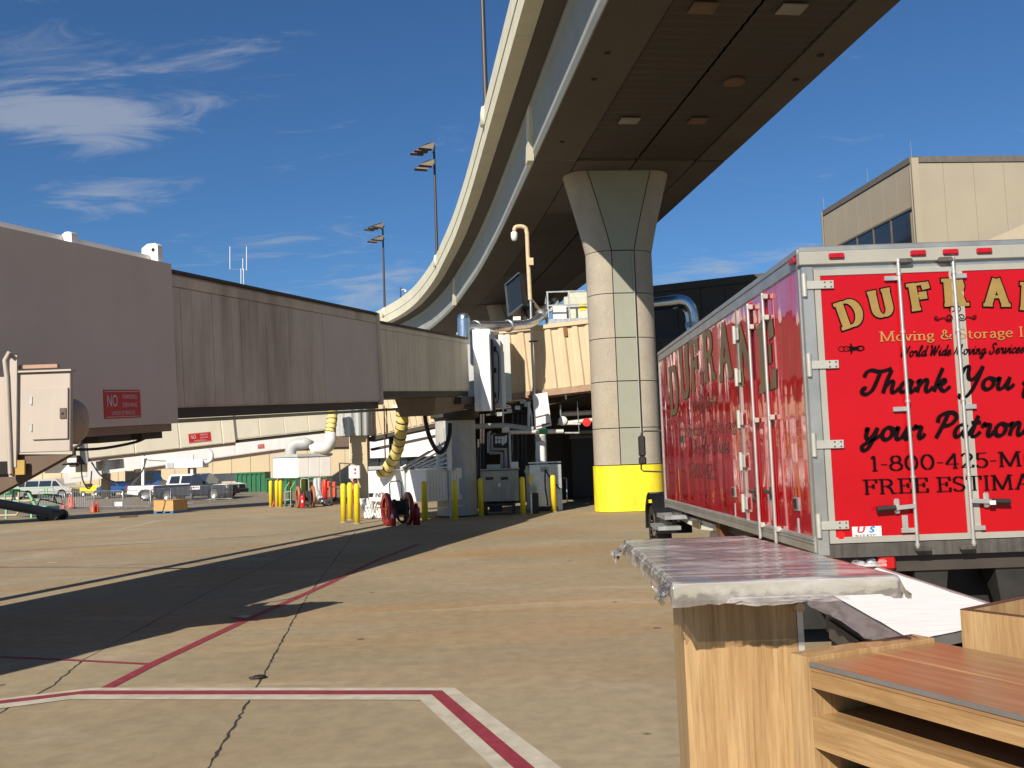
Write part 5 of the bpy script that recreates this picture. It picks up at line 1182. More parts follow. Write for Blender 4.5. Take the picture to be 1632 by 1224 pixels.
# belt loader and green frames at the left edge
bl = thing('belt_loader', 'black belt loader boom sloping down from the left edge with its wheels on the apron', 'belt loader', G(60, 827))
Yb = 44.0
a = P(-140, 778, Yb); b = P(92, 819, Yb)
part('boom', MB().beam(a, b, 1.0, .30), RUBBER, bl); part('side_rail', MB().beam(a + Vector((0, -.53, .08)), b + Vector((0, -.53, .08)), .05, .16).beam(a + Vector((0, -.53, -.12)), b + Vector((0, -.53, -.12)), .05, .06), DKSTEEL, bl)
part('end_roller', MB().cyl(b + Vector((0, -.5, 0)), b + Vector((0, .5, 0)), .2, n=12), RUBBER, bl)
for px, r in ((76, .26), (93, .22), (-60, .4)):
    g = Zp(px, 830, gz(-20, 44)); g = Vector((P(px, 820, Yb).x, Yb, gz(P(px, 820, Yb).x, Yb) + r))
    each('wheel', (MB().cyl(g + Vector((0, -.55, 0)), g + Vector((0, -.3, 0)), r, n=16), MB().cyl(g + Vector((0, .3, 0)), g + Vector((0, .55, 0)), r, n=16)), RUBBER, bl)
part('strut', MB().beam(P(75, 818, Yb), P(76, 827, Yb), .2, .2).beam(P(-60, 800, Yb), P(-60, 826, Yb), .3, .3), DKSTEEL, bl)
part('guard_rail', MB().tube([P(18, 803, Yb - .5), P(22, 781, Yb - .5), P(50, 785, Yb - .5)], .03, 5).tube([P(60, 806, Yb - .5), P(64, 795, Yb - .5), P(101, 804, Yb - .5), P(97, 790, Yb - .5), P(70, 788, Yb - .5)], .03, 5).tube([P(87, 792, Yb - .5), P(91, 803, Yb - .5)], .03, 5), DKSTEEL, bl)
gf = thing('green_frame', 'mint green railed work frame behind the black belt loader', 'work frame', G(50, 818))
MINT = mat('mint_green_paint', (.24, .50, .30), .5, var=.1); Yg = 47.5
def tb_(*pp, r=.035): return MB().tube([P(x, y, Yg) for x, y in pp], r, 6)
part('rail', tb_((6, 782), (8, 779), (85, 777), (86, 800)), MINT, gf); part('rail', tb_((8, 779), (8, 802)), MINT, gf); part('rail', tb_((60, 786), (85, 786), r=.025), MINT, gf)
for px in (71, 75): part('upright', tb_((px, 777), (px, 790), r=.025), MINT, gf)
part('diagonal', tb_((45, 785), (60, 812), r=.07), MINT, gf); part('diagonal', tb_((50, 800), (44, 814), r=.05), MINT, gf)
part('platform', MB().b2(P(5, 800, Yg), P(62, 796, Yg) + Vector((0, 1.2, 0))), MINT, gf); part('engine_cover', MB().b2(P(58, 816, Yg), P(80, 806, Yg) + Vector((0, 1, 0)), ch=.05), MINT, gf)
part('upper_cover', MB().b2(P(-30, 790, Yg), P(14, 779, Yg) + Vector((0, 1.2, 0)), ch=.08), MINT, gf)
part('leg', MB().beam(P(50, 812, Yg), Vector((P(50, 812, Yg).x, Yg, gz(-24, Yg))), .12, .12).beam(P(10, 800, Yg), Vector((P(10, 800, Yg).x, Yg, gz(-24, Yg))), .08, .08).beam(P(70, 815, Yg), Vector((P(70, 815, Yg).x, Yg, gz(-24, Yg))), .1, .1), MINT, gf)
part('tan_pipe', MB().tube([P(-20, 822, Yg - .6), P(26, 821, Yg - .6), P(29, 817, Yg - .6), P(30, 784, Yg - .6)], .05, 6).tube([P(34, 797, Yg - .6), P(38, 799, Yg - .6), P(56, 797, Yg - .6)], .04, 6), mat('tan_tube', (.55, .42, .28), .6), gf)
# ---------------------------------------------------------------- parked vehicles
def loft(mb, poly, hw, mi=0):
    n = len(poly); a = [Vector((x, -hw(x, z), z)) for x, z in poly]; b = [Vector((x, hw(x, z), z)) for x, z in poly]
    mb.add(a + b, [tuple(range(n)), tuple(range(2 * n - 1, n - 1, -1))] + [(i, i + n, (i + 1) % n + n, (i + 1) % n) for i in range(n)], mi)
    return mb
def arch(cx, r=.46, z0=.42, n=8): return [(cx + r * math.cos(math.pi * k / n), z0 + r * math.sin(math.pi * k / n) * .95) for k in range(n + 1)]
CHROME = mat('bright_chrome', (.75, .75, .75), .12, 1.0, var=.03); ROD = mat('satin_steel_rod', (.66, .65, .62), .38, .75, var=.05)
RIM = mat('alloy_rim', (.52, .52, .52), .3, .8, var=.1)
TLAMP = mat('red_tail_lamp', (.45, .01, .01), .2, var=.05)
HLAMP = mat('clear_lamp', (.7, .7, .68), .15, var=.05)
def wheels(root, xs, hw, r=.38):
    for x in xs:
        for s in (-1, 1):
            t = part('tyre', MB().lathe([(r * .62, -.11), (r * .95, -.12), (r, -.08), (r, .08), (r * .95, .12), (r * .62, .11)], (x, s * (hw - .12), r), 20, 0, 'Y'), RUBBER, root)
            part('rim', MB().lathe([(0, -.05), (r * .3, -.09), (r * .62, -.10), (r * .64, -.11), (r * .64, .11), (r * .62, .1), (r * .3, .09), (0, .05)], (x, s * (hw - .12), r), 14, 0, 'Y'), RIM, t)
def winpoly(name, pts, hw, root, m=GLASS, both=True):
    for s in (-1, 1) if both else (-1,):
        q = [Vector((x, s * (hw(x, z) + .008), z)) for x, z in pts]
        if s > 0: q.reverse()
        part(name, MB().poly(q), m, root)
def cross(name, x0, z0, x1, z1, hw, root, m, d=.012):
    dx, dz = z1 - z0, -(x1 - x0); L_ = math.hypot(dx, dz); ox, oz = dx / L_ * d, dz / L_ * d
    q = [Vector((x0 + ox, -hw(x0, z0) + .07, z0 + oz)), Vector((x1 + ox, -hw(x1, z1) + .07, z1 + oz)), Vector((x1 + ox, hw(x1, z1) - .07, z1 + oz)), Vector((x0 + ox, hw(x0, z0) - .07, z0 + oz))]
    part(name, MB().poly(q), m, root)
def pickup(root, paint, Lf=1.0, crew=True):
    hw = lambda x, z: .99 - (0 if z < 1.12 else (z - 1.12) * .30) - (.05 if abs(x) > 2.7 else 0)
    low = [(2.92, .48), (2.96, .8), (2.86, 1.03), (2.5, 1.12), (1.15, 1.18), (-.62, 1.16), (-.66, 1.12), (-2.88, 1.12), (-2.95, .95), (-2.93, .52)] + arch(-1.85)[::-1] + arch(1.95)[::-1]
    part('body', loft(MB(), low, hw), paint, root)
    xb = -.70 if crew else .0
    part('cab', loft(MB(), [(xb, 1.15), (xb + .1, 1.78), (xb + .28, 1.88), (.62, 1.88), (.85, 1.80), (1.55, 1.16)], hw), paint, root)
    if crew: winpoly('window', [(xb + .16, 1.2), (xb + .22, 1.74), (xb + .72, 1.76), (xb + .74, 1.2)], hw, root)
    winpoly('window', [((xb + .82) if crew else xb + .14, 1.2), ((xb + .82) if crew else xb + .2, 1.75), (.62, 1.76), (.82, 1.7), (1.18, 1.2)], hw, root)
    cross('windscreen', .92, 1.72, 1.48, 1.22, hw, root, GLASS); cross('rear_window', xb + .02, 1.25, xb + .09, 1.7, hw, root, GLASS, -.012)
    winpoly('door_seam', [(.0, .55), (.0, 1.15), (.012, 1.15), (.012, .55)], hw, root, RUBBER)
    part('front_bumper', MB().box((2.98, 0, .55), (.16, 1.9, .26), ch=.03), DKSTEEL, root); part('rear_bumper', MB().box((-3.02, 0, .58), (.2, 1.85, .2), ch=.03), CHROME, root)
    part('grille', MB().box((2.95, 0, .86), (.05, 1.3, .28)), DKSTEEL, root)
    for s in (-1, 1):
        part('headlight', MB().box((2.90, s * .80, .88), (.12, .28, .22), ch=.02), HLAMP, root); part('tail_lamp', MB().box((-2.94, s * .90, .95), (.06, .14, .3)), TLAMP, root)
        part('mirror', MB().box((1.15, s * 1.1, 1.3), (.1, .2, .2), ch=.03), RUBBER, root)
        part('handle', MB().box((.15, s * .995, 1.05), (.16, .03, .03)), RUBBER, root)
    part('bed_floor', MB().box((-1.8, 0, 1.125), (2.1, 1.7, .01)), DKSTEEL, root)
    part('underbody', MB().box((0, 0, .45), (5.2, 1.6, .25)), DKSTEEL, root)
    wheels(root, (-1.85, 1.95), .99, .40)
def place(root, pxl, pxr, pyl, pyr, Yl, Yr, length):
    a = P(pxl, pyl, Yl); b = P(pxr, pyr, Yr); m_ = (a + b) / 2; root.location = (m_.x, m_.y, gz(m_.x, m_.y)); root.rotation_euler = (0, 0, math.atan2(b.y - a.y, b.x - a.x))
    s = (Vector((b.x, b.y)) - Vector((a.x, a.y))).length / length; root.scale = (s, 1, 1)
PW = mat('white_car_paint', (.74, .74, .72), .25, var=.03, coat=.6); PN = mat('navy_car_paint', (.012, .016, .035), .18, var=.05, coat=.8); PBL = mat('blue_car_paint', (.02, .07, .22), .25, var=.05, coat=.6); PGR = mat('grey_green_car_paint', (.20, .26, .22), .3, var=.05, coat=.5)
t1 = thing('pickup_truck', 'white pickup facing right parked behind the navy one and the crowd barriers', 'pickup')
pickup(t1, PW); place(t1, 215, 383, 797, 795, 71, 68.5, 5.95)
t2 = thing('pickup_truck', 'navy blue pickup with a white door sign parked right behind the crowd barriers', 'pickup')
pickup(t2, PN, crew=False); sg = MB().poly([Vector((x, -1.002, z)) for x, z in ((.10, .78), (.85, .78), (.85, 1.04), (.10, 1.04))]); dsg = part('door_sign', sg, SIGNW, t2, 'white magnetic door sign')
mb = MB(); 
for i in range(5): mb.poly([Vector((x, -1.005, z)) for x, z in ((.18 + .125 * i, .86), (.255 + .125 * i, .86), (.255 + .125 * i, .97), (.18 + .125 * i, .97))])
part('lettering', mb, BLACKP, dsg); place(t2, 256, 372, 799, 797, 66.5, 65.5, 5.95)
# passenger van
vn = thing('passenger_van', 'pale silver passenger van with dark side windows behind the green work frame', 'van')
hwv = lambda x, z: 1.0 - (0 if z < 1.15 else (z - 1.15) * .2)
SILV = mat('silver_car_paint', (.46, .45, .42), .3, .2, var=.04, coat=.5)
low = [(2.75, .45), (2.8, .85), (2.6, 1.05), (1.95, 1.2), (1.35, 1.75), (1.05, 1.98), (-2.6, 2.0), (-2.72, 1.8), (-2.8, .5)] + arch(-1.6)[::-1] + arch(1.85)[::-1]
part('body', loft(MB(), low, hwv), SILV, vn)
for x0_, x1_ in ((-2.55, -1.95), (-1.85, -.55), (-.45, .75)): winpoly('window', [(x0_, 1.22), (x0_ + .03, 1.78), (x1_, 1.78), (x1_, 1.22)], hwv, vn)
winpoly('window', [(.88, 1.22), (.88, 1.76), (1.2, 1.74), (1.72, 1.22)], hwv, vn); cross('windscreen', 1.38, 1.72, 1.92, 1.24, hwv, vn, GLASS); cross('rear_window', -2.735, 1.2, -2.66, 1.8, hwv, vn, GLASS, -.012)
for s in (-1, 1): part('tail_lamp', MB().box((-2.76, s * .9, 1.0), (.06, .12, .35)), TLAMP, vn); part('handle', MB().box((.85, s * 1.0, 1.05), (.14, .03, .03)), RUBBER, vn); part('headlight', MB().box((2.72, s * .75, .85), (.12, .3, .2)), HLAMP, vn)
part('front_bumper', MB().box((2.82, 0, .52), (.14, 1.9, .24), ch=.03), DKSTEEL, vn); part('underbody', MB().box((0, 0, .45), (5, 1.6, .25)), DKSTEEL, vn)
wheels(vn, (-1.6, 1.85), 1.0, .37); place(vn, 38, 126, 792, 791, 100, 97, 5.6)
def sedan(root, paint):
    hw = lambda x, z: .88 - (0 if z < .95 else (z - .95) * .35)
    part('body', loft(MB(), [(2.15, .4), (2.2, .7), (1.9, .88), (1.0, .96), (-1.6, .98), (-2.15, .9), (-2.2, .5)] + arch(-1.35, .38, .34)[::-1] + arch(1.4, .38, .34)[::-1], hw), paint, root)
    part('cabin', loft(MB(), [(-1.7, .97), (-1.1, 1.42), (.1, 1.45), (.95, .96)], hw), paint, root)
    winpoly('window', [(-1.35, 1.0), (-1.0, 1.36), (-.4, 1.38), (-.4, 1.0)], hw, root); winpoly('window', [(-.3, 1.0), (-.3, 1.38), (.08, 1.38), (.7, 1.0)], hw, root)
    cross('windscreen', .2, 1.4, .9, 1.0, hw, root, GLASS); wheels(root, (-1.35, 1.4), .88, .32)
    for s in (-1, 1): part('tail_lamp', MB().box((-2.17, s * .7, .78), (.06, .25, .14)), TLAMP, root)
c1_ = thing('parked_car', 'small blue car half hidden by the crowd barriers left of the white pickup', 'car', (0, 0, 0), 0, 'cars beyond the barriers'); sedan(c1_, PBL); place(c1_, 163, 214, 792, 791, 93, 92, 4.4)
c2_ = thing('parked_car', 'grey green car at the far left edge behind the silver van', 'car', (0, 0, 0), 0, 'cars beyond the barriers'); sedan(c2_, PGR); place(c2_, -25, 41, 791, 791, 92, 93, 4.4)
tg = thing('baggage_tug', 'low yellow tug parked between the silver van and the blue car', 'tug'); 
part('body', MB().box((0, 0, .6), (2.4, 1.3, .6), ch=.08), YEL, tg); part('hood', MB().box((.7, 0, .95), (1.0, 1.1, .2), ch=.05), YEL, tg); part('seat', MB().box((-.4, 0, 1.05), (.5, .9, .5), ch=.06), RUBBER, tg); part('canopy_post', MB().beam((-1.1, .5, .9), (-1.1, .5, 1.9), .06, .06), YEL, tg)
wheels(tg, (-.75, .75), .68, .3); place(tg, 131, 163, 791, 791, 97, 97, 2.4)
sr = thing('stair_truck', 'dark blue stair truck with a yellow topped boarding stair before the dark doorway', 'stair truck')
part('cab', loft(MB(), [(.1, .5), (2.6, .5), (2.6, 1.3), (1.9, 1.5), (1.4, 2.1), (.2, 2.1)], lambda x, z: .95), PBL, sr); winpoly('window', [(.45, 1.4), (.45, 1.95), (1.3, 1.95), (1.75, 1.42)], lambda x, z: .95, sr)
part('chassis', MB().box((-.2, 0, .55), (5.2, 1.5, .3)), DKSTEEL, sr); wheels(sr, (-1.8, 1.7), .95, .4)
for s in (-.6, .6): part('stringer', MB().beam((-2.6, s, .4), (.6, s, 2.75), .08, .22), WHITE, sr)
for i in range(9): part('tread', MB().box((-2.5 + .36 * i, 0, .55 + .265 * i), (.28, 1.15, .04)), STEEL, sr)
for s in (-.62, .62): part('hand_rail', MB().tube([(-2.6, s, 1.25), (.5, s, 3.55), (1.6, s, 3.55), (2.6, s, 2.4)], .03, 6), STEEL, sr)
part('platform', MB().box((1.0, 0, 2.8), (1.1, 1.3, .14)), YEL, sr); part('yellow_shield', MB().box((.75, -.66, 3.1), (.75, .05, .5)), YEL, sr)
place(sr, 203, 262, 790, 790, 86, 86, 5.4)

# ---------------------------------------------------------------- stroke lettering for painted signwriting
def ARC(cx, cy, rx, ry, a0, a1, n=10): return [(cx + rx * math.cos(math.radians(a0 + (a1 - a0) * k / n)), cy + ry * math.sin(math.radians(a0 + (a1 - a0) * k / n))) for k in range(n + 1)]
# capitals: list of strokes, serif list (x, y) for feet and heads
ROM = {
 'D': (.86, [[(.16, 0), (.16, 1)], [(.16, .97), (.4, .97)] + ARC(.4, .5, .36, .47, 90, -90, 14) + [(.16, .03)]], [(.12, 0), (.12, 1)]),
 'U': (.92, [[(.2, 1), (.2, .35)] + ARC(.46, .32, .26, .29, 180, 360, 12) + [(.72, .35), (.72, 1)]], [(.2, 1), (.72, 1)]),
 'F': (.76, [[(.2, 0), (.2, 1)], [(.2, .965), (.68, .965)], [(.2, .52), (.52, .52)], [(.66, 1.0), (.69, .74)], [(.53, .66), (.53, .38)]], [(.2, 0), (.14, 1)]),
 'E': (.78, [[(.2, 0), (.2, 1)], [(.2, .965), (.68, .965)], [(.2, .52), (.52, .52)], [(.2, .035), (.7, .035)], [(.66, 1.0), (.69, .74)], [(.53, .66), (.53, .38)], [(.68, 0), (.71, .27)]], [(.14, 0), (.14, 1)]),
 'R': (.94, [[(.2, 0), (.2, 1)], [(.2, .965), (.42, .965)] + ARC(.42, .74, .25, .225, 90, -90, 10) + [(.2, .515)], [(.42, .5), (.60, .38), (.72, .0)]], [(.2, 0), (.14, 1), (.78, 0)]),
 'A': (.96, [[(.14, 0), (.46, 1.02)], [(.46, 1.02), (.80, 0)], [(.26, .34), (.66, .34)]], [(.14, 0), (.80, 0)]),
 'N': (.98, [[(.18, 0), (.18, 1)], [(.18, 1), (.78, 0)], [(.78, 0), (.78, 1)]], [(.18, 0), (.14, 1), (.78, 1)]),
 'M': (1.14, [[(.16, 0), (.18, 1)], [(.18, 1), (.55, .04)], [(.55, .04), (.92, 1)], [(.92, 1), (.96, 0)]], [(.16, 0), (.14, 1), (.96, 0), (.96, 1)]),
 'S': (.70, [ARC(.35, .745, .23, .225, 25, 200, 8) + [(.22, .58), (.46, .44)] + ARC(.34, .255, .25, .225, 30, -160, 9)], []),
 'I': (.42, [[(.21, 0), (.21, 1)]], [(.21, 0), (.21, 1)]),
 'T': (.80, [[(.4, 0), (.4, 1)], [(.06, .965), (.74, .965)], [(.08, 1), (.06, .74)], [(.72, 1), (.74, .74)]], [(.4, 0)]),
 'O': (.98, [ARC(.49, .5, .36, .47, 90, 450, 22)], []), 'V': (.9, [[(.12, 1), (.45, 0)], [(.45, 0), (.78, 1)]], [(.12, 1), (.78, 1)]),
 '&': (.9, [[(.82, .48), (.62, .12), (.36, .02), (.16, .12), (.16, .34), (.38, .54), (.5, .76), (.38, .93), (.26, .78), (.34, .55), (.58, .2), (.82, .03)]], []),
 '1': (.46, [[(.23, 0), (.23, 1)], [(.23, 1), (.08, .86)]], [(.23, 0)]), '-': (.42, [[(.06, .42), (.36, .42)]], []), ' ': (.34, [], []),
 '8': (.68, [ARC(.34, .75, .2, .22, -90, 270, 14), ARC(.34, .27, .26, .255, 90, 450, 16)], []), '0': (.74, [ARC(.37, .5, .26, .48, 90, 450, 18)], []),
 '4': (.70, [[(.48, 0), (.48, 1)], [(.48, 1), (.06, .3)], [(.06, .3), (.66, .3)]], [(.48, 0)]),
 '2': (.68, [ARC(.33, .74, .23, .24, 165, -25, 9) + [(.3, .3), (.08, .04)], [(.08, .04), (.6, .04)], [(.58, .02), (.63, .2)]], []),
 '5': (.66, [[(.16, .96), (.56, .97)], [(.17, .97), (.14, .58)], [(.14, .55)] + ARC(.31, .31, .26, .29, 110, -150, 11)], []),
 'o': (.60, [ARC(.3, .31, .21, .29, 90, 450, 16)], []), 'v': (.58, [[(.08, .6), (.3, 0)], [(.3, 0), (.5, .6)]], [(.08, .6), (.5, .6)]),
 'i': (.32, [[(.16, 0), (.16, .6)], [(.155, .80), (.155, .9)]], [(.16, 0), (.12, .6)]), 'n': (.66, [[(.16, 0), (.16, .6)], [(.16, .42), (.3, .58), (.44, .55), (.5, .4), (.5, 0)]], [(.16, 0), (.12, .6), (.5, 0)]),
 'g': (.58, [ARC(.27, .42, .17, .18, 90, 450, 12), [(.16, .26), (.14, .12), (.42, .06), (.46, -.1), (.26, -.24), (.07, -.12), (.18, .06)], [(.4, .54), (.52, .6)]], []),
 't': (.42, [[(.18, .78), (.18, .12), (.26, .0), (.38, .06)], [(.04, .58), (.36, .58)]], []), 'r': (.50, [[(.16, 0), (.16, .6)], [(.16, .4), (.28, .57), (.42, .55)]], [(.16, 0), (.12, .6)]),
 'a': (.56, [[(.1, .48), (.24, .6), (.4, .5), (.4, .12), (.5, .02)], [(.4, .36), (.14, .26), (.12, .08), (.24, .0), (.4, .12)]], []), 'e': (.56, [[(.1, .34), (.46, .36), (.42, .54), (.28, .61), (.1, .44), (.1, .18), (.26, .01), (.46, .12)]], []),
 'c': (.54, [[(.45, .48), (.32, .6), (.12, .48), (.08, .26), (.2, .03), (.34, .01), (.46, .12)]], []),
}
CURVED = set('SoOgae&c0852')
bowl = [(.40, .40), (.30, .5), (.13, .42), (.06, .2), (.13, .03), (.26, .08), (.38, .3), (.41, .48)]
SCR = {
 'T': (.66, [[(.0, .70), (.04, .9), (.2, .99), (.45, .92), (.7, .98), (.84, 1.06)], [(.5, .94), (.44, .5), (.36, .14), (.2, -.02), (.04, .06), (.06, .24), (.16, .2)]]),
 'h': (.56, [[(.08, 0), (.12, .5), (.2, .98)], [(.09, .2), (.22, .46), (.34, .46), (.34, .2), (.38, .03), (.48, .05), (.58, .2)]]),
 'a': (.54, [bowl, [(.41, .5), (.38, .16), (.43, .02), (.5, .04), (.58, .2)]]), 'n': (.58, [[(.02, .38), (.1, .5), (.12, .4), (.1, 0)], [(.1, .2), (.24, .48), (.36, .46), (.36, .16), (.41, .02), (.5, .04), (.6, .2)]]),
 'k': (.56, [[(.08, 0), (.12, .5), (.2, .98)], [(.1, .2), (.28, .48), (.38, .42), (.3, .28), (.14, .24)], [(.2, .25), (.32, .06), (.44, .02), (.58, .2)]]),
 'Y': (.72, [[(.02, .74), (.08, .96), (.2, .98), (.22, .7), (.3, .46), (.46, .5), (.6, .8), (.66, 1.0)], [(.66, 1.0), (.58, .5), (.46, .0), (.30, -.3), (.12, -.3), (.10, -.14)]]),
 'o': (.50, [ARC(.24, .25, .17, .24, 60, 420, 12), [(.34, .46), (.46, .42), (.54, .46)]]), 'u': (.58, [[(.02, .36), (.08, .5), (.07, .14), (.15, .01), (.28, .1), (.38, .36), (.41, .5)], [(.41, .5), (.38, .14), (.43, .02), (.5, .04), (.6, .2)]]),
 'f': (.42, [[(.0, .16), (.2, .5), (.34, .9), (.26, 1.0), (.18, .8), (.14, .3), (.1, -.2), (.16, -.36), (.24, -.22), (.2, .04), (.36, .12), (.44, .2)]]), 'r': (.46, [[(.02, .36), (.12, .54), (.14, .44), (.30, .46), (.28, .14), (.34, .02), (.42, .06), (.48, .2)]]),
 'y': (.56, [[(.02, .36), (.08, .5), (.07, .2), (.15, .06), (.28, .14), (.38, .36), (.41, .5)], [(.41, .5), (.34, .0), (.22, -.34), (.08, -.38), (.02, -.24), (.14, -.1), (.4, .04), (.58, .2)]]),
 'P': (.70, [[(.08, .62), (.10, .86), (.32, 1.0), (.58, .98), (.7, .78), (.56, .54), (.34, .48), (.26, .56)], [(.38, .96), (.28, .5), (.14, .0)]]), 't': (.40, [[(.02, .16), (.14, .44), (.22, .84)], [(.19, .7), (.12, .18), (.18, .01), (.3, .06), (.42, .2)], [(.02, .56), (.36, .58)]]),
 'g': (.56, [bowl, [(.41, .5), (.34, .0), (.22, -.34), (.08, -.38), (.02, -.24), (.14, -.1), (.4, .04), (.58, .2)]]), 'e': (.46, [[(.04, .18), (.26, .26), (.34, .4), (.24, .5), (.1, .38), (.07, .14), (.18, .0), (.34, .06), (.48, .2)]]),
 'W': (.95, [[(.0, .8), (.1, .98), (.16, .6), (.16, .02), (.32, .4), (.48, .9), (.48, .4), (.50, .02), (.7, .5), (.86, 1.0)]]), 'l': (.34, [[(.02, .16), (.2, .7), (.26, .98), (.16, .9), (.08, .3), (.14, .02), (.26, .06), (.36, .2)]]),
 'd': (.56, [bowl, [(.52, 1.0), (.44, .5), (.38, .16), (.43, .02), (.5, .04), (.58, .2)]]), 'i': (.32, [[(.02, .2), (.12, .5), (.09, .14), (.14, .02), (.24, .06), (.34, .2)], [(.15, .68), (.17, .74)]]),
 'M': (.98, [[(.0, .06), (.12, .3), (.26, .96), (.34, .5), (.34, .04), (.54, .5), (.68, .98), (.68, .4), (.7, .04), (.8, .04), (.92, .2)]]), 'v': (.48, [[(.02, .38), (.1, .5), (.12, .2), (.16, .0), (.32, .2), (.4, .46), (.5, .44)]]),
 'S': (.66, [[(.6, .82), (.5, .98), (.3, .92), (.26, .72), (.42, .5), (.46, .2), (.3, .0), (.1, .04), (.04, .2), (.14, .26)]]), 'c': (.44, [[(.36, .4), (.26, .5), (.1, .4), (.06, .16), (.16, .0), (.32, .06), (.46, .2)]]), 's': (.42, [[(.04, .16), (.22, .5), (.3, .2), (.22, .0), (.06, .04)], [(.26, .08), (.44, .2)]]), ' ': (.30, []),
}
class Sign:                       # flat painted lettering; every stroke a hair further out than the last
    def __init__(s, o, u, v): s.o = Vector(o); s.u = Vector(u).normalized(); s.v = Vector(v).normalized(); s.n = s.u.cross(s.v); s.k = 0
    def ribbon(s, mb, pts, wf, lift, ext=0.0):
        pts = [Vector((p[0], p[1])) for p in pts]; n = len(pts)
        if ext:
            a = (pts[0] - pts[1]).normalized() * ext; b = (pts[-1] - pts[-2]).normalized() * ext
            if (pts[0] - pts[-1]).length > 1e-4: pts[0] = pts[0] + a; pts[-1] = pts[-1] + b
        closed = (pts[0] - pts[-1]).length < 1e-4; vs = []; s.k += 1; z = lift + (s.k % 40) * .00004
        for i, p in enumerate(pts):
            if closed: a, b = pts[i - 1 if i else n - 2], pts[(i + 1) if i < n - 1 else 1]
            else: a, b = pts[max(i - 1, 0)], pts[min(i + 1, n - 1)]
            d = (b - a); d = d.normalized() if d.length > 1e-9 else Vector((1, 0)); w = wf(d) / 2; nx = Vector((-d.y, d.x)) * w
            for q in (p - nx, p + nx): vs.append(s.o + s.u * q.x + s.v * q.y + s.n * z)
        mb.add(vs, [(2 * i, 2 * i + 2, 2 * i + 3, 2 * i + 1) for i in range(n - 1)])
    def write(s, mb, text, cx, by, h, font='rom', thick=.17, thin=.055, width=1.0, track=.0, rot=None, lift=.0105, grow=0.0, serif=.11, length=None, align=0.5, slant=.30):
        T = ROM if font == 'rom' else SCR; tot = sum(T[c][0] * width + track for c in text) * h
        if length: width *= 1; sc = length / tot
        else: sc = 1
        x = cx - tot * sc * align
        na = Vector((1, 0)) if font == 'rom' else Vector((math.cos(.5), math.sin(.5)))
        for c in text:
            g = T[c]; W_ = (g[0] * width + track) * h * sc
            def tr(p):
                xx = p[0] * width * h * sc; yy = p[1] * h
                if font != 'rom': xx += p[1] * slant * h
                if rot is not None:
                    gx = g[0] * width * h * sc / 2; X, Y_ = xx - gx, yy - h / 2; ca, sa = math.cos(rot), math.sin(rot); return (x + gx + X * ca - Y_ * sa, by + h / 2 + X * sa + Y_ * ca)
                return (x + xx, by + yy)
            rn = na if rot is None else Vector((math.cos(rot), math.sin(rot)))
            wf = lambda d: (thin + (thick - thin) * abs(d.x * rn.y - d.y * rn.x)) * h + grow
            for st in g[1]:
                p = [tr(q) for q in st]
                if font != 'rom' or (c in CURVED and len(st) > 3) or (len(st) > 4 and c not in 'DURF1'): p = [(q.x, q.y) for q in cr([(a, b, 0) for a, b in p], 4)]
                s.ribbon(mb, p, wf, lift, grow / 2)
            if font == 'rom':
                for (sx_, sy_) in g[2]:
                    y0 = .03 if sy_ == 0 else sy_ - .03
                    s.ribbon(mb, [tr((sx_ - serif / width ** .5 - .02, y0)), tr((sx_ + serif / width ** .5 + .02, y0))], lambda d: thin * 1.25 * h + grow, lift, grow / 2)
            x += W_
    def scroll(s, mb, cx, cy, r, lift=.0105, w=.006):
        for sg in (-1, 1):
            sp = [(cx + sg * (r * .55 + r * .36 * (1 - k / 26) * math.cos(k * .52)), cy - r * .36 * (1 - k / 26) * math.sin(k * .52)) for k in range(20)]
            s.ribbon(mb, [(cx + sg * r * 1.75, cy + .05 * r), (cx + sg * r * 1.6, cy - .22 * r), (cx + sg * r * 1.25, cy - .02 * r)] + sp, lambda d: w * 1.4, lift)
            s.ribbon(mb, ARC(cx + sg * r * 1.68, cy - .02 * r, r * .16, r * .16, 0, 330, 10), lambda d: w, lift)
            s.ribbon(mb, ARC(cx + sg * r * .26, cy + r * .75, r * .24, r * .24, -90, 230, 12), lambda d: w * 1.3, lift)
        s.ribbon(mb, [(cx, cy - r * .55), (cx, cy + r * .5)], lambda d: w, lift)
GOLD = mat('gold_lettering', (.27, .18, .05), .5, var=.08, scale=9)
GOLDF = mat('fine_gold_lettering', (.36, .19, .05), .55, var=.08)
INK = mat('black_signwriting', (.006, .004, .005), .9, var=.1, spec=.05)

# ---------------------------------------------------------------- the red removals truck
RED_R = mat('gloss_red_rear_panel', (.42, .0045, .010), .3, var=.05, scale=1.5, coat=.12, spec=.25, streak=.10, sscale=(1.5, 1.5, .35), sdark=.7)
def side_red():
    m = mat('gloss_red_side_panel', (.50, .006, .014), .10, var=.05, scale=1.2, coat=1.0, spec=.6)
    N = m.node_tree.nodes; L = m.node_tree.links; t = N.new('ShaderNodeTexCoord'); q = N.new('ShaderNodeMapping'); q.inputs['Scale'].default_value = (1, 1.6, .42); L.new(t.outputs['Object'], q.inputs[0])
    n = N.new('ShaderNodeTexNoise'); n.inputs['Scale'].default_value = 1.15; n.inputs['Detail'].default_value = 1.6; n.inputs['Roughness'].default_value = .5; n.inputs['Distortion'].default_value = .4; L.new(q.outputs[0], n.inputs['Vector'])
    b = N.new('ShaderNodeBump'); b.inputs['Strength'].default_value = .30; b.inputs['Distance'].default_value = .10; L.new(n.outputs[0], b.inputs['Height']); L.new(b.outputs[0], N['Principled BSDF'].inputs['Normal']); L.new(b.outputs[0], N['Principled BSDF'].inputs['Coat Normal'])
    return m
RED_S = side_red()
ALU = mat('brushed_aluminium', (.50, .50, .48), .38, .75, var=.12, scale=3, streak=.25, sscale=(3, 3, .8), sdark=.6)
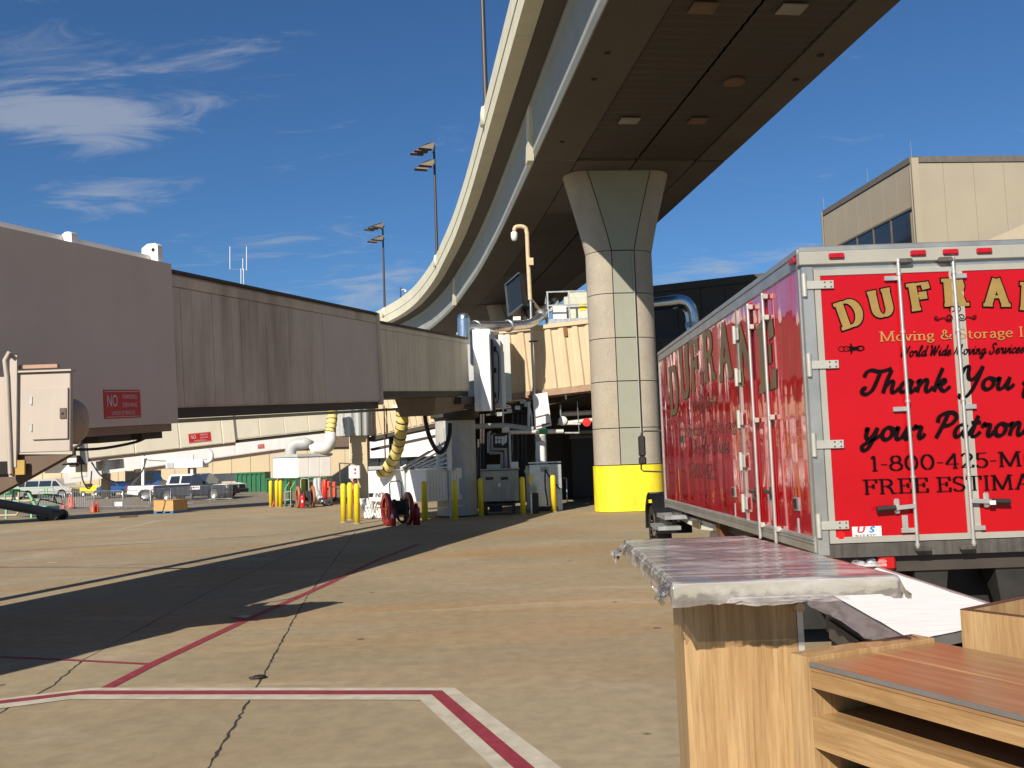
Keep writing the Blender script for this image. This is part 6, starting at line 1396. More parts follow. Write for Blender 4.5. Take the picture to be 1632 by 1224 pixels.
ALUW = mat('pale_door_frame', (.33, .325, .29), .45, var=.06, scale=3, streak=.15, sscale=(6, 6, 2), sdark=.7)
ALUD = mat('grimy_sill', (.12, .11, .10), .5, .4, var=.25, scale=5, streak=.6, sscale=(18, 18, .8), sdark=.3)
YR = 8.06
def T(px, py, off=0.0): p = P(px, py, YR); return Vector((p.x, YR - off, p.z))
XL = T(1289, 640).x; XC = T(1537, 650).x; HWD = XC - XL; XR = XC + HWD
ZT = T(1290, 399).z; ZB = T(1310, 886).z; YF = 16.1
tk = thing('box_truck', 'red removals box truck with gold signwriting parked tail on at right', 'truck', (XC, 12, 0))
part('box_core', MB().b2((XL + .03, YR + .05, ZB + .06), (XR - .03, YF, ZT - .02)), RED_S, tk)
part('roof', MB().b2((XL - .01, YR - .01, ZT - .02), (XR + .01, YF, ZT + .035), ch=.01), ALU, tk)
# rear frame
def rb(px0, py0, px1, py1, o0, o1, ch=0): a = T(px0, py0); b = T(px1, py1); return MB().b2((a.x, YR - o0, a.z), (b.x, YR - o1, b.z), ch=ch)
zh = T(1290, 424).z; zd = T(1300, 431).z; zdb = T(1330, 866).z
part('top_rail', MB().b2((XL - .02, YR - .045, zh), (XR + .02, YR + .05, ZT - .02), ch=.008), ALUW, tk)
part('header', MB().b2((XL + .07, YR - .012, zd), (XR - .07, YR + .05, zh)), ALU, tk)
for s, x in ((1, XL), (-1, XR)): part('corner_post', MB().b2((min(x, x + s * .10), YR - .02, ZB), (max(x, x + s * .10), YR + .06, zh), ch=.006), ALU, tk)
part('sill', MB().b2((XL + .02, YR - .015, ZB - .02), (XR - .02, YR + .06, zdb - .008)), ALUD, tk)
def door(x0, x1):
    f_ = .052
    d_ = part('rear_door', MB().b2((x0 + f_, YR - .012, zdb + f_), (x1 - f_, YR + .02, zd - f_)), RED_R, tk)
    fr_ = MB().b2((x0, YR - .02, zdb), (x0 + f_, YR + .02, zd)).b2((x1 - f_, YR - .02, zdb), (x1, YR + .02, zd)).b2((x0 + f_, YR - .0195, zdb), (x1 - f_, YR + .02, zdb + f_)).b2((x0 + f_, YR - .0195, zd - f_), (x1 - f_, YR + .02, zd))
    part('frame', fr_, ALUW, d_); return d_
xd0 = XL + .105; dl = door(xd0, XC - .006); dr_ = door(XC + .006, XR - .105)
HING = mat('pale_hinge_metal', (.47, .465, .42), .4, .3, var=.08)
for py in (455, 582, 709, 838):
    z = T(1300, py).z
    for s, xe in ((1, XL), (-1, XR)):
        h_ = part('hinge', MB().b2((min(xe + s * .03, xe + s * .27), YR - .034, z - .036), (max(xe + s * .03, xe + s * .27), YR - .021, z + .036), ch=.003), HING, tk)
        part('pin', MB().cyl((xe + s * .012, YR - .03, z - .10), (xe + s * .012, YR - .03, z + .10), .022, n=10), HING, h_)
        for dx in (.19, .245):
            for dz in (-.02, .02): part('bolt', MB().cyl((xe + s * dx, YR - .037, z + dz), (xe + s * dx, YR - .033, z + dz), .008, n=6), ALUD, h_)
LAMP = mat('red_marker_lamp', (.42, .008, .02), .18, var=.2, scale=30, bump=.3, bscale=60)
for px in (1329, 1458.5, 1510, 1563.5, 1720): 
    c = T(px, 403); part('marker_lamp', MB().box((c.x, YR - .058, ZT - .068), (.135, .026, .046), ch=.008), LAMP, tk)
c = RP(1268, 412, (XL, 0, 0), (-1, 0, 0)); part('marker_lamp', MB().box((XL - .035, c.y, ZT - .068), (.026, .15, .05), ch=.008), LAMP, tk)
# lock rods and handles
xr1 = T(1443, 650).x; xr2 = T(1531, 650).x
for xr, s, hz_ in ((xr1, -1, 806), (xr2, 1, 801)):
    rod = part('lock_rod', MB().cyl((xr, YR - .055, zdb - .075), (xr, YR - .055, zd + .05), .0155, n=10), ROD, tk)
    for py in (417, 438, 530, 640, 760, 868): z = T(xr and 1440, py).z; part('rod_collar', MB().cyl((xr, YR - .055, z - .012), (xr, YR - .055, z + .012), .021, n=10), ROD, rod)
    each('cam_keeper', (MB().box((xr - s * .06, YR - .05, zd + .045), (.13, .05, .045), ch=.01), MB().box((xr - s * .05, YR - .05, zdb - .07), (.13, .05, .04), ch=.01)), ALUD, rod)
    for py in (444, 652, 845): z = T(1440, py).z; part('rod_bracket', MB().b2((min(xr, xr + s * .12), YR - .042, z - .02), (max(xr, xr + s * .12), YR - .020, z + .02), ch=.003), ROD, rod)
    z = T(1440, hz_).z
    h_ = part('handle', MB().beam((xr, YR - .065, z), (xr + s * .17, YR - .065, z - .012), .02, .035), ROD, tk)
    part('grip', MB().cyl((xr + s * .17, YR - .065, z - .01), (xr + s * .33, YR - .065, z - .018), .024, n=10), RUBBER, h_)
    part('catch_plate', MB().box((xr + s * .145, YR - .035, z), (.05, .03, .13), ch=.012), ROD, h_)
c = T(1440, 832); part('hasp', MB().box((c.x, YR - .03, c.z), (.05, .02, .12), ch=.004), ROD, tk)
part('handle_tag', MB().box((xr2 + .17, YR - .09, T(1580, 800).z), (.05, .006, .035)), SIGNW, tk)
# signwriting on the tail
S = Sign((0, YR - .012, 0), (1, 0, 0), (0, 0, 1))
LF = .0105
mbk, mbg = MB(), MB()
for ch_, px, py, rot in (('D', 1353, 500, 16), ('U', 1403, 484, 9.5), ('F', 1463, 473, 6), ('R', 1521, 466.5, 0), ('A', 1587, 467, -3), ('N', 1645, 474, -7), ('E', 1705, 487, -13)):
    c = T(px, py); h = .232; w = ROM[ch_][0] * h * 1.02
    mbk, mbg = MB(), MB()
    S.write(mbk, ch_, c.x, c.z - h / 2, h, thick=.30, thin=.10, width=1.02, rot=math.radians(rot), lift=LF - .004, grow=.024, serif=.15)
    S.write(mbg, ch_, c.x, c.z - h / 2, h, thick=.30, thin=.10, width=1.02, rot=math.radians(rot), lift=LF - .0018, serif=.15)
    part('letter', mbg, GOLD, part('letter_outline', mbk, INK, tk))

mb = MB(); c = T(1400, 545); S.write(mb, 'Moving & Storage Inc', XC, c.z + .0, .088, thick=.16, thin=.06, width=1.05, length=2 * (XC - c.x)); part('gold_lettering', mb, GOLDF, tk)
mb = MB(); c = T(1430, 569); S.write(mb, 'World Wide Moving Services', XC, c.z, .092, 'scr', .16, .08, length=2 * (XC - c.x) * .98); part('small_script', mb, INK, tk)
mb = MB(); c = T(1370, 627); S.write(mb, 'Thank You for', XC - .02, c.z - .005, .205, 'scr', .195, .11, length=2 * (XC - c.x) * .98); part('script_lettering', mb, INK, tk)
mb = MB(); c = T(1374, 703); S.write(mb, 'your Patronage', XC - .02, c.z + .005, .215, 'scr', .195, .11, length=2 * (XC - c.x) * .98); part('script_lettering', mb, INK, tk)
mb = MB(); c = T(1385, 751); S.write(mb, '1-800-425-MO', c.x, c.z, .128, thick=.19, thin=.05, width=1.18, align=0, length=1.50); part('serif_lettering', mb, INK, tk)
c = T(1374, 788); LW = 2 * (XC - c.x); tw = lambda t: sum(ROM[q][0] * 1.18 for q in t); fx = LW * tw('FREE ') / tw('FREE ESTIMATES')
mb = MB(); S.write(mb, 'FREE', c.x, c.z, .128, thick=.19, thin=.05, width=1.18, align=0, length=LW * tw('FREE') / tw('FREE ESTIMATES')); part('serif_lettering', mb, INK, tk)
mb = MB(); S.write(mb, 'ESTIMATES', c.x + fx, c.z, .128, thick=.19, thin=.05, width=1.18, align=0, length=LW - fx); part('serif_lettering', mb, INK, tk)
mb = MB(); c = T(1521, 510); S.scroll(mb, c.x, c.z + .02, .10); part('scroll_ornament', mb, INK, tk)
mb = MB(); c = T(1357, 556)
for k in range(3): S.ribbon(mb, ARC(c.x - .09 + .04 * k, c.z, .03, .022, 0, 360, 10), lambda d: .006, .004)
S.ribbon(mb, [(c.x - .02, c.z), (c.x + .06, c.z)], lambda d: .034, .004); S.ribbon(mb, [(c.x - .01, c.z + .045), (c.x, c.z), (c.x - .01, c.z - .045)], lambda d: .014, .004); S.ribbon(mb, ARC(c.x + .07, c.z, .035, .02, 0, 360, 10), lambda d: .012, .004)
part('leaf_ornament', mb, INK, tk)
a = T(1358, 859); b = T(1403, 838)
stk = part('body_builder_plate', MB().b2((a.x, YR - .0185, a.z), (b.x, YR - .0125, b.z)), SIGNW, tk)
mb = MB(); so = Vector(((a.x + b.x) / 2, YR - .0185, (a.z + b.z) / 2)); letters(mb, 'U', so + Vector((-.05, 0, .022)), (1, 0, 0), (.25, 0, 1), .072, bold=.003, width=1.35, lift=.001); part('red_letter', mb, mat('plate_red', (.55, .02, .03), .5), stk)
mb = MB(); letters(mb, 'S', so + Vector((.045, 0, .022)), (1, 0, 0), (.25, 0, 1), .072, bold=.003, width=1.35, lift=.001); part('blue_letter', mb, mat('plate_blue', (.02, .16, .50), .5), stk)
mb = MB(); letters(mb, 'TRUCK BODY', so + Vector((-.02, 0, -.026)), (1, 0, 0), (.2, 0, 1), .030, bold=.0006, lift=.001); part('lettering', mb, BLACKP, stk)
part('reflector', MB().cyl((T(1339, 853).x, YR - .02, T(1339, 853).z), (T(1339, 853).x, YR - .012, T(1339, 853).z), .034, n=14), mat('red_reflector', (.75, .01, .01), .3), tk)
# side wall: sheets, posts, rails, side door
def SP(px, py): return RP(px, py, (XL, 0, 0), (-1, 0, 0))
zs1 = SP(1281, 421).z; zs0 = SP(1300, 856).z
ys = [YR + .10, SP(1246, 650).y, SP(1222, 650).y, SP(1182, 650).y, SP(1155, 650).y, SP(1132, 650).y, SP(1110, 650).y, SP(1092, 650).y, SP(1075, 650).y, YF - .03]
for i in range(len(ys) - 1):
    part('side_panel', MB().b2((XL + .004, ys[i] + .006, zs0), (XL + .03, ys[i + 1] - .006, zs1)), RED_S, tk)
    rv = MB()
    for k in range(26):
        z = zs0 + .06 + (zs1 - zs0 - .1) * k / 25; rv.box((XL + .002, ys[i + 1] - .03, z), (.006, .012, .012))
    if i in (0, 4, 5, 6, 7, 8): part('rivets', rv, RED_S, tk, stuff=True)
part('top_side_rail', MB().b2((XL - .012, YR + .02, zs1), (XL + .03, YF, ZT - .03), ch=.005), ALU, tk)
part('roof_gutter', MB().b2((XL - .022, YR + .02, ZT - .03), (XL + .03, YF, ZT + .02), ch=.005), ALU, tk)
part('bottom_side_rail', MB().b2((XL - .014, YR + .04, ZB + .02), (XL + .03, YF, zs0), ch=.006), ALU, tk)
part('rail_lip', MB().b2((XL - .024, YR + .04, zs0 - .03), (XL - .014, YF, zs0 - .015)).b2((XL - .024, YR + .04, ZB + .10), (XL - .014, YF, ZB + .115)), ALU, tk)
part('front_corner', MB().b2((XL - .012, YF - .03, ZB), (XL + .05, YF + .04, ZT)), ALU, tk)
part('rear_edge_trim', MB().b2((XL - .008, YR + .06, ZB), (XL + .02, YR + .10, ZT - .06)), ALU, tk)
yh = SP(1182, 650).y
part('hinge_post', MB().b2((XL - .012, yh - .03, ZB + .04), (XL + .004, yh + .03, zs1)), ALU, tk)
for py in (530, 600, 668, 735, 800):
    z = SP(1182, py).z; h_ = part('side_hinge', MB().b2((XL - .03, yh - .10, z - .07), (XL - .012, yh + .06, z + .07), ch=.005), HING, tk)
    part('pin', MB().cyl((XL - .035, yh + .02, z - .10), (XL - .035, yh + .02, z + .10), .022, n=8), HING, h_)
for (px, pt, pb) in ((1208, 478, 852), (1233, 460, 866)):
    y = SP(px, 650).y; z1 = SP(px, pt).z; rod = part('side_lock_rod', MB().cyl((XL - .05, y, ZB + .01), (XL - .05, y, z1), .017, n=8), ROD, tk)
    for z in (z1 - .04, z1 - .25, (z1 + ZB) / 2, ZB + .15): part('rod_bracket', MB().box((XL - .03, y, z), (.05, .10, .05), ch=.005), HING, rod)
    z = SP(px, 786).z; part('side_handle', MB().beam((XL - .05, y, z), (XL - .05, y + .34, z + .02), .025, .03).box((XL - .03, y + .12, z), (.04, .06, .13)), DKSTEEL, rod)
    part('flat_bar', MB().b2((XL - .014, y + .07, ZB + .15), (XL + .004, y + .10, zs1 - .02)), RED_S, rod)
for (px, py) in ((1170, 784), (1270, 803)):
    c = SP(px, py); f_ = part('lock_plate', MB().b2((XL - .008, c.y - .07, c.z - .06), (XL + .004, c.y + .07, c.z + .06)), STEEL, tk); part('lock_well', MB().b2((XL - .014, c.y - .02, c.z - .045), (XL - .008, c.y + .065, c.z + .045)), DARK, f_)
    part('decal', MB().b2((XL - .001, c.y - .02, c.z - .33), (XL + .003, c.y + .02, c.z - .13)), GREYP, tk)
# big name along the side, reads front to back
SS = Sign((XL + .002, 0, 0), (0, -1, 0), (0, 0, 1)); mbk, mbg = MB(), MB()
FAINT = mat('faded_dark_signwriting', (.10, .022, .018), .3, var=.2, coat=.6); OLIVE = mat('shaded_gold_lettering', (.125, .092, .04), .4, var=.15, scale=5)  # side gold is the tail gold with shade put into the colour
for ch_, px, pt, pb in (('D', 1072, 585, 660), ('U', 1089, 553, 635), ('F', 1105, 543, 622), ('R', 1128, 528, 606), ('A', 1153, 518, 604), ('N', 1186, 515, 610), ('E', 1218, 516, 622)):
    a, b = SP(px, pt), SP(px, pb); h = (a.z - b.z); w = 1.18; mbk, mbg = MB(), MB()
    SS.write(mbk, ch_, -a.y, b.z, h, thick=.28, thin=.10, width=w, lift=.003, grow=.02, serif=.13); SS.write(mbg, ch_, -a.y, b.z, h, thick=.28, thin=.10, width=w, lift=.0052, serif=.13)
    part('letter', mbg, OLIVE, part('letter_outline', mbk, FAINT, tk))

mb = MB(); c = SP(1122, 640); SS.scroll(mb, -c.y, c.z, .42, .003, .03); part('side_ornament', mb, FAINT, tk)
mb = MB(); c = SP(1130, 692); SS.write(mb, 'Moving & Storage', -c.y, c.z, .17, lift=.003, thick=.16, thin=.06, length=3.4); part('side_lettering', mb, FAINT, tk)
mb = MB(); c = SP(1130, 722); SS.write(mb, 'World Wide', -c.y, c.z, .22, 'scr', .15, .08, length=2.3, lift=.003); part('side_script', mb, FAINT, tk)
mb = MB(); c = SP(1118, 762); SS.write(mb, '1-800-425', -c.y, c.z, .2, lift=.003, thick=.18, thin=.06, length=1.9); part('side_lettering', mb, FAINT, tk)
c = SP(1087, 700); part('side_vent', MB().b2((XL - .01, c.y - .14, c.z - .05), (XL + .004, c.y + .14, c.z + .05)), DKSTEEL, tk)
# running gear under the box
each('chassis_rail', (MB().b2((XC - .5, YR + .3, .72), (XC - .38, 19, .98)), MB().b2((XC + .38, YR + .3, .72), (XC + .5, 19, .98))), DKSTEEL, tk)
part('underbody', MB().b2((XL + .15, YR + .2, ZB - .12), (XR - .15, YF, ZB - .02)), DKSTEEL, tk)
part('tail_crossmember', MB().b2((XL + .12, YR + .06, ZB - .16), (XR - .12, YR + .16, ZB - .02)), DKSTEEL, tk)
for x in (XL + .45, XC - .35, XC + .35, XR - .45): part('underride_leg', MB().hexa([(x - .10, YR + .1, .55), (x + .10, YR + .1, .55), (x + .10, YR + .2, .55), (x - .10, YR + .2, .55), (x - .16, YR + .08, ZB - .05), (x + .16, YR + .08, ZB - .05), (x + .16, YR + .4, ZB - .05), (x - .16, YR + .4, ZB - .05)]), mat('grey_grimy_bracket', (.022, .02, .018), .6, var=.3, scale=6), tk)
part('stowed_lift_plate', MB().b2((XL + .2, YR + .45, .35), (XR - .2, YR + .52, ZB - .1)), mat('black_lift_plate', (.012, .011, .010), .6, var=.3), tk)
part('underride_bar', MB().b2((XL + .2, YR + .06, .45), (XR - .2, YR + .18, .57)), DKSTEEL, tk)
for px in (1415, 1690): c = T(px, 896); tl = part('tail_lamp', MB().b2((c.x - .075, YR + .0, c.z - .07), (c.x + .075, YR + .1, c.z + .07), ch=.02), TLAMP, tk)
for x in (XL + .28, XR - .28):
    part('mud_flap', MB().b2((x - .3, 9.6, .18), (x + .3, 9.63, ZB - .1)), RUBBER, tk)
for s, x in ((1, XL + .32), (-1, XR - .32)):
    for dx in (-.16, .16):
        t = part('tyre', MB().lathe([(.32, -.12), (.5, -.13), (.52, -.09), (.52, .09), (.5, .13), (.32, .12)], (x + dx, 10.6, .52), 22, 0, 'X'), RUBBER, tk)
        part('rim', MB().lathe([(0, -.02), (.2, -.04), (.32, -.10), (.33, .1), (.2, .04), (0, .02)], (x + dx, 10.6, .52), 16, 0, 'X'), STEEL, t)
# cab ahead of the box
CABB = mat('black_cab_paint', (.012, .013, .015), .16, var=.05, coat=.8)
cx0, cx1 = XL + .28, XR - .28
part('cab', MB().hexa([(cx0, YF + .25, .8), (cx1, YF + .25, .8), (cx1, YF + 1.9, .8), (cx0, YF + 1.9, .8), (cx0 + .1, YF + .3, 2.75), (cx1 - .1, YF + .3, 2.75), (cx1 - .1, YF + 1.35, 2.75), (cx0 + .1, YF + 1.35, 2.75)]), CABB, tk)
part('cab_window', MB().hexa([(cx0 + .03, YF + .6, 1.75), (cx0 + .06, YF + .6, 1.75), (cx0 + .06, YF + 1.6, 1.75), (cx0 + .03, YF + 1.6, 1.75), (cx0 + .07, YF + .62, 2.5), (cx0 + .1, YF + .62, 2.5), (cx0 + .1, YF + 1.4, 2.5), (cx0 + .07, YF + 1.4, 2.5)]), GLASS, tk)
part('bonnet', MB().hexa([(cx0 + .2, YF + 1.9, .8), (cx1 - .2, YF + 1.9, .8), (cx1 - .35, YF + 3.5, .8), (cx0 + .35, YF + 3.5, .8), (cx0 + .2, YF + 1.9, 1.7), (cx1 - .2, YF + 1.9, 1.7), (cx1 - .35, YF + 3.5, 1.45), (cx0 + .35, YF + 3.5, 1.45)]), CABB, tk)
yw = YF + 2.35; wx = P(1036, 800, yw).x
for s, x in ((1, wx + .17), (-1, 2 * XC - wx - .17)):
    mb = MB(); n = 14; 
    pr_ = [(.60 * math.cos(math.pi * k / n), .52 + .62 * math.sin(math.pi * k / n)) for k in range(n + 1)]; po_ = [(.72 * math.cos(math.pi * k / n), .5 + .76 * math.sin(math.pi * k / n)) for k in range(n + 1)]
    xa, xb = x - .17, x + .35 * s + .0
    vs = []
    for (y1, z1), (y2, z2) in zip(pr_, po_): vs += [(xa - s * .02, yw - y1, z1), (xa - s * .02, yw - y2, z2), (x + s * .5, yw - y2, z2), (x + s * .5, yw - y1, z1)]
    for i in range(n):
        a_ = 4 * i; b_ = a_ + 4
        for j in range(4): mb.f.append([a_ + j, a_ + (j + 1) % 4, b_ + (j + 1) % 4, b_ + j]); mb.m.append(0); mb.sm.append(False)
    mb.v = [Vector(v) for v in vs]; mb.f += [[0, 1, 2, 3], [4 * n + 3, 4 * n + 2, 4 * n + 1, 4 * n]]; mb.m += [0, 0]; mb.sm += [False, False]
    part('fender', mb, CABB, tk)
    t = part('tyre', MB().lathe([(.30, -.14), (.48, -.15), (.52, -.10), (.52, .10), (.48, .15), (.30, .14)], (x, yw, .52), 26, 0, 'X'), RUBBER, tk)
    part('rim', MB().lathe([(0, -.12), (.1, -.14), (.13, -.06), (.26, -.05), (.30, -.13), (.31, .0), (.0, .02)], (x, yw, .52), 20, 0, 'X'), CHROME, t)
    bm = MB()
    for k in range(10): w = 2 * math.pi * k / 10; bm.cyl((x - s * .16, yw + .19 * math.cos(w), .52 + .19 * math.sin(w)), (x - s * .05, yw + .19 * math.cos(w), .52 + .19 * math.sin(w)), .02, n=6)
    part('wheel_nuts', bm, CHROME, t, stuff=True)
part('marker_lamp', MB().box((wx - .05, yw - .35, 1.1), (.05, .1, .06)), YEL, tk)
ym = YF + 1.7
m_ = part('mirror', MB().box((P(1023, 711, ym).x, ym, P(1023, 711, ym).z), (.13, .12, .40), ch=.03), RUBBER, tk); part('lower_mirror', MB().box((P(1024, 734, ym).x, ym, P(1024, 734, ym).z), (.14, .12, .16), ch=.03), RUBBER, m_)
part('mirror_arm', MB().tube([P(1060, 687, ym), P(1028, 687, ym), P(1022, 690, ym), P(1022, 748, ym), P(1026, 751, ym), P(1062, 752, ym)], .018, 6), DKSTEEL, tk)
# steps and white side tank
for (px0, px1, py, dz) in ((1046, 1075, 840, 0), (1056, 1072, 823, 0)):
    a = P(px0, py, 14.6); part('cab_step', MB().b2((a.x, 14.4, a.z - .04), (a.x + .35, 15.2, a.z + .02)), STEEL, tk)
    part('step_hanger', MB().b2((a.x + .3, 14.7, a.z), (a.x + .35, 14.9, ZB + .0)), DKSTEEL, tk)
pts = [SP(1067, 822), SP(1088, 834), SP(1110, 844), SP(1128, 846), SP(1133, 840)]
top = [SP(1067, 821), SP(1085, 823), SP(1108, 830), SP(1126, 836), SP(1133, 839)]
mb = MB(); n = 5; vs = [p + Vector((.06, 0, 0)) for p in pts] + [p + Vector((.10, 0, 0)) for p in top]; vs += [p + Vector((.5, 0, 0)) for p in vs]
for i in range(n - 1):
    mb.f += [[i, i + 1, n + i + 1, n + i], [i, 2 * n + i, 2 * n + i + 1, i + 1], [n + i, n + i + 1, 3 * n + i + 1, 3 * n + i]]; mb.m += [0] * 3; mb.sm += [False] * 3
mb.v = [Vector(v) for v in vs]
part('side_fairing', mb, mat('cream_white_fairing', (.72, .68, .56), .35, var=.04), tk)
a = SP(1104, 836); part('hazard_decal', MB().box((XL + .05, a.y, a.z), (.012, .55, .10)), mat('decal_dark', (.10, .08, .02), .5, var=.5, scale=20), tk)
part('fuel_tank', MB().cyl((XL + .55, 11.8, .75), (XL + .55, 13.8, .75), .3, n=18), STEEL, tk)
part('rusty_bracket', MB().box(SP(1138, 842) + Vector((.2, 0, .0)), (.3, .25, .22)), mat('rust_brown', (.14, .06, .025), .8, var=.3), tk)
part('tool_box', MB().b2((XL + .25, 11.2, .62), (XL + .8, 11.7, ZB - .05)), DKSTEEL, tk)
# ---------------------------------------------------------------- furniture in the foreground
def wood(name, c1, c2, stretch, rough=.42):
    m = bpy.data.materials.new(name); m.use_nodes = True; N = m.node_tree.nodes; L = m.node_tree.links; b = N['Principled BSDF']
    t = N.new('ShaderNodeTexCoord'); q = N.new('ShaderNodeMapping'); q.inputs['Scale'].default_value = stretch; L.new(t.outputs['Object'], q.inputs[0])
    n0 = N.new('ShaderNodeTexNoise'); n0.inputs['Scale'].default_value = .9; n0.inputs['Detail'].default_value = 2; L.new(q.outputs[0], n0.inputs['Vector'])
    mul = N.new('ShaderNodeMath'); mul.operation = 'MULTIPLY'; mul.inputs[1].default_value = 26.0; L.new(n0.outputs[0], mul.inputs[0])
    sn = N.new('ShaderNodeMath'); sn.operation = 'SINE'; L.new(mul.outputs[0], sn.inputs[0])
    n1 = N.new('ShaderNodeTexNoise'); n1.inputs['Scale'].default_value = 9; n1.inputs['Detail'].default_value = 8; n1.inputs['Roughness'].default_value = .75; L.new(q.outputs[0], n1.inputs['Vector'])
    q2_ = N.new('ShaderNodeMapping'); q2_.inputs['Scale'].default_value = tuple(s * 7 if s > 2 else s * 2.5 for s in stretch); L.new(t.outputs['Object'], q2_.inputs[0])
    n2 = N.new('ShaderNodeTexNoise'); n2.inputs['Scale'].default_value = 3.0; n2.inputs['Detail'].default_value = 3; L.new(q2_.outputs[0], n2.inputs['Vector'])
    ad = N.new('ShaderNodeMath'); ad.operation = 'MULTIPLY_ADD'; L.new(sn.outputs[0], ad.inputs[0]); ad.inputs[1].default_value = .09; L.new(n1.outputs[0], ad.inputs[2])
    r = N.new('ShaderNodeMapRange'); r.interpolation_type = 'SMOOTHSTEP'; r.inputs[1].default_value = .30; r.inputs[2].default_value = .72; L.new(ad.outputs[0], r.inputs[0])
    mx = N.new('ShaderNodeMix'); mx.data_type = 'RGBA'; mx.inputs[6].default_value = (*c1, 1); mx.inputs[7].default_value = (*c2, 1); L.new(r.outputs[0], mx.inputs[0])
    p = N.new('ShaderNodeMapRange'); p.inputs[1].default_value = .50; p.inputs[2].default_value = .68; p.inputs[3].default_value = 1.03; p.inputs[4].default_value = .82; L.new(n2.outputs[0], p.inputs[0])
    m2 = N.new('ShaderNodeMix'); m2.data_type = 'RGBA'; m2.blend_type = 'MULTIPLY'; m2.inputs[0].default_value = 1; L.new(mx.outputs[2], m2.inputs[6]); L.new(p.outputs[0], m2.inputs[7]); L.new(m2.outputs[2], b.inputs['Base Color'])
    b.inputs['Roughness'].default_value = rough; b.inputs['Specular IOR Level'].default_value = .4
    bp_ = N.new('ShaderNodeBump'); bp_.inputs['Strength'].default_value = .12; bp_.inputs['Distance'].default_value = .002; L.new(n2.outputs[0], bp_.inputs['Height']); L.new(bp_.outputs[0], b.inputs['Normal'])
    return m
OAK_V = wood('oak_laminate_upright', (.33, .20, .09), (.46, .31, .155), (9, 9, .55))
OAK_X = wood('oak_laminate_lengthwise', (.285, .165, .07), (.43, .275, .13), (.6, 9, 9), .36)
OAK_T = wood('oak_laminate_top', (.27, .15, .068), (.37, .215, .105), (.6, 9, 9), .22)
OAK_Y = wood('oak_laminate_crosswise', (.30, .178, .078), (.45, .30, .145), (9, .6, 9))
EDGEB = mat('dark_edge_band', (.10, .05, .03), .5, var=.15)
STRIP = mat('steel_edge_strip', (.34, .33, .33), .35, .7, var=.1, scale=8)
# tall cabinet with the wrapped slab
SLZ1 = P(1070, 931, 2.5).z; SLZ0 = SLZ1 - .045
fx0 = P(1091, 1000, 2.7).x; fx1 = P(1268, 970, 2.7).x
ca = thing('tall_cabinet', 'tall oak laminate cabinet end standing on the apron under the wrapped slab', 'cabinet', (.68, 2.95, 0))
bl0 = Vector((P(1073, 980, 3.25).x, 3.25, 0))
mb = MB().hexa([(fx0, 2.7, 0), (fx1, 2.7, 0), (fx1 + .01, 2.72, 0), (fx0 + .004, 2.72, 0), (fx0, 2.7, SLZ0 - .004), (fx1, 2.7, SLZ0 - .004), (fx1 + .01, 2.72, SLZ0 - .004), (fx0 + .004, 2.72, SLZ0 - .004)])
part('front_panel', mb, OAK_V, ca)
mb = MB().hexa([(fx0, 2.7205, 0), (fx0 + .02, 2.7205, 0), (bl0.x + .02, 3.25, 0), (bl0.x, 3.25, 0), (fx0, 2.7205, SLZ0 - .004), (fx0 + .02, 2.7205, SLZ0 - .004), (bl0.x + .02, 3.25, SLZ0 - .004), (bl0.x, 3.25, SLZ0 - .004)])
part('side_panel', mb, OAK_V, ca)
part('back_panel', MB().b2((bl0.x + .022, 3.22, 0), (fx1 + .05, 3.24, SLZ0 - .004)), OAK_V, ca)
part('right_panel', MB().hexa([(fx1 - .005, 2.7225, 0), (fx1 + .014, 2.7225, 0), (fx1 + .05, 3.218, 0), (fx1 + .03, 3.218, 0), (fx1 - .005, 2.7225, SLZ0 - .004), (fx1 + .014, 2.7225, SLZ0 - .004), (fx1 + .05, 3.218, SLZ0 - .004), (fx1 + .03, 3.218, SLZ0 - .004)]), OAK_V, ca)
part('metal_edge', MB().b2((fx1 + .002, 2.698, 1.0), (fx1 + .019, 2.7195, SLZ0 - .012)), mat('pale_metal_strip', (.55, .53, .48), .4, .3), ca)
c = P(1273, 967, 2.68); part('round_knob', MB().cyl((c.x, 2.665, c.z), (c.x, 2.697, c.z), .0135, n=16), mat('tan_knob', (.45, .34, .2), .5), ca)
sl_ = thing('wrapped_slab', 'plastic wrapped grey green countertop slab lying across the tall cabinet', 'countertop', (.75, 3.1, SLZ0))
nl, nr, fl, frr = P(1073, 931, 2.5), P(1430, 922, 2.5), P(996, 861, 3.8), P(1188, 850, 3.8)
SLAB = mat('grey_green_laminate', (.30, .29, .215), .4, var=.05, scale=4); SLABT = mat('grey_lilac_top', (.40, .37, .385), .2, var=.06, scale=3, coat=.4)
cs = [Vector((p.x, p.y, 0)) for p in (nl, nr, frr, fl)]
part('core', MB().hexa([p + Vector((0, 0, SLZ0)) for p in cs] + [p + Vector((0, 0, SLZ1 - .004)) for p in cs]), SLAB, sl_)
cc = sum(cs, Vector()) / 4
part('top_sheet', MB().hexa([p.lerp(cc, .006) + Vector((0, 0, SLZ1 - .0038)) for p in cs] + [p.lerp(cc, .006) + Vector((0, 0, SLZ1 - .001)) for p in cs]), SLABT, sl_)
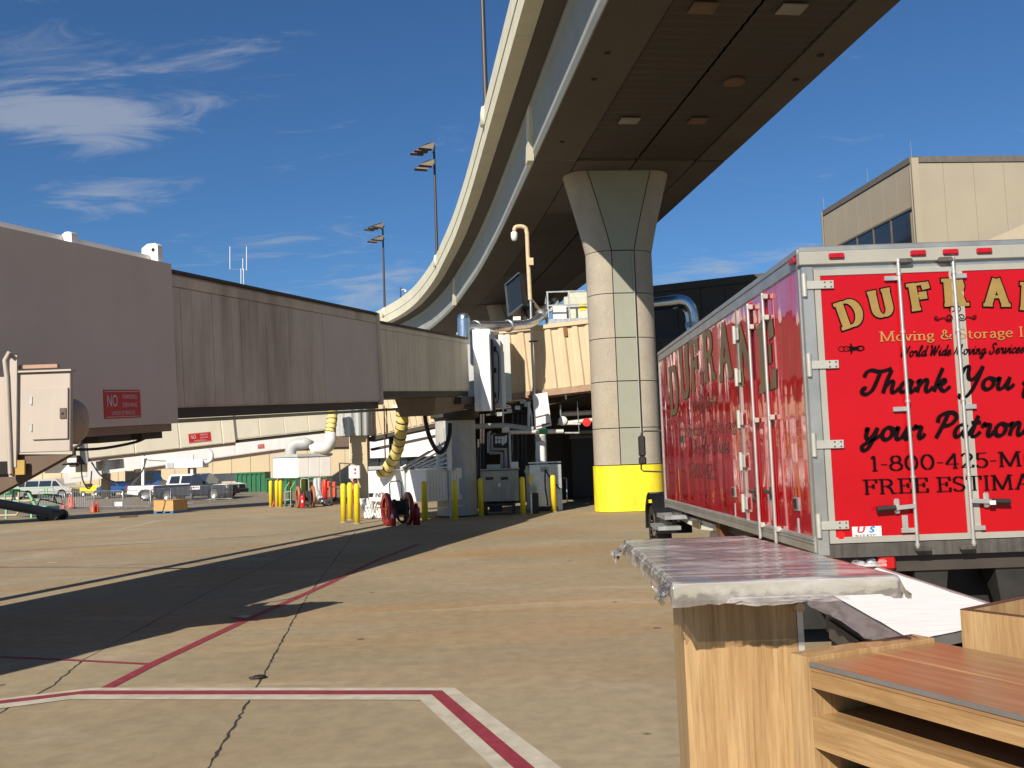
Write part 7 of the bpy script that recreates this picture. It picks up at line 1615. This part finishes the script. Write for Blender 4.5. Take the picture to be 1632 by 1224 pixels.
def film():
    m = bpy.data.materials.new('clear_wrapping_film'); m.use_nodes = True; N = m.node_tree.nodes; L = m.node_tree.links; N.clear()
    o = N.new('ShaderNodeOutputMaterial'); t = N.new('ShaderNodeTexCoord')
    q = N.new('ShaderNodeMapping'); q.inputs['Scale'].default_value = (.35, 1.7, 1.2); q.inputs['Rotation'].default_value = (0, 0, .25); L.new(t.outputs['Object'], q.inputs[0])
    n = N.new('ShaderNodeTexNoise'); n.inputs['Scale'].default_value = 7; n.inputs['Detail'].default_value = 5; n.inputs['Roughness'].default_value = .5; n.inputs['Distortion'].default_value = 1.0; L.new(q.outputs[0], n.inputs['Vector'])
    bp_ = N.new('ShaderNodeBump'); bp_.inputs['Strength'].default_value = .35; bp_.inputs['Distance'].default_value = .008; L.new(n.outputs[0], bp_.inputs['Height'])
    gl = N.new('ShaderNodeBsdfGlossy'); gl.inputs['Roughness'].default_value = .10; gl.inputs['Color'].default_value = (.95, .95, .95, 1); L.new(bp_.outputs[0], gl.inputs['Normal'])
    df = N.new('ShaderNodeBsdfDiffuse'); df.inputs['Color'].default_value = (.72, .69, .70, 1); L.new(bp_.outputs[0], df.inputs['Normal'])
    tr = N.new('ShaderNodeBsdfTransparent')
    fz = N.new('ShaderNodeFresnel'); fz.inputs['IOR'].default_value = 1.5; L.new(bp_.outputs[0], fz.inputs['Normal'])
    v = N.new('ShaderNodeMapRange'); v.inputs[1].default_value = .47; v.inputs[2].default_value = .66; v.inputs[3].default_value = .16; v.inputs[4].default_value = .62; L.new(n.outputs[0], v.inputs[0])  # white creases, raised to put a silvery sheen into the film colour
    m1 = N.new('ShaderNodeMixShader'); L.new(v.outputs[0], m1.inputs[0]); L.new(tr.outputs[0], m1.inputs[1]); L.new(df.outputs[0], m1.inputs[2])
    m2 = N.new('ShaderNodeMixShader'); f2 = N.new('ShaderNodeMath'); f2.operation = 'MULTIPLY'; f2.inputs[1].default_value = .85; L.new(fz.outputs[0], f2.inputs[0]); L.new(f2.outputs[0], m2.inputs[0]); L.new(m1.outputs[0], m2.inputs[1]); L.new(gl.outputs[0], m2.inputs[2])
    L.new(m2.outputs[0], o.inputs[0]); return m
FILM = film(); random.seed(11)
# film: a wrinkled sheet over the top that folds down over all four edges
def wrap():
    mb = MB(); NU, NV = 46, 70; o = cs
    def hh(u, v): return .0012 * math.sin(u * 7 + v * 19) * math.sin(v * 23 - u * 3) + .0005 * math.sin(u * 31 + v * 57) + random.uniform(-.0003, .0003)
    rows = []
    for j in range(-5, NV + 6):
        row = []
        for i in range(-5, NU + 6):
            iu, jv = min(max(i, 0), NU), min(max(j, 0), NV); u, v = iu / NU, jv / NV
            p = o[0].lerp(o[1], u).lerp(o[3].lerp(o[2], u), v); ou = i - iu; ov = j - jv
            d = max(abs(ou), abs(ov)); z = SLZ1 + .004 + hh(u, v); off = 0
            if d:
                z = SLZ1 + .003 - (d / 5) * .062 + (random.uniform(-.002, .002) + .004 * math.sin(i * .31 + j * .22) if d == 5 else random.uniform(-.001, .001)); off = .004 + .006 * abs(math.sin(i * .9 + j * .7)) * (d / 5) ** .5 + random.uniform(0, .003)
                if d >= 4: off -= .002
            e1 = (o[1] - o[0]).normalized(); e2 = Vector((-e1.y, e1.x, 0))
            p = p + e1 * (off * (1 if ou > 0 else -1 if ou < 0 else 0)) + e2 * (off * (1 if ov > 0 else -1 if ov < 0 else 0))
            row.append(Vector((p.x, p.y, z)))
        rows.append(row)
    k = len(rows[0]); mb.add([p for r in rows for p in r], [(a * k + b, a * k + b + 1, (a + 1) * k + b + 1, (a + 1) * k + b) for a in range(len(rows) - 1) for b in range(k - 1)], 0, True)
    return mb
part('plastic_wrap', wrap(), FILM, sl_)
def rag(pts, n=9, amp=.02):            # gathered loose ends of film
    mb = MB(); a, b = Vector(pts[0]), Vector(pts[1]); c_, d_ = Vector(pts[2]), Vector(pts[3]); vs = []
    for i in range(n + 1):
        for j in range(6):
            t, s = i / n, j / 5; p = a.lerp(b, t).lerp(d_.lerp(c_, t), s); w = s * amp
            vs.append(p + Vector((random.uniform(-w, w), random.uniform(-w, w), random.uniform(-w, w) * .6 + amp * .5 * s * math.sin(t * 14))))
    mb.add(vs, [(i * 6 + j, i * 6 + j + 1, (i + 1) * 6 + j + 1, (i + 1) * 6 + j) for i in range(n) for j in range(5)], 0, True); return mb
Vz = lambda p, z: Vector((p.x, p.y, z))
part('loose_film', rag((Vz(cs[3], SLZ1), Vz(cs[3].lerp(cs[0], .12), SLZ1), Vz(cs[3].lerp(cs[0], .10), SLZ0 - .01) + Vector((-.05, 0, 0)), Vz(cs[3], SLZ0 - .02) + Vector((-.06, .03, 0)))), FILM, sl_)
part('loose_film', rag((Vz(cs[0], SLZ1), Vz(cs[0].lerp(cs[3], .10), SLZ1), Vz(cs[0].lerp(cs[3], .12), SLZ0) + Vector((-.035, 0, 0)), Vz(cs[0], SLZ0 - .006) + Vector((-.03, -.01, 0)))), FILM, sl_)
part('loose_film', rag((Vz(cs[1], SLZ1), Vz(cs[1].lerp(cs[2], .08), SLZ1), Vz(cs[1].lerp(cs[2], .10), SLZ0 - .015) + Vector((.06, 0, 0)), Vz(cs[1], SLZ0 - .014) + Vector((.035, -.01, 0))), amp=.008), FILM, sl_)
part('loose_film', rag((Vz(cs[0].lerp(cs[1], .25), SLZ0 + .006) + Vector((0, -.012, 0)), Vz(cs[0].lerp(cs[1], .75), SLZ0 + .006) + Vector((0, -.012, 0)), Vz(cs[0].lerp(cs[1], .78), SLZ0 - .010) + Vector((0, -.01, 0)), Vz(cs[0].lerp(cs[1], .22), SLZ0 - .008) + Vector((0, -.01, 0))), 16, .005), FILM, sl_)
# shelf unit running toward the camera
su = thing('shelf_unit', 'oak laminate shelf unit with two long slots running out of frame at lower right', 'shelf unit', (.758, 2.5, 0), math.atan2(-.90, .437))
BM = basis(su)
def lb(x0, y0, z0, x1, y1, z1, ch=.0): 
    mb = MB().b2((x0, y0, z0), (x1, y1, z1), ch=ch); mb.v = [BM @ v for v in mb.v]; return mb
ZU = 1.44; XE = 1.75
part('end_panel', lb(-.078, -.002, 0, -.001, .235, ZU + .012, .0012), OAK_V, su); part('end_panel', lb(-.078, .237, 0, -.001, .47, ZU + .010, .0012), OAK_V, su)
part('top_board', lb(0, .0, ZU - .022, XE, .222, ZU, .001), OAK_T, su); part('top_board', lb(0, .236, ZU - .022, XE, .47, ZU - .001, .001), OAK_T, su)
part('groove_strip', lb(0, .223, ZU - .022, XE, .235, ZU - .004), STRIP, su); part('front_strip', lb(0, -.0035, ZU - .010, XE, -.0005, ZU + .002), STRIP, su)
zt_ = ZU - .0225; z = ZU - .064
part('front_rail', lb(0, 0, z, XE, .02, zt_), OAK_X, su)
k = 0
for (a, b) in ((1.300, 1.222), (1.148, 1.068), (.99, .91), (.83, .75), (.67, .59)):
    part('shelf_board', lb(0, .0205, a - .02, XE, .45, a), OAK_X, su); part('front_rail', lb(0, 0, b, XE, .02, a + .0005), OAK_X, su)
part('back_panel', lb(0, .451, 0, XE, .469, ZU - .023), OAK_X, su); part('right_end', lb(XE + .001, 0, 0, XE + .06, .47, ZU), OAK_V, su)
part('plinth', lb(0, .01, 0, XE, .03, .585), OAK_X, su); part('inner_partition', lb(.62, .03, .6, .64, .449, 1.41), EDGEB, su)
# open carcass behind it
K = P(1530, 972, 2.79)
oc = thing('open_carcass', 'open topped oak carcass standing at the right edge behind the shelf unit', 'carcass', (K.x, K.y, 0), math.radians(-57))
BM2 = basis(oc)
def lc(x0, y0, z0, x1, y1, z1): mb = MB().b2((x0, y0, z0), (x1, y1, z1)); mb.v = [BM2 @ v for v in mb.v]; return mb
zk = K.z
for nm, q in (('near_panel', (0, 0, .7, .02)), ('far_panel', (0, .52, .7, .54)), ('left_panel', (0, .0205, .02, .5195)), ('right_panel', (.68, .0205, .7, .5195))):
    pn_ = part(nm, lc(q[0], q[1], 0, q[2], q[3], zk), OAK_V, oc); part('edge_band', lc(q[0], q[1], zk + .0005, q[2], q[3], zk + .003), EDGEB, pn_)
part('floor_board', lc(.021, .021, .9, .679, .519, .92), OAK_Y, oc)
# white tabletop lying behind
fo = thing('white_tabletop', 'large white foam covered tabletop lying flat between the slab and the truck', 'tabletop', (1.85, 4.3, 1.26))
FOAM = mat('white_foam_sheet', (.86, .85, .84), .7, var=.03, scale=5, bump=.25, bscale=6, stretch=(1, 6, 1))
a, b, c_, d_ = Zp(1455, 1022, 1.30), Zp(1640, 985, 1.30), Zp(1398, 905, 1.30), Zp(1300, 934, 1.30)
q = [Vector((p.x, p.y, 0)) for p in (a, b, c_, d_)]
part('board', MB().hexa([p + Vector((0, 0, 1.26)) for p in q] + [p + Vector((0, 0, 1.296)) for p in q]), STRIP, fo)
ce = sum(q, Vector()) / 4; n = 12; mb = MB(); vs = []
for j in range(n + 1):
    for i in range(n + 1):
        p = q[0].lerp(q[1], i / n).lerp(q[3].lerp(q[2], i / n), j / n).lerp(ce, .012); vs.append((p.x, p.y, 1.300 + random.uniform(0, .003)))
mb.add(vs, [(j * 13 + i, j * 13 + i + 1, (j + 1) * 13 + i + 1, (j + 1) * 13 + i) for j in range(n) for i in range(n)], 0, True); part('foam_sheet', mb, FOAM, fo)
part('raised_rim', MB().beam(q[1].lerp(q[2], .0) + Vector((0, 0, 1.302)), q[2] + Vector((0, 0, 1.302)), .012, .016), STRIP, fo)
e = q[0].lerp(q[3], .0); part('hanging_film', rag((q[0] + Vector((-.004, 0, 1.297)), q[3] + Vector((-.004, 0, 1.297)), q[3] + Vector((-.03, .05, 1.2)), q[0] + Vector((-.02, .03, 1.24))), 18, .012), mat('mauve_film', (.20, .165, .18), .25, var=.2, scale=9), fo)
part('film_tuft', rag((q[2] + Vector((-.2, 0, 1.31)), q[2] + Vector((.05, -.02, 1.31)), q[2] + Vector((.06, 0, 1.35)), q[2] + Vector((-.12, 0, 1.345))), 8, .02), FILM, fo)
dk = thing('dark_crate', 'dark brown crate carrying the white tabletop behind the tall cabinet', 'crate', (ce.x, ce.y, 0))
qi = [p.lerp(ce, .16) for p in q]
part('body', MB().hexa([p + Vector((0, 0, .0)) for p in qi] + [p + Vector((0, 0, 1.2)) for p in qi]), mat('dark_stained_wood', (.03, .02, .014), .7, var=.3, scale=5), dk)
for i in range(4):
    a_, b_ = qi[i], qi[(i + 1) % 4]
    for h in (.3, .7, 1.1): part('batten', MB().beam(a_.lerp(b_, .02) + Vector((0, 0, h)), b_.lerp(a_, .02) + Vector((0, 0, h)), .03, .09), mat('grey_brown_batten', (.09, .07, .055), .7, var=.3), dk)
each('bearer', (MB().beam(qi[0].lerp(qi[1], .3) + Vector((0, 0, 1.23)), qi[3].lerp(qi[2], .3) + Vector((0, 0, 1.23)), .06, .06), MB().beam(qi[0].lerp(qi[1], .7) + Vector((0, 0, 1.23)), qi[3].lerp(qi[2], .7) + Vector((0, 0, 1.23)), .06, .06)), EDGEB, dk)
